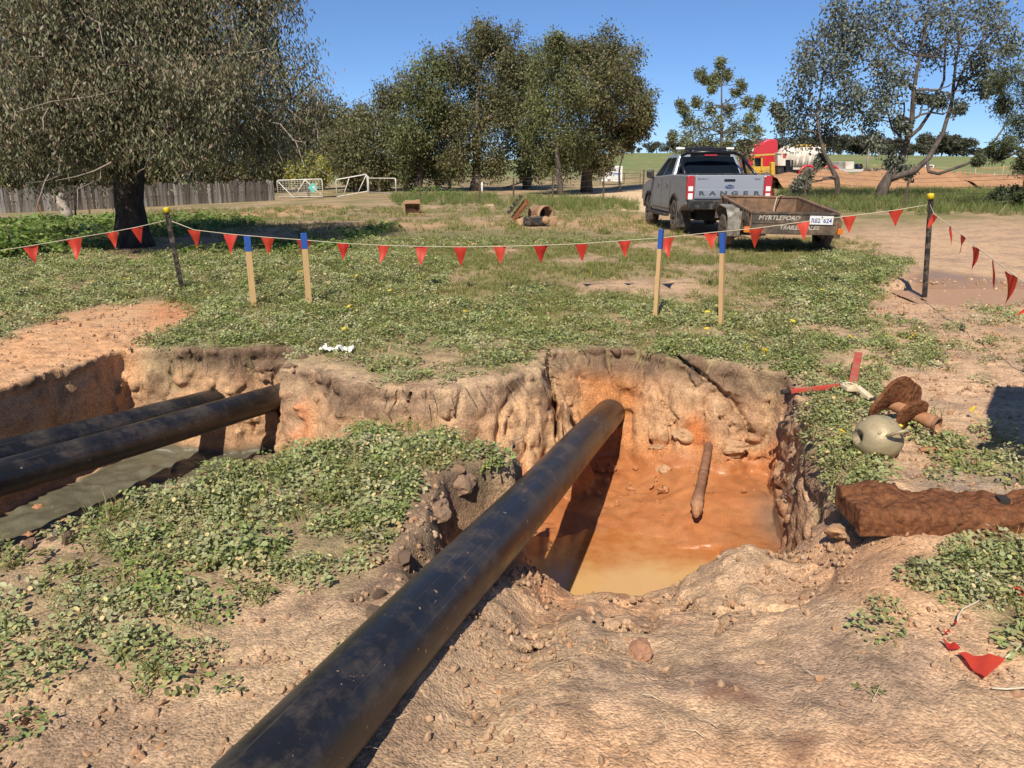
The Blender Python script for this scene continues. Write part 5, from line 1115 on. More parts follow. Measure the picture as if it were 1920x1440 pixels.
px2([(1394, 291), (1398, 281), (1402, 272), (1412, 269), (1421, 269), (1424, 264), (1434, 261), (1446, 262), (1449, 266), (1449, 315), (1394, 315)], YT, YT + 2.4, 'cab', M_TRED, e, o0, 0.10)
px2([(1397, 288), (1402, 274), (1411, 271), (1407, 288)], YT - 0.05, YT + 0.0, 'side_window', M_GLASS, e, o0, 0)
px2([(1407, 283), (1411, 273), (1415, 273), (1412, 284)], YT - 0.08, YT - 0.02, 'mirror', M_WHITED, e, o0, 0)
px2([(1402, 289.5), (1449, 289.5), (1449, 291), (1402, 291)], YT - 0.02, YT + 0.02, 'trim_strip', M_WHITED, e, o0, 0)
px2([(1396, 315), (1455, 315), (1455, 325), (1396, 325)], YT + 0.1, YT + 2.2, 'chassis', M_BLKSAT, e, o0, 0)
for px in (1400, 1430, 1447): 
    c_ = W(px, 330) - o0; MB().lathe([(0.3, 0), (0.50, 0.0), (0.52, 0.1), (0.52, 0.3), (0.3, 0.3), (0.3, 0.0), (0.0, 0.05)], 20, 'y', (c_.x, c_.y - 0.1, 0.52)).build('wheel', M_TYRE, e)
MB().tube([W(1434, 262) - o0, W(1434, 255) - o0], 0.05, 6).build('exhaust_stack', M_CHROME, e)
# white vacuum tanker
YK = YT - 1.5; o0 = Vector((W(1520, 320, YK).x, YK + 1, zg))
e = empty('vacuum_tanker', o0, 0, 'white vacuum tanker truck with ribbed tank and hoses behind the dirt heap', 'tanker truck')
tc = at(1478, 294, YK) - o0; t1 = at(1566, 295, YK) - o0; rt = (at(1500, 273, YK).z - at(1500, 314, YK).z) / 2; yc = 1.0
pro = [(0.0, tc.x - 0.1), (rt * 0.7, tc.x), (rt, tc.x + 0.25), (rt, t1.x - 0.25), (rt * 0.7, t1.x), (0, t1.x + 0.1)]
MB().lathe(pro, 28, 'x', (0, yc, tc.z)).build('tank', M_TWHITE, e)
for k in range(7):
    x = tc.x + 0.5 + (t1.x - tc.x - 0.7) * k / 6
    pts = [Vector((x, yc + (rt + 0.03) * math.cos(a), tc.z + (rt + 0.03) * math.sin(a))) for a in [2 * math.pi * j / 24 for j in range(25)]]
    MB().tube(pts, 0.055, 6, False).build('tank_rib', M_TWHITE, e)
    if k > 0: MB().tube([Vector((x - 0.2, yc - rt - 0.05, tc.z + 0.2)), Vector((x - 0.26, yc - rt - 0.14, tc.z - 0.2)), Vector((x - 0.32, yc - rt - 0.12, tc.z - rt + 0.05))], [0.05, 0.10, 0.11], 8).build('hose', M_TWHITE, e)
MB().tube([Vector((tc.x + 0.6, yc - 0.3, tc.z + rt + 0.05)), Vector((t1.x - 0.1, yc - 0.3, tc.z + rt + 0.05))], 0.07, 8).build('top_pipe', M_CAT, e)
MB().box(((tc.x + t1.x) / 2 + 0.3, yc, tc.z - rt - 0.12), (t1.x - tc.x + 0.6, 1.9, 0.25)).build('tray', M_TWHITE, e)
px2([(1455, 286), (1485, 286), (1485, 300), (1470, 300), (1470, 311), (1455, 311)], YK - 0.1, YK + 0.6, 'toolbox', M_TWHITE, e, o0)
px2([(1468, 288), (1474, 288), (1474, 296), (1468, 296)], YK - 0.13, YK - 0.09, 'red_decal', M_REDS, e, o0, 0); px2([(1457, 288), (1465, 288), (1465, 289.5), (1457, 289.5)], YK - 0.13, YK - 0.09, 'lettering_strip', M_DGREY, e, o0, 0)
for px in (1483, 1493): MB().tube([at(px, 286, YK - 0.2) - o0, at(px, 312, YK - 0.2) - o0], 0.03, 6).build('rail_post', M_TWHITE, e)
px2([(1470, 300), (1484, 300), (1484, 328), (1470, 328)], YK + 0.0, YK + 0.7, 'pump', M_BLKSAT, e, o0); px2([(1455, 312), (1466, 310), (1468, 330), (1454, 330)], YK, YK + 0.7, 'engine', M_BLKPL, e, o0)
px2([(1484, 318), (1566, 318), (1566, 328), (1484, 328)], YK + 0.4, YK + 1.6, 'chassis', M_BLKSAT, e, o0, 0)
for px in (1516, 1558):
    c_ = at(px, 328, YK) - o0; MB().lathe([(0.26, 0.0), (0.47, 0.0), (0.50, 0.08), (0.50, 0.3), (0.26, 0.3), (0.26, 0.0), (0.1, 0.02), (0, 0.0)], 22, 'y', (c_.x, -0.9, c_.z)).build('wheel', M_TYRE, e)
    MB().tube([Vector((c_.x + 0.62 * math.cos(a), -0.8, c_.z + 0.62 * math.sin(a))) for a in np.linspace(0.1, math.pi - 0.1, 10)], 0.09, 6).build('red_mudguard', M_TRED, e)
# low loader
o0 = Vector((at(1610, 322, YT - 0.5).x, YT, zg)); e = empty('low_loader', o0, 0, 'pale flat-deck low loader trailer behind the dirt heap', 'trailer')
px2([(1555, 316.5), (1664, 317.5), (1664, 321.5), (1555, 321.5)], YT - 0.6, YT + 1.9, 'deck', M_DECK, e, o0, 0); px2([(1572, 303), (1588, 303), (1588, 318), (1572, 318)], YT - 0.6, YT + 1.9, 'headboard', M_TWHITE, e, o0)
for px in (1619, 1636, 1653):
    c_ = W(px, 325) - o0; MB().lathe([(0.25, 0), (0.36, 0.0), (0.38, 0.1), (0.38, 0.3), (0.25, 0.3), (0.2, 0.03), (0, 0.0)], 20, 'y', (c_.x, -0.7, c_.z)).build('wheel', M_TYRE, e)
tag(MB().lathe([(0.16, 0), (0.20, 0.0), (0.20, 0.8), (0.16, 0.8), (0.16, 0.0)], 20, 'y').build('black_drum', M_BLKSAT, None, 0, W(1613, 312.5, YT - 0.5)), 'black pipe roll standing on the pale low loader deck', 'pipe roll')
# yellow loader
YL = 52.0; o0 = Vector((at(1430, 320, YL).x, YL, zg)); e = empty('yellow_loader', o0, 0, 'yellow earthmoving machine half hidden behind the ute', 'machine')
px2([(1409, 291), (1446, 288), (1446, 291), (1409, 294)], YL - 0.2, YL + 1.5, 'canopy', M_CAT, e, o0)
for px in (1413, 1428): px2([(px - 1.3, 292), (px + 1.3, 292), (px + 1.3, 320), (px - 1.3, 320)], YL - 0.1, YL + 0.0, 'canopy_post', M_CAT, e, o0, 0)
px2([(1415, 296), (1426, 296), (1426, 312), (1415, 312)], YL + 0.1, YL + 0.3, 'cab_window', M_GLASS, e, o0, 0); px2([(1400, 312), (1440, 312), (1440, 335), (1400, 335)], YL, YL + 1.6, 'body', M_CAT, e, o0)
px2([(1444, 304), (1451, 304), (1452, 330), (1453, 358), (1445, 358)], YL - 0.3, YL + 0.1, 'loader_arm', M_CAT, e, o0)
for px in (1404, 1436): c_ = at(px, 338, YL) - o0; MB().lathe([(0.2, 0), (0.45, 0.0), (0.48, 0.1), (0.48, 0.35), (0.2, 0.35), (0.15, 0.05), (0, 0.05)], 18, 'y', (c_.x, -0.2, 0.48)).build('wheel', M_TYRE, e)
# cone, utility pole, small board, far pennants
M_ORANGE = simple('cone_orange', (0.75, 0.16, 0.02), 0.5, 0, 0.1, 8)
b = on(1447, 376); e = empty('traffic_cone', b, 0, 'orange traffic cone in the grass beside the ute tailgate', 'cone')
MB().lathe([(0.0, 0.56), (0.03, 0.56), (0.13, 0.03), (0.0, 0.03)], 16).build('cone_body', M_ORANGE, e); MB().box((0, 0, 0.015), (0.36, 0.36, 0.03)).build('cone_base', M_ORANGE, e, 0.005)
b = at(1625, 318, 85); b.z = float(ground_h(np.array([b.x]), np.array([b.y]))[0])
e = empty('power_pole', b, 0, 'grey timber power pole standing in the green paddock', 'pole'); ph = at(1625, 265, b.y).z - b.z
MB().tube([(0, 0, -0.2), (0, 0, ph)], [0.14, 0.10], 8).build('shaft', M_GREYW, e); MB().box((0, 0, ph - 0.3), (0.9, 0.08, 0.08)).build('crossarm', M_GREYW, e)
b = at(1741, 322, 56); e = empty('numbered_board', Vector((b.x, b.y, zg)), 0, 'small white board numbered 07 on the dirt heap', 'sign')
hh = at(1741, 308, 56).z - zg; MB().box((0, 0, hh - 0.28), (0.62, 0.04, 0.50)).build('board', M_WHITE, e)
text_mesh('07', 0.46, M_BLKSAT, e, Matrix.Translation((0, -0.03, hh - 0.28)) @ RX, 'digits', 0.012, 0.004); MB().tube([(-0.2, 0.04, 0), (-0.2, 0.04, hh - 0.1)], 0.03, 6).build('leg', M_OLDST, e); MB().tube([(0.2, 0.04, 0), (0.2, 0.04, hh - 0.1)], 0.03, 6).build('leg', M_OLDST, e)
for (xa, ya, xb, yb, dist, n_, lab) in ((1795, 322, 1935, 326, 66, 14, 'orange pennant line on low stakes across the paddock beside the dirt heap'), (1590, 309, 1690, 306, 110, 12, 'far orange and white pennant line across the green paddock'), (1830, 314, 1935, 306, 75, 10, 'upper orange pennant line across the paddock behind the drooping branch')):
    a, c_ = at(xa, ya, dist), at(xb, yb, dist); e = empty('site_bunting', a, 0, lab, 'bunting')
    MB().tube([Vector((0, 0, 0)), (c_ - a) * 0.5 - Vector((0, 0, 0.15)), c_ - a], 0.012, 4).build('string', M_STRING, e)
    for k in range(n_):
        t = (k + 0.5) / n_; p = (c_ - a) * t - Vector((0, 0, 0.15 * (1 - (2 * t - 1) ** 2))); MB().prism([(-0.08, 0), (0.08, 0), (0, -0.17)], 'y', -0.006, 0.006).build('flag', M_ORANGE, e, 0, p)
    for t in (0.0, 0.5, 1.0):
        p = (c_ - a) * t; gz_ = float(ground_h(np.array([(a + p).x]), np.array([(a + p).y]))[0]) - a.z; MB().tube([Vector((p.x, p.y, gz_)), p], 0.03, 5).build('stake', M_PALEW, e)
# dirt heaps
g = NG('orange_spoil'); co = g.coord(); n = g.noise(co, 1.2, 8, 0.7); g.set('Base Color', g.mix(n, (0.38, 0.18, 0.08), (0.60, 0.335, 0.175))); g.set('Roughness', 0.95); g.set('Normal', g.bump(g.noise(co, 3, 6, 0.7), 0.25)); M_SPOIL = g.m
def heap(xa, xb, y0, y1, toppx, label, seed):
    xs = np.linspace(at(xa, 335, (y0 + y1) / 2).x, at(xb, 335, (y0 + y1) / 2).x, 130); ys = np.linspace(y0, y1, 26); X_, Y_ = np.meshgrid(xs, ys, indexing='ij')
    tpx = np.interp(np.linspace(xa, xb, 130), [q[0] for q in toppx], [q[1] for q in toppx]); ztop = np.array([at(1500, t, (y0 + y1) / 2).z for t in tpx])
    cr_ = np.sin(np.pi * (Y_ - y0) / (y1 - y0)) ** 0.8; base_ = ground_h(X_, Y_) - 0.1
    Z_ = base_ + np.maximum(ztop[:, None] - base_, 0.05) * cr_ * (0.88 + 0.25 * fbm(X_ * 0.9, Y_ * 0.9, seed, 4)) + 0.12 * fbm(X_ * 2.5, Y_ * 2.5, seed, 3) * cr_
    id_ = np.arange(X_.size).reshape(X_.shape); F_ = np.stack([id_[:-1, :-1], id_[1:, :-1], id_[1:, 1:], id_[:-1, 1:]], -1).reshape(-1, 4)
    o = link_mesh('spoil_heap', np_mesh('spoil_heap', np.stack([X_.ravel(), Y_.ravel(), Z_.ravel()], 1), F_, True), M_SPOIL); tag(o, label, 'dirt heap')
heap(1440, 1700, 46, 53, [(1440, 327), (1480, 324), (1540, 318), (1600, 319), (1660, 316), (1700, 322)], 'long orange spoil heap in front of the tanker and low loader', 2.0)
heap(1690, 1830, 47, 54, [(1690, 326), (1720, 314), (1750, 310), (1780, 321), (1830, 334)], 'humped orange spoil heap under the leaning gum branch', 5.0)
heap(1800, 1990, 46, 52, [(1800, 334), (1840, 326), (1880, 324), (1990, 327)], 'low tan spoil bank at the far paddock edge', 8.0)
# ================================================================ TREES
def leaves_np(P, L, Wd, droop, pal, rng, cvar=0.22, clus=None, flat=0.0):
    n = len(P)
    d = rng.normal(size=(n, 3)); d /= np.linalg.norm(d, axis=1)[:, None]
    d = d * (1 - droop) + np.array((0, 0, -1.0)) * droop; d /= np.linalg.norm(d, axis=1)[:, None] + 1e-9
    r = rng.normal(size=(n, 3)); r[:, 2] *= (1 - flat); s = np.cross(d, r); s /= np.linalg.norm(s, axis=1)[:, None] + 1e-9
    l = L * rng.uniform(0.65, 1.3, n)[:, None]; w_ = Wd * rng.uniform(0.7, 1.3, n)[:, None]
    V = np.stack([P, P + d * l * 0.45 + s * w_ / 2, P + d * l, P + d * l * 0.45 - s * w_ / 2], 1).reshape(-1, 3)
    F = np.arange(n * 4).reshape(n, 4)
    pal = np.array(pal); c = pal[rng.integers(0, len(pal), n)] * rng.uniform(1 - cvar, 1 + cvar, n)[:, None]
    if clus is not None: c = c * clus[:, None]
    return V, F, np.repeat(c, 4, 0).clip(0.005, 0.9)
M_LEAF = leafy('gum_leaf', (1.14, 1.14, 1.08), trans=0.24); M_LEAFT = leafy('thin_leaf', trans=0.35)
def barkm(name, a, b_, sc=6):
    g = NG(name); co = g.coord(); mp = g.n('ShaderNodeMapping'); mp.inputs['Scale'].default_value = (1, 1, 0.3); g.l(co, mp.inputs[0])
    n = g.noise(mp.outputs[0], sc, 6, 0.7); g.set('Base Color', g.mix(g.ramp(n, [(0.35, 0.0), (0.65, 1.0)]), a, b_)); g.set('Roughness', 0.92); g.set('Normal', g.bump(n, 0.05)); return g.m
M_BARKD = barkm('dark_rough_bark', (0.028, 0.020, 0.015), (0.085, 0.062, 0.047)); M_BARKG = barkm('grey_gum_bark', (0.12, 0.095, 0.075), (0.34, 0.28, 0.23), 3)
M_BARKM = barkm('brown_gum_bark', (0.040, 0.030, 0.024), (0.155, 0.120, 0.095), 4)
def wob(a, b_, n, amp, rng):
    a, b_ = Vector(a), Vector(b_); out = []
    for i in range(n + 1):
        t = i / n; k = math.sin(math.pi * t) * amp
        out.append(a.lerp(b_, t) + Vector(rng.normal(size=3)) * k * 0.5)
    return out
def tree(name, base, lobes, label, pal, leaf, bark, n_leaf, trunk, droop=0.35, seed=1, clusters=22, twig=0.012, shell=0.5, cat='tree', group=None, leafmat=None, bare=0, fork=0.4, squash=1.0, limbs=True, flat=0.0, sgk=0.20):
    """base: foot of the trunk; lobes: (centre, radius); trunk: [(point, radius), ...]"""
    rng = np.random.default_rng(seed); b = Vector(base); e = empty(name, b, 0, label, cat, group)
    mb = MB(); tp = [Vector(p) - b for p, r in trunk]; tr_ = [r for p, r in trunk]
    mb.tube(tp, tr_, 10, True, 0.05)
    PP = []; CC = []
    for (c_, r) in lobes:
        c_ = Vector(c_) - b
        if limbs:
            k = min(range(len(tp)), key=lambda i: (tp[i] - c_).length + max(0, tp[i].z - c_.z) * 1.5)
            k = max(k, int(fork * (len(tp) - 1)))
            if (tp[k] - c_).length > r * 0.4:
                rr_ = max(twig * 1.4, min(tr_[k] * 0.55, 0.05 * (tp[k] - c_).length))
                pts = wob(tp[k], c_, 5, 0.12 * (tp[k] - c_).length, rng); mb.tube(pts, list(np.linspace(rr_, twig, 6)), 6)
        for j in range(clusters):
            v = rng.normal(size=3); v /= np.linalg.norm(v); v *= r * rng.uniform(shell, 1.02); v[2] *= squash
            q = c_ + Vector(v)
            if j % 3 == 0: mb.tube(wob(c_, q, 3, 0.15 * r, rng), list(np.linspace(twig, twig * 0.35, 4)), 4, False)
            m = max(3, int(n_leaf / clusters * rng.uniform(0.4, 1.6)))
            sg_ = r * sgk
            pts = np.array(q)[None, :] + rng.normal(size=(m, 3)) * np.array((sg_, sg_, sg_ * 1.25))[None, :] - np.array((0, 0, sg_ * 0.4))
            PP.append(pts); CC.append(np.full(m, rng.uniform(0.72, 1.25)))
    tk = mb.build('trunk', bark, e)
    V, F, C = leaves_np(np.concatenate(PP), leaf[0], leaf[1], droop, pal, rng, 0.25, np.concatenate(CC), flat)
    link_mesh('crown', np_mesh('crown', V, F, False, C), leafmat or M_LEAF, e)
    if bare:
        m2 = MB(); allp = np.concatenate(PP)
        for i in rng.integers(0, len(allp), bare):
            a = Vector(allp[i]); m2.tube(wob(a, a + Vector((rng.normal() * 0.5, rng.normal() * 0.5 - 0.15, rng.uniform(-0.7, 0.1))), 3, 0.12, rng), [0.014, 0.011, 0.008, 0.004], 4, False)
        o = m2.build('bare_twigs', M_TWIG, e); tag(o, kind='stuff')
    return e
M_TWIG = simple('pale_twig', (0.30, 0.235, 0.195), 0.9, 0, 0.3, 5)
PAL_BIG = [(0.145, 0.138, 0.075), (0.175, 0.155, 0.092), (0.120, 0.130, 0.065), (0.205, 0.138, 0.092), (0.155, 0.150, 0.085), (0.125, 0.135, 0.070), (0.23, 0.205, 0.14)]
# ---- the big shady tree
rng = np.random.default_rng(4); tb = on(258, 462); L_ = []
for k in range(84):
    th = math.asin(rng.uniform(0.0, 0.98)); ph = rng.uniform(0, 2 * math.pi); q = rng.uniform(0.45, 0.90) if k % 4 else rng.uniform(0.1, 0.45)
    rx = 3.55 if math.cos(ph) > 0 else 4.6
    c_ = Vector((tb.x + rx * math.cos(ph) * math.cos(th) * q, tb.y + 3.4 * math.sin(ph) * math.cos(th) * q + 0.2, 2.25 + 4.7 * math.sin(th) * q))
    L_.append((c_, rng.uniform(0.62, 1.0)))
for px, py, dy in ((560, 170, 0.4), (575, 230, 0), (545, 290, -0.6), (490, 300, -1.4), (430, 290, -2.2), (520, 60, 0.6), (500, 10, 0), (350, 285, -2.6), (260, 270, -2.8), (180, 300, -2.6), (110, 315, -2.0), (60, 300, -1.6), (20, 270, -2), (140, 240, -3), (400, 220, -3), (300, 180, -3.2), (470, 150, -2.2)):
    q_ = at(px, py, tb.y + dy * 0.8); q_.z = max(q_.z + 0.40, 1.75); q_.x -= 0.25; L_.append((q_, rng.uniform(0.6, 0.8)))
tree('shady_tree', tb, L_, 'big broad dark-trunked gum tree with drooping grey-brown leaves', PAL_BIG, (0.092, 0.026), M_BARKD, 2000,
     [(tb + Vector((0.0, 0, -0.15)), 0.38), (tb + Vector((-0.02, 0, 0.25)), 0.27), (tb + Vector((-0.06, 0, 0.8)), 0.25), (tb + Vector((-0.02, 0.05, 1.3)), 0.28), (tb + Vector((0.1, 0.1, 1.9)), 0.26), (tb + Vector((0.0, 0.2, 3.0)), 0.18), (tb + Vector((0.2, 0.1, 4.4)), 0.12), (tb + Vector((0.1, 0.2, 6.0)), 0.06)],
     0.58, 21, 22, 0.016, 0.45, bare=300, fork=0.42)
# ---- gum clump behind the gates and the road: lobes drawn on the photograph, each tree at its own distance
def px_tree(name, bx, by, lob, label, pal, leaf, bark, n_leaf, r0, seed, dist=None, stem=None, k_r=1.0, **k):
    b = on(bx, by)
    if dist:
        b = at(bx, by, dist); b.z = float(ground_h(np.array([b.x]), np.array([dist]))[0])
    rng = np.random.default_rng(seed); Y = b.y; sc = Y / FPX
    lobes = []
    for px, py, rp_ in lob:
        r = rp_ * sc * k_r; dy = rng.uniform(-1.0, 1.0) * min(2.2, 1.6 * r); q = at(px, py, Y + dy); lobes.append((q, r))
    if stem: tk = [(at(px, py, Y), r) for px, py, r in stem]; tk[0] = (b + Vector((0, 0, -0.1)), tk[0][1])
    else:
        top = max(lobes, key=lambda q: q[0].z)[0]; cx = sum(q[0].x for q in lobes) / len(lobes)
        tk = [(b + Vector((0, 0, -0.1)), r0 * 1.15)] + [(b.lerp(Vector((top.x * 0.5 + cx * 0.5, Y, top.z)), t) + Vector((math.sin(t * 5 + seed) * 0.12 * Y / 45, 0, 0)), r0 * (1 - 0.85 * t)) for t in np.linspace(0.08, 0.92, 8)]
    return tree(name, b, lobes, label, pal, leaf, bark, int(n_leaf * (2.1 if k_r > 1.1 else 1.7)), tk, seed=seed, **k)
PAL_G = [(0.100, 0.104, 0.044), (0.125, 0.126, 0.054), (0.145, 0.135, 0.064), (0.110, 0.112, 0.048), (0.165, 0.130, 0.070)]
PAL_G2 = [(0.108, 0.118, 0.045), (0.135, 0.144, 0.056), (0.160, 0.162, 0.070), (0.120, 0.128, 0.050)]
GL = (0.23, 0.09); GK = dict(k_r=1.18, droop=0.4, clusters=26, twig=0.02, shell=0.35, group='gum trees behind the gates and road')
px_tree('gum_tree', 700, 352, [(655, 268, 32), (690, 238, 36), (722, 208, 36), (752, 182, 34), (620, 270, 30), (690, 300, 36), (640, 300, 28), (730, 280, 38), (760, 255, 36), (715, 315, 30), (665, 322, 26)], 'bushy gum tree standing behind the open white gate leaves', PAL_G, GL, M_BARKG, 1500, 0.22, 31, dist=60, **GK)
px_tree('gum_tree', 780, 354, [(790, 170, 36), (815, 135, 34), (800, 220, 44), (765, 260, 38), (840, 195, 40), (800, 290, 38), (835, 250, 38), (770, 310, 26), (830, 310, 26)], 'gum tree with round dark butt beside the grey timber posts', PAL_G2, GL, M_BARKD, 1500, 0.30, 32, dist=57, **GK)
px_tree('gum_tree', 888, 352, [(862, 112, 34), (905, 72, 30), (940, 85, 32), (962, 120, 26), (900, 135, 44), (945, 160, 40), (880, 190, 46), (930, 220, 46), (870, 250, 40), (905, 290, 38), (850, 300, 30), (960, 210, 30)], 'tallest gum tree in the clump with a pale forked trunk', PAL_G, GL, M_BARKG, 1600, 0.34, 33, dist=58, **GK)
px_tree('gum_tree', 985, 350, [(1000, 112, 28), (978, 130, 30), (1000, 180, 36), (985, 165, 34), (975, 230, 38), (1005, 250, 36), (960, 280, 32), (995, 300, 30)], 'slim gum tree behind the pale strainer post', PAL_G2, GL, M_BARKM, 900, 0.2, 37, dist=62, **GK)
px_tree('gum_tree', 1050, 366, [(1040, 85, 22), (1032, 130, 34), (1062, 165, 34), (1022, 200, 38), (1055, 235, 42), (1010, 262, 34), (1078, 278, 30), (1040, 300, 26)], 'gum tree with a straight dark trunk in the roadside grass', PAL_G2, (0.22, 0.07), M_BARKM, 1400, 0.19, 34, fork=0.1, **GK)
px_tree('gum_tree', 1100, 346, [(1090, 105, 30), (1128, 100, 34), (1165, 120, 34), (1190, 165, 30), (1140, 160, 46), (1098, 170, 40), (1203, 205, 22), (1155, 215, 40), (1108, 235, 42), (1190, 240, 20), (1085, 280, 28), (1130, 285, 26), (1160, 265, 18)], 'round-crowned gum tree with a forked trunk beside the white noticeboard', PAL_G, GL, M_BARKM, 1700, 0.42, 35, dist=55, **GK)
px_tree('gum_tree', 590, 352, [(560, 240, 34), (600, 228, 34), (640, 225, 36), (665, 240, 30), (605, 280, 38), (545, 295, 34), (645, 275, 30), (575, 310, 30)], 'dark gum tree behind the white mesh gate and the wattle', PAL_G, (0.32, 0.12), M_BARKD, 1300, 0.25, 36, dist=66, **GK)
px_tree('gum_tree', 480, 352, [(470, 270, 40), (520, 280, 36), (430, 290, 40), (490, 310, 34), (390, 290, 36), (360, 322, 26), (420, 326, 24), (470, 326, 24), (515, 324, 22)], 'dark gum tree rising behind the paling fence', PAL_G, (0.32, 0.12), M_BARKD, 1000, 0.25, 38, dist=64, **GK)
px_tree('gum_tree', 180, 352, [(60, 270, 44), (130, 260, 44), (200, 270, 44), (270, 285, 40), (0, 285, 44), (330, 300, 34), (20, 325, 26), (80, 325, 26), (140, 325, 26), (200, 325, 26), (260, 325, 26), (310, 325, 24), (-40, 320, 30)], 'gum tree beyond the fence hidden by the shady tree', PAL_G, (0.34, 0.13), M_BARKD, 900, 0.28, 39, dist=60, **GK)
px_tree('dead_tree', 1160, 345, [(1148, 278, 7), (1180, 268, 6), (1165, 290, 8)], 'bare pale dead sapling behind the white noticeboard', [(0.30, 0.25, 0.2)], (0.12, 0.015), M_PALEBARK, 24, 0.10, 40, dist=57, clusters=10, twig=0.025, fork=0.1)
# ---- wattle
px_tree('wattle_bush', 580, 356, [(560, 318, 18), (588, 303, 19), (606, 318, 16), (575, 328, 20), (550, 330, 14), (598, 332, 16)], 'pale green wattle bush with yellow blossom behind the mesh gate', [(0.20, 0.22, 0.085), (0.25, 0.26, 0.12), (0.16, 0.19, 0.07), (0.55, 0.42, 0.04)], (0.16, 0.055), M_BARKM, 1300, 0.10, 41, dist=50, cat='bush', clusters=22, twig=0.012, shell=0.3, droop=0.1)
# ---- grey-leaved gums in the paddock
PAL_S = [(0.135, 0.155, 0.105), (0.195, 0.210, 0.155), (0.105, 0.120, 0.085), (0.25, 0.26, 0.205), (0.16, 0.16, 0.10)]
SG = dict(sgk=0.30, clusters=9, twig=0.012, shell=0.25, droop=0.45, leafmat=M_LEAFT)
px_tree('slender_gum', 1568, 374, [(1560, 55, 36), (1600, 25, 38), (1525, 85, 36), (1505, 135, 36), (1548, 135, 40), (1592, 110, 36), (1492, 185, 32), (1532, 205, 40), (1580, 195, 36), (1472, 222, 22), (1550, 255, 30), (1492, 238, 26), (1612, 170, 28), (1455, 205, 14), (1575, 0, 34), (1540, 300, 12), (1510, 335, 14), (1495, 345, 10)],
        'slender grey-leaved gum with a pale bent trunk in the paddock grass', PAL_S, (0.145, 0.085), M_BARKM, 340, 0.1, 51, dist=33.5, stem=[(1568, 374, 0.125), (1571, 352, 0.115), (1569, 335, 0.105), (1558, 312, 0.095), (1546, 288, 0.08), (1536, 255, 0.065), (1532, 215, 0.05), (1545, 130, 0.03), (1560, 60, 0.015)], fork=0.35, **SG)
R2 = [(1680, 30, 40), (1722, 10, 42), (1765, 20, 42), (1812, 10, 42), (1852, 30, 36), (1700, 85, 34), (1640, 50, 38), (1652, 112, 34), (1690, 145, 34), (1742, 100, 30), (1790, 70, 32), (1822, 145, 22), (1842, 105, 22), (1662, 185, 30), (1640, 225, 30), (1690, 232, 16), (1852, 165, 20), (1762, 185, 14), (1872, 55, 36), (1640, 265, 20), (1672, 300, 18), (1700, 320, 12), (1900, 90, 24), (1730, 180, 12), (1800, 200, 12), (1600, 80, 30)]
px_tree('leaning_gum', 1650, 374, R2, 'leaning multi-limbed grey gum with a low sprawling limb over the dirt heap', PAL_S, (0.15, 0.085), M_BARKM, 300, 0.2, 52, dist=34.0,
        stem=[(1646, 374, 0.30), (1656, 350, 0.23), (1668, 330, 0.19), (1690, 300, 0.15), (1700, 268, 0.125), (1710, 225, 0.10), (1713, 170, 0.08), (1724, 105, 0.06), (1738, 40, 0.05), (1742, -20, 0.02)], fork=0.3, **SG)
lg = bpy.data.objects['leaning_gum']
def limb(pts):
    m = MB().tube([at(px, py, 34.0 + dy) - lg.location for px, py, r, dy in pts], [r * 0.72 for _, _, r, _ in pts], 9, True, 0.05); m.build('limb', M_BARKM, lg)
limb([(1662, 338, 0.20, 0), (1690, 328, 0.19, -0.3), (1715, 320, 0.18, -0.4), (1742, 295, 0.15, -0.2), (1768, 250, 0.12, 0.2), (1785, 190, 0.10, 0.4), (1792, 120, 0.07, 0.5), (1805, 40, 0.04, 0.5)])
limb([(1738, 305, 0.09, -0.3), (1742, 322, 0.10, -0.8), (1760, 326, 0.09, -1.0), (1800, 312, 0.08, -1.2), (1838, 298, 0.07, -1.3), (1866, 262, 0.055, -1.3), (1890, 228, 0.04, -1.2), (1915, 200, 0.02, -1.0)])
limb([(1700, 262, 0.11, 0.2), (1725, 240, 0.10, 0.3), (1748, 205, 0.085, 0.4), (1770, 150, 0.07, 0.5), (1772, 90, 0.05, 0.4), (1780, 30, 0.03, 0.2)])
limb([(1786, 180, 0.06, 0.3), (1812, 120, 0.055, 0.2), (1845, 70, 0.045, 0.0), (1890, 40, 0.03, 0.0)])
limb([(1690, 258, 0.07, 0), (1672, 240, 0.06, 0.2), (1662, 200, 0.05, 0.4), (1650, 150, 0.03, 0.4), (1640, 90, 0.02, 0.3)])
# ---- right-hand acacia and bushes
PAL_A = [(0.085, 0.105, 0.045), (0.115, 0.13, 0.06), (0.15, 0.16, 0.08)]
px_tree('drooping_acacia', 2010, 392, [(1900, 135, 34), (1872, 150, 20), (1880, 190, 24), (1915, 225, 34), (1890, 265, 20), (1862, 285, 15), (1925, 300, 26), (1940, 180, 40), (1960, 100, 40), (1970, 250, 40), (1835, 300, 8)], 'dark drooping acacia with fine foliage hanging over the paddock fence', PAL_A, (0.16, 0.035), M_BARKD, 520, 0.18, 53, dist=27, clusters=16, twig=0.012, shell=0.2, droop=0.4, leafmat=M_LEAFT)
px_tree('dark_bush', 1890, 392, [(1872, 372, 15), (1895, 362, 18), (1918, 372, 20), (1940, 365, 24), (1880, 385, 16), (1910, 388, 18)], 'low dark green bush in the tall grass by the fence picket', [(0.045, 0.058, 0.026), (0.065, 0.08, 0.035)], (0.14, 0.05), M_BARKD, 700, 0.05, 54, cat='bush', clusters=16, twig=0.01, shell=0.2, droop=0.2)
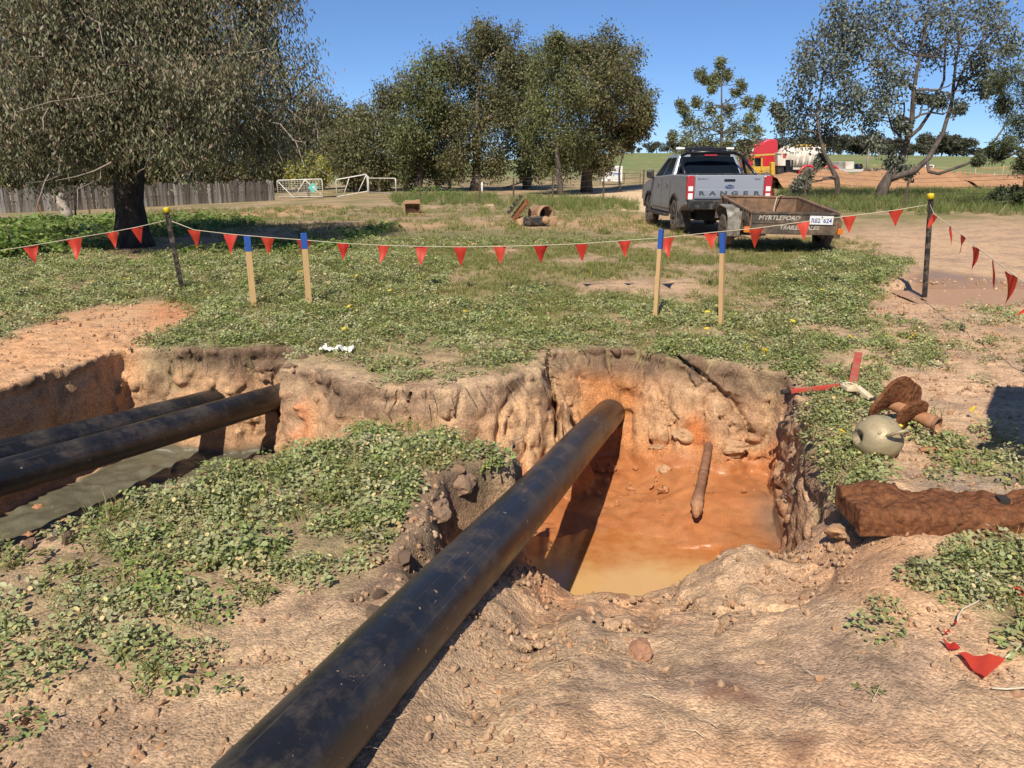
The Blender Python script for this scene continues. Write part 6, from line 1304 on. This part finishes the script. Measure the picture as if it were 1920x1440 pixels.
# ---- sapling behind the ute
SPL = [(1352, 118, 7), (1350, 138, 10), (1313, 138, 9), (1322, 150, 7), (1340, 150, 9), (1365, 140, 8), (1388, 160, 8), (1380, 172, 6), (1335, 165, 6), (1278, 195, 7), (1283, 207, 6), (1307, 190, 7), (1400, 190, 8), (1425, 186, 7), (1418, 200, 7), (1262, 254, 8), (1290, 225, 9), (1333, 205, 11), (1365, 205, 11), (1340, 230, 14), (1310, 240, 14), (1375, 235, 14), (1408, 220, 10), (1402, 240, 12), (1290, 260, 15), (1330, 265, 18), (1370, 265, 18), (1410, 265, 14), (1275, 285, 14), (1315, 290, 18), (1355, 292, 18), (1395, 290, 16), (1420, 245, 8)]
px_tree('wattle_sapling', 1345, 388, SPL, 'young feathery wattle sapling rising behind the ute roof', [(0.17, 0.19, 0.08), (0.22, 0.235, 0.105), (0.15, 0.17, 0.075), (0.26, 0.25, 0.12)], (0.135, 0.040), M_BARKM, 190, 0.06, 55, dist=27.5, stem=[(1350, 388, 0.09), (1350, 340, 0.07), (1352, 290, 0.055), (1353, 250, 0.045), (1353, 200, 0.03), (1353, 160, 0.02), (1352, 118, 0.008)], clusters=10, sgk=0.34, twig=0.010, shell=0.3, droop=0.05, fork=0.25, leafmat=M_LEAFT)
# ---- far tree line on the rise
FM = []
for k in range(4):
    rng = np.random.default_rng(70 + k); PP = []; CC = []
    for j in range(11):
        c_ = np.array((rng.uniform(-0.5, 0.5), rng.uniform(-0.3, 0.3), rng.uniform(0.20, 0.80))); r = rng.uniform(0.15, 0.26)
        v = rng.normal(size=(230, 3)); v /= np.linalg.norm(v, axis=1)[:, None]; PP.append(c_ + v * r * rng.uniform(0.5, 1.0, (230, 1))); CC.append(np.full(230, rng.uniform(0.75, 1.25)))
    V, F, C = leaves_np(np.concatenate(PP), 0.085, 0.05, 0.1, [(0.065, 0.07, 0.045), (0.090, 0.092, 0.06), (0.11, 0.102, 0.072)], rng, 0.25, np.concatenate(CC))
    cm = np_mesh('crown', V, F, False, C); cm.materials.append(M_LEAF)
    m = MB().tube([(0, 0, -0.03), (0.01, 0, 0.25), (0.03, 0, 0.6)], [0.03, 0.024, 0.01], 7)
    for j in range(3): m.tube([(0.01, 0, 0.25), (rng.uniform(-0.25, 0.25), rng.uniform(-0.2, 0.2), 0.6)], [0.015, 0.005], 5)
    tm = bpy.data.meshes.new('trunk'); tm.from_pydata(m.v, [], m.f); tm.materials.append(M_BARKM); FM.append((tm, cm))
rr = random.Random(9); tops = [(1150, 284), (1185, 274), (1215, 268), (1245, 270), (1300, 268), (1380, 262), (1440, 260), (1470, 258), (1520, 262), (1560, 256), (1610, 252), (1660, 262), (1700, 264), (1740, 252), (1775, 254), (1810, 262), (1822, 276), (1860, 280), (1960, 278)]
px = 1152; k = 0
while px < 1965:
    dist = rr.uniform(195, 235); ty = np.interp(px, [t[0] for t in tops], [t[1] for t in tops]) + rr.uniform(-7, 5)
    b = at(px, 300, dist); b.z = float(ground_h(np.array([b.x]), np.array([dist]))[0]); h = at(px, ty, dist).z - b.z
    e = empty('distant_tree', b, rr.uniform(0, 6), 'distant dark gum in the tree line along the crest of the green paddock', 'tree', 'distant gums along the paddock crest')
    tm, cm = FM[k % 4]; s_ = max(h, 1.5) / 0.98
    for nm, me in (('trunk', tm), ('crown', cm)):
        o = link_mesh(nm, me, None, e); o.scale = (s_ * rr.uniform(1.0, 1.35),) * 2 + (s_,)
    px += rr.uniform(12, 22) if px < 1830 else rr.uniform(24, 44); k += 1
# ================================================================ WEEDS, GRASS, STONES (uncountable ground cover)
def proto(name, V, F, C, mat, smooth=False):
    me = np_mesh(name, V, F, smooth, C); me.materials.append(mat)
    return bpy.data.objects.new(name, me)
def scatter(name, P, scl, rot, idx, protos, label, cat):
    col = bpy.data.collections.new(name + '_kinds')
    for i, o in enumerate(protos): o.name = '%s_kind_%02d' % (name, i); col.objects.link(o)
    me = bpy.data.meshes.new(name); me.vertices.add(len(P)); me.vertices.foreach_set('co', np.ascontiguousarray(P, np.float32).ravel())
    a = me.attributes.new('scl', 'FLOAT', 'POINT'); a.data.foreach_set('value', np.ascontiguousarray(scl, np.float32))
    a = me.attributes.new('rot', 'FLOAT_VECTOR', 'POINT'); a.data.foreach_set('vector', np.ascontiguousarray(rot, np.float32).ravel())
    a = me.attributes.new('idx', 'INT', 'POINT'); a.data.foreach_set('value', np.ascontiguousarray(idx, np.int32))
    o = bpy.data.objects.new(name, me); COL.objects.link(o); tag(o, label, cat, kind='stuff')
    ng = bpy.data.node_groups.new(name + '_scatter', 'GeometryNodeTree')
    ng.interface.new_socket('Geometry', in_out='INPUT', socket_type='NodeSocketGeometry'); ng.interface.new_socket('Geometry', in_out='OUTPUT', socket_type='NodeSocketGeometry')
    N = ng.nodes; gi, go = N.new('NodeGroupInput'), N.new('NodeGroupOutput'); ip = N.new('GeometryNodeInstanceOnPoints'); ci = N.new('GeometryNodeCollectionInfo')
    ci.inputs[0].default_value = col; ci.inputs['Separate Children'].default_value = True; ci.inputs['Reset Children'].default_value = True; ip.inputs['Pick Instance'].default_value = True
    def na(nm, ty): x = N.new('GeometryNodeInputNamedAttribute'); x.data_type = ty; x.inputs[0].default_value = nm; return x.outputs[0]
    l = ng.links.new; l(gi.outputs[0], ip.inputs['Points']); l(ci.outputs[0], ip.inputs['Instance']); l(na('idx', 'INT'), ip.inputs['Instance Index'])
    l(na('scl', 'FLOAT'), ip.inputs['Scale']); er = N.new('FunctionNodeEulerToRotation'); l(na('rot', 'FLOAT_VECTOR'), er.inputs[0]); l(er.outputs[0], ip.inputs['Rotation']); l(ip.outputs[0], go.inputs[0])
    md = o.modifiers.new('scatter', 'NODES'); md.node_group = ng
    return o
WR = [(0.0, (0.215, 0.235, 0.072)), (0.25, (0.270, 0.300, 0.115)), (0.5, (0.320, 0.330, 0.160)), (0.7, (0.180, 0.245, 0.058)), (0.88, (0.39, 0.37, 0.21)), (1.0, (0.35, 0.30, 0.125))]
M_WEED = leafy('weed_leaf', trans=0.25, use_attr=False, rnd=WR, rough=0.6)
GR = [(0.0, (0.165, 0.190, 0.045)), (0.5, (0.215, 0.220, 0.062)), (1.0, (0.290, 0.255, 0.10))]
M_GRASS = leafy('short_grass_blade', trans=0.3, use_attr=False, rnd=GR)
TG = [(0.0, (0.12, 0.165, 0.038)), (0.5, (0.175, 0.215, 0.06)), (0.9, (0.25, 0.25, 0.085)), (1.0, (0.38, 0.31, 0.15))]
M_TGRASS = leafy('tall_grass_blade', trans=0.3, use_attr=False, rnd=TG)
BW = [(0.0, (0.125, 0.195, 0.038)), (0.6, (0.185, 0.26, 0.06)), (1.0, (0.26, 0.31, 0.10))]
M_BWEED = leafy('bright_weed_leaf', trans=0.3, use_attr=False, rnd=BW)
def mat_plant(seed, n, rad, h, L, Wd):                # low mat of small rounded leaves
    rng = np.random.default_rng(seed); a = rng.uniform(0, 6.283, n); r = rad * np.sqrt(rng.uniform(0, 1, n)); hz = h * (1 - (r / rad) ** 2 * 0.75) * rng.uniform(0.25, 1.0, n)
    P = np.stack([r * np.cos(a), r * np.sin(a), hz], 1); out = np.stack([np.cos(a + rng.normal(0, 0.9, n)), np.sin(a + rng.normal(0, 0.9, n)), rng.uniform(-0.45, 0.75, n)], 1); out /= np.linalg.norm(out, axis=1)[:, None]
    s = np.cross(out, np.stack([rng.normal(0, 0.45, n), rng.normal(0, 0.45, n), np.ones(n)], 1)); s /= np.linalg.norm(s, axis=1)[:, None]
    l = L * rng.uniform(0.6, 1.35, n)[:, None]; w_ = Wd * rng.uniform(0.7, 1.3, n)[:, None]; dn = np.array((0, 0, -1.0))
    V = np.stack([P, P + out * l * 0.35 + s * w_ * 0.42, P + out * l * 0.75 + s * w_ * 0.40 + dn * l * 0.08, P + out * l + dn * l * 0.22, P + out * l * 0.75 - s * w_ * 0.40 + dn * l * 0.08, P + out * l * 0.35 - s * w_ * 0.42], 1).reshape(-1, 3)
    b = np.arange(n)[:, None] * 6; F = np.concatenate([b + np.array([[0, 1, 2, 3]]), b + np.array([[0, 3, 4, 5]])])
    dr_c = (rng.uniform(0, 1, n) < 0.09)[:, None]; C = rng.uniform(0.75, 1.35, n)[:, None] * np.where(dr_c, np.array([[1.75, 1.35, 1.25]]), np.array([[1.0, 1.0, 1.0]]))
    return V, F, np.repeat(C, 6, 0)
def blades(seed, n, rad, h, w_, lean):
    rng = np.random.default_rng(seed); a = rng.uniform(0, 6.283, n); r = rad * np.sqrt(rng.uniform(0, 1, n)); P = np.stack([r * np.cos(a), r * np.sin(a), np.zeros(n)], 1)
    d = np.stack([rng.normal(0, lean, n), rng.normal(0, lean, n), np.ones(n)], 1); hh = h * rng.uniform(0.5, 1.2, n)[:, None]; ba = rng.uniform(0, 6.283, n); s = np.stack([np.cos(ba), np.sin(ba), np.zeros(n)], 1) * w_ / 2
    bend = d.copy(); bend[:, 2] = 0
    mid = P + d * hh * 0.55; tip = P + d * hh + bend * hh * 0.6 - np.array((0, 0, 0.08)) * hh
    V = np.stack([P - s, P + s, mid + s * 0.8, mid - s * 0.8, tip + s * 0.1, tip - s * 0.1], 1).reshape(-1, 3); b = np.arange(n)[:, None] * 6
    return V, np.concatenate([b + np.array([[0, 1, 2, 3]]), b + np.array([[3, 2, 4, 5]])]), np.repeat(rng.uniform(0.7, 1.3, n)[:, None] * np.ones((1, 3)), 6, 0)
def sample(x0, x1, y0, y1, dens, wedge=None):
    n = int((x1 - x0) * (y1 - y0) * dens); x = RNG.uniform(x0, x1, n); y = RNG.uniform(y0, y1, n)
    if wedge: m = np.abs(x) < wedge * y + 1.2; x, y = x[m], y[m]
    return x, y
SUNCOV = lambda x, y: (sd_poly(VOID, x, y) > 0.015 + 0.03 * vnoise(x * 5, y * 5, 3.0)) & (dip(x, y) > -0.16)
def place(x, y, prob, base, var, tilt=0.25, dz=0.0):
    m = (RNG.uniform(0, 1, len(x)) < prob) & SUNCOV(x, y); x, y = x[m], y[m]
    P = np.stack([x, y, top_h(x, y) + dz], 1); s = base * RNG.uniform(1 - var, 1 + var, len(x)); rot = np.stack([RNG.normal(0, tilt, len(x)), RNG.normal(0, tilt, len(x)), RNG.uniform(0, 6.283, len(x))], 1)
    return P, s, rot
def joinp(*a): return [np.concatenate(q) for q in zip(*a)]
# weeds: near, middle, far
kinds = [proto('w', *mat_plant(s, n, r, h, L, w_), M_WEED) for s, n, r, h, L, w_ in ((1, 84, 0.085, 0.06, 0.019, 0.017), (2, 110, 0.10, 0.075, 0.018, 0.015), (3, 60, 0.075, 0.045, 0.025, 0.015), (4, 46, 0.07, 0.04, 0.034, 0.012), (5, 100, 0.09, 0.085, 0.016, 0.015), (6, 40, 0.06, 0.03, 0.020, 0.016))]
x, y = sample(-5.2, 4.6, 1.2, 7.6, 190, 0.72); A = place(x, y, weed_density(x, y) * 1.0, 0.92, 0.45)
x, y = sample(-12, 12, 7.6, 16.5, 135, 0.72); B = place(x, y, weed_density(x, y), 1.1, 0.4)
P, s, r = joinp(A, B); scatter('ground_weeds', P, s, r, RNG.integers(0, 6, len(P)), kinds, 'low grey-green broadleaf weeds covering the ground round the pits', 'weeds')
kinds = [proto('bw', *mat_plant(20 + k, 40, 0.16, 0.14, 0.07, 0.05), M_BWEED) for k in range(3)]
x, y = sample(-24, -3, 13.5, 27, 14, 0.80); C_ = place(x, y, weed_density(x, y) * 0.95, 1.15, 0.4)
px_, py_ = project(C_[0][:, 0], C_[0][:, 1], 0.0)
scatter('lush_weeds', *C_[:3], RNG.integers(0, 3, len(C_[0])), kinds, 'bright green leafy weeds between the shady tree and the paling fence', 'weeds')
# taller leafy weed by the left bunting and scrub below the gums
def leafclump(px, py, label, name, rad, h, n, seed):
    b = on(px, py); V, F, C = mat_plant(seed, n, rad, h, 0.10, 0.06); e = empty(name, b, 0, label, 'weed bush'); link_mesh('foliage', np_mesh('foliage', V, F, False, C), M_BWEED, e)
    MB().tube([(0, 0, -0.05), (0.02, 0, h * 0.5), (0, 0, h * 0.9)], [0.02, 0.014, 0.006], 6).build('stem', M_BARKM, e)
leafclump(22, 484, 'tall dark leafy weed clump beneath the bunting by the shady tree', 'weed_clump', 0.45, 0.62, 520, 91)
leafclump(800, 368, 'leafy green scrub clump below the gums behind the steel block', 'weed_clump', 1.3, 0.75, 900, 92)
leafclump(850, 372, 'straggly green scrub clump next to the short white marker post', 'weed_clump', 1.0, 0.55, 700, 93)
# blades growing through the weeds
kinds = [proto('wb', *blades(80 + k, 14, 0.05, 0.085, 0.0045, 0.5), M_GRASS) for k in range(3)]
x, y = sample(-5.2, 4.6, 1.2, 8.5, 60, 0.72); A = place(x, y, weed_density(x, y) * 0.6, 1.0, 0.4); scatter('weed_blades', *A, RNG.integers(0, 3, len(A[0])), kinds, 'thin grass blades growing up through the weeds on the banks', 'grass')
# short grass
kinds = [proto('g', *blades(40 + k, 26, 0.07, 0.055, 0.005, 0.45), M_GRASS) for k in range(3)]
x, y = sample(-11, 11, 6.6, 17, 85, 0.72); px_, py_ = project(x, y, 0.0)
pg = 1.3 * pip([(300, 470), (640, 440), (1240, 440), (1560, 450), (1700, 490), (1600, 600), (1300, 640), (900, 620), (300, 560)], px_, py_, 25) * np.clip(0.6 + 1.2 * fbm(x * 0.9, y * 0.9, 0.0, 3), 0, 1)
G1 = place(x, y, pg, 1.15, 0.4); x, y = sample(-14, 4, 17, 32, 9, 0.72); G2 = place(x, y, 0.5 + 0 * x, 2.2, 0.4)
P, s, r = joinp(G1, G2); scatter('short_grass', P, s, r, RNG.integers(0, 3, len(P)), kinds, 'thin olive grass between the stakes and the dirt track', 'grass')
# tall grass of the paddock and road edge
kinds = [proto('t', *blades(50 + k, 30, 0.16, 0.42, 0.014, 0.28), M_TGRASS) for k in range(3)]
x, y = sample(-8, 40, 22, 48, 9); px_, py_ = project(x, y, ground_h(x, y))
pt = np.maximum(pip([(1452, 372), (1470, 360), (1700, 359), (2060, 360), (2060, 404), (1720, 402), (1560, 398), (1470, 388)], px_, py_, 4), pip([(925, 380), (1010, 372), (1100, 376), (1195, 382), (1195, 396), (1040, 394), (930, 392)], px_, py_, 4) * 0.8)
pt = np.maximum(pt, pip([(735, 372), (760, 358), (850, 356), (930, 368), (925, 386), (830, 386), (745, 384)], px_, py_, 4) * 0.6)
T1 = place(x, y, pt, 0.72, 0.45, 0.1); scatter('tall_grass', *T1, RNG.integers(0, 3, len(T1[0])), kinds, 'tall green grass along the paddock fence and gravel road', 'grass')
# pebbles and clods
PR = [(0.0, (0.36, 0.23, 0.135)), (0.35, (0.44, 0.285, 0.17)), (0.6, (0.28, 0.175, 0.105)), (0.9, (0.40, 0.22, 0.115)), (1.0, (0.52, 0.38, 0.25))]
g = NG('dry_soil_lump'); oi = g.n('ShaderNodeObjectInfo'); co = g.coord(); c = g.ramp(oi.outputs['Random'], PR); c = g.mix(1.0, c, g.ramp(g.noise(co, 40, 4, 0.7), [(0.3, 0.7), (0.7, 1.3)]), 'MULTIPLY'); g.set('Base Color', c); g.set('Roughness', 0.95); M_LUMP = g.m
g = NG('dark_soil_lump'); oi = g.n('ShaderNodeObjectInfo'); co = g.coord(); c = g.ramp(oi.outputs['Random'], [(0.0, (0.17, 0.11, 0.068)), (0.5, (0.29, 0.18, 0.11)), (1.0, (0.44, 0.27, 0.16))]); g.set('Base Color', c); g.set('Roughness', 0.95); g.set('Normal', g.bump(g.noise(co, 30, 4, 0.7), 0.01)); M_DLUMP = g.m
def rock(seed, sub=2, amp=0.35):
    bm = bmesh.new(); bmesh.ops.create_icosphere(bm, subdivisions=sub, radius=1.0); off = Vector((seed * 3.7, seed * 1.3, 0)); sc = (1, random.Random(seed).uniform(0.6, 1), random.Random(seed + 1).uniform(0.45, 0.8))
    for v in bm.verts:
        k = 1 + amp * mnoise.noise(v.co * 1.3 + off) + amp * 0.6 * mnoise.noise(v.co * 3.1 + off); v.co = Vector((v.co.x * sc[0], v.co.y * sc[1], v.co.z * sc[2])) * k
    me = bpy.data.meshes.new('rock'); bm.to_mesh(me); bm.free(); return me
def rk(seed, mat, sub=2, amp=0.35): me = rock(seed, sub, amp); me.materials.append(mat); return bpy.data.objects.new('rock', me)
def spread(x, y, prob, s0, s1, pw=3.0):
    m = (RNG.uniform(0, 1, len(x)) < prob) & (sd_poly(VOID, x, y) > 0.03); x, y = x[m], y[m]; s = s0 + (s1 - s0) * RNG.uniform(0, 1, len(x)) ** pw
    return np.stack([x, y, top_h(x, y) + s * 0.15], 1), s, RNG.uniform(0, 6.28, (len(x), 3))
x, y = sample(-3.5, 3.6, 1.2, 4.6, 2600, 0.72); wd = weed_density(x, y); bare = np.clip(1 - wd * 1.4, 0, 1) * np.clip(0.35 + 1.6 * fbm(x * 2, y * 2, 40.0, 3), 0.06, 1)
A = spread(x, y, bare, 0.0025, 0.022, 6.0); x, y = sample(-6, 7, 4.6, 10.5, 260, 0.72); px_, py_ = project(x, y, 0.0); bare = np.clip(0.15 + pip(Z_DIRT_R, px_, py_, 20) + 0.4 * pip(Z_ORANGE, px_, py_, 10), 0, 1) * np.clip(1 - weed_density(x, y), 0, 1)
B = spread(x, y, bare, 0.006, 0.030, 4.0); P, s, r = joinp(A, B); scatter('pebbles', P, s, r, RNG.integers(0, 4, len(P)), [rk(k, M_LUMP, 1) for k in range(4)], 'small crumbs of dry tan soil and stones strewn over the bare dirt', 'pebbles')
x, y = sample(-3, 3, 1.6, 6.9, 60, 0.72); e_ = sd_poly(VOID, x, y); px_, py_ = project(x, y, 0.0)
near_rim = np.exp(-((e_ - 0.1) / 0.14) ** 2) * 0.26 + 0.55 * pip([(935, 845), (800, 870), (740, 1000), (640, 1140), (560, 1240), (620, 1300), (760, 1130), (900, 1000)], px_, py_, 18) 
D1 = spread(x, y, near_rim * (1 - 0.75 * (e_ > 0) * (y > 5.2)), 0.014, 0.060, 2.6); scatter('soil_clods', *D1, RNG.integers(0, 4, len(D1[0])), [rk(10 + k, M_DLUMP, 2, 0.5) for k in range(4)], 'brown crumbly clods broken off along the pit edges', 'clods')
# lumps of grey and red spoil on the pit floors
def inpit(x, y, mask, s0, s1, dz=0.0):
    x, y = x[mask], y[mask]; s = s0 + (s1 - s0) * RNG.uniform(0, 1, len(x)) ** 2.5; return np.stack([x, y, void_floor(x, y) + s * 0.2 + dz], 1), s, RNG.uniform(0, 6.28, (len(x), 3))
x, y = sample(-4.2, -1.6, 2.2, 6.4, 90); fl_ = void_floor(x, y); mk = (sd_poly(VOID, x, y) < -0.15) & (RNG.uniform(0, 1, len(x)) < np.where(fl_ > -0.88, 0.9, 0.03))
g = NG('pit_spoil'); oi = g.n('ShaderNodeObjectInfo'); c = g.ramp(oi.outputs['Random'], [(0.0, (0.10, 0.09, 0.065)), (0.55, (0.17, 0.15, 0.105)), (0.7, (0.26, 0.13, 0.065)), (1.0, (0.40, 0.19, 0.09))]); g.set('Base Color', c); g.set('Roughness', 0.75); M_PSP = g.m
A = inpit(x, y, mk, 0.02, 0.075); scatter('pit_spoil', *A, RNG.integers(0, 4, len(A[0])), [rk(20 + k, M_PSP, 2, 0.5) for k in range(4)], 'grey and red lumpy spoil heaped under the two pipes', 'spoil')
x, y = sample(0.2, 2.1, 5.0, 6.4, 110); mk = (sd_poly(VOID, x, y) < -0.2) & (RNG.uniform(0, 1, len(x)) < 0.8 * sstep(5.2, 5.9, y))
A = inpit(x, y, mk, 0.008, 0.05); g = NG('orange_lump'); g.set('Base Color', (0.39, 0.165, 0.065)); g.set('Roughness', 0.7); scatter('clay_lumps', *A, RNG.integers(0, 3, len(A[0])), [rk(30 + k, g.m, 2, 0.5) for k in range(3)], 'small orange clay lumps fallen at the foot of the pit wall', 'clay lumps')
# yellow flowers, straw, roots
M_FLOW = simple('yellow_petal', (0.72, 0.52, 0.02), 0.6, 0, 0.1, 10)
def flower(seed):
    m = MB(); rr_ = random.Random(seed)
    for k in range(9):
        a = k * 0.698; c_, s_ = math.cos(a), math.sin(a); m.add([(0, 0, 0.075), (0.016 * c_ - 0.005 * s_, 0.016 * s_ + 0.005 * c_, 0.080), (0.030 * c_, 0.030 * s_, 0.077), (0.016 * c_ + 0.005 * s_, 0.016 * s_ - 0.005 * c_, 0.080)], [(0, 1, 2, 3)])
    m.lathe([(0.0, 0.084), (0.008, 0.080), (0.008, 0.074)], 8); m.tube([(0, 0, 0), (0.004, 0, 0.075)], 0.002, 4)
    me = bpy.data.meshes.new('flower'); me.from_pydata(m.v, [], m.f); me.materials.append(M_FLOW); return bpy.data.objects.new('flower', me)
fp = [(1664, 793), (1838, 789), (1681, 825), (1565, 835), (1404, 667), (1432, 672), (1325, 634), (1326, 600), (170, 540), (108, 530), (225, 534), (240, 536), (448, 527), (675, 527), (788, 527), (660, 588), (652, 632), (735, 558), (1195, 598), (1480, 617), (1582, 646), (1535, 557), (1108, 520), (690, 500), (560, 520), (1000, 610), (870, 600), (395, 560), (1700, 640), (310, 545)]
FP = np.array([on(*q) for q in fp]); FP[:, 2] = top_h(FP[:, 0], FP[:, 1]) + 0.02; scatter('yellow_flowers', FP, np.full(len(FP), 1.0), np.stack([RNG.normal(0, 0.4, len(FP)), RNG.normal(0, 0.4, len(FP)), RNG.uniform(0, 6, len(FP))], 1), RNG.integers(0, 2, len(FP)), [flower(1), flower(2)], 'scattered small yellow daisy flowers among the weeds', 'flowers')
kinds = []
g = NG('dry_straw'); oi = g.n('ShaderNodeObjectInfo'); g.set('Base Color', g.ramp(oi.outputs['Random'], [(0.0, (0.30, 0.22, 0.12)), (1.0, (0.62, 0.54, 0.38))])); g.set('Roughness', 0.8)
for k in range(3):
    m = MB().tube([(-0.03, 0, 0.0), (-0.005, 0.006 * (k - 1), 0.005), (0.03, 0.003, 0.002)], [0.0012, 0.0013, 0.0007], 4); me = bpy.data.meshes.new('straw'); me.from_pydata(m.v, [], m.f); me.materials.append(g.m); kinds.append(bpy.data.objects.new('straw', me))
x, y = sample(-5, 4.5, 1.3, 7.6, 34, 0.72); A = place(x, y, 0.25 + 0.7 * np.clip(weed_density(x, y), 0, 1), 0.8, 0.5, 0.3, 0.02); scatter('dry_straw', *A, RNG.integers(0, 3, len(A[0])), kinds, 'bits of dry straw and dead stems lying among the weeds', 'straw')
m = MB(); rr = random.Random(12)
edges = [(VOID[i], VOID[i + 1]) for i in range(len(VOID) - 1) if i in (7, 8, 9, 10, 14, 15, 16, 17, 18, 19, 20, 21, 22, 32, 33)]
for a, b_ in edges:
    L_ = math.hypot(b_[0] - a[0], b_[1] - a[1]); nx_, ny_ = (b_[1] - a[1]) / L_, -(b_[0] - a[0]) / L_
    for _ in range(int(L_ * 14)):
        t = rr.random(); x_, y_ = a[0] + (b_[0] - a[0]) * t, a[1] + (b_[1] - a[1]) * t; o_ = rr.uniform(0.0, 0.09); z_ = rr.uniform(-0.10, -0.01); ln = rr.uniform(0.04, 0.17)
        p0_ = Vector((x_ + nx_ * (o_ - 0.05), y_ + ny_ * (o_ - 0.05), z_ + 0.02)); p1_ = Vector((x_ + nx_ * (o_ + 0.04), y_ + ny_ * (o_ + 0.04), z_ - ln * 0.4)); p2_ = p1_ + Vector((rr.uniform(-0.03, 0.03), rr.uniform(-0.02, 0.02), -ln * 0.6)); m.tube([p0_, p1_, p2_], [0.003, 0.0022, 0.001], 4, False)
tag(m.build('hanging_roots', simple('root_fibre', (0.24, 0.17, 0.11), 0.9, 0, 0.4, 20)), 'thin dry roots hanging from the turf along the pit rim', 'roots', kind='stuff')
# single lumps one can point at
def lump(px, py, dist, size, mat, label, seed, sq=0.7, gnd=False, name='clay_boulder'):
    p = on(px, py) if gnd else hit(px, py)
    if not gnd: p = p + (p - Vector((0, 0, CAM_H))).normalized() * size * 0.45
    if gnd: p.z = float(top_h(np.array([p.x]), np.array([p.y]))[0]) + size * 0.2
    me = rock(seed, 3, 0.4); me.materials.append(mat); o = bpy.data.objects.new(name, me); COL.objects.link(o); o.location = p; o.scale = (size, size, size * sq); o.rotation_euler = (0.3, 0.2, seed); tag(o, label, 'soil lump')
M_GREYCL = simple('brown_topsoil', (0.22, 0.14, 0.088), 0.95, 0, 0.35, 5, (0.29, 0.18, 0.11), 0.45, 0.010, 6); M_TANCL = simple('tan_clay', (0.48, 0.29, 0.155), 0.95, 0, 0.25, 5, (0.36, 0.2, 0.105), 0.4, 0.008, 6); M_REDCL = simple('red_clay', (0.42, 0.215, 0.12), 0.95, 0, 0.35, 5, (0.30, 0.15, 0.085), 0.45, 0.008, 6)
lump(1236, 838, 6.02, 0.085, M_TANCL, 'rounded tan clay lump bulging from the pit wall right of the pipe mouth', 3, 0.6)
lump(1243, 880, 5.86, 0.09, M_TANCL, 'crumbly pale clay lump low on the wall between pipe and bore rod', 5, 0.9)
lump(1285, 815, 5.98, 0.13, M_TANCL, 'large pale clay block overhanging just left of the bore rod', 7, 0.8)
lump(1375, 840, 5.90, 0.12, M_TANCL, 'cracked pale clay block in the wall right of the bore rod', 9, 0.9)
lump(1205, 1166, 0, 0.055, M_REDCL, 'dark red angular clod at the edge of the muddy water', 11, 0.8, True)
lump(1590, 948, 0, 0.085, M_TANCL, 'pale pinkish clod on the pit rim beside the clay-caked casing', 15, 0.8, True)
lump(1614, 968, 0, 0.06, M_GREYCL, 'brown clod wedged against the end of the clay-caked casing', 17, 0.8, True)
lump(862, 905, 4.0, 0.095, M_GREYCL, 'dark crumbling topsoil block at the corner of the weedy bank', 19, 0.8)
lump(815, 960, 0, 0.085, M_GREYCL, 'broken brown topsoil block slumped between the weedy bank and the pipe', 23, 0.9)
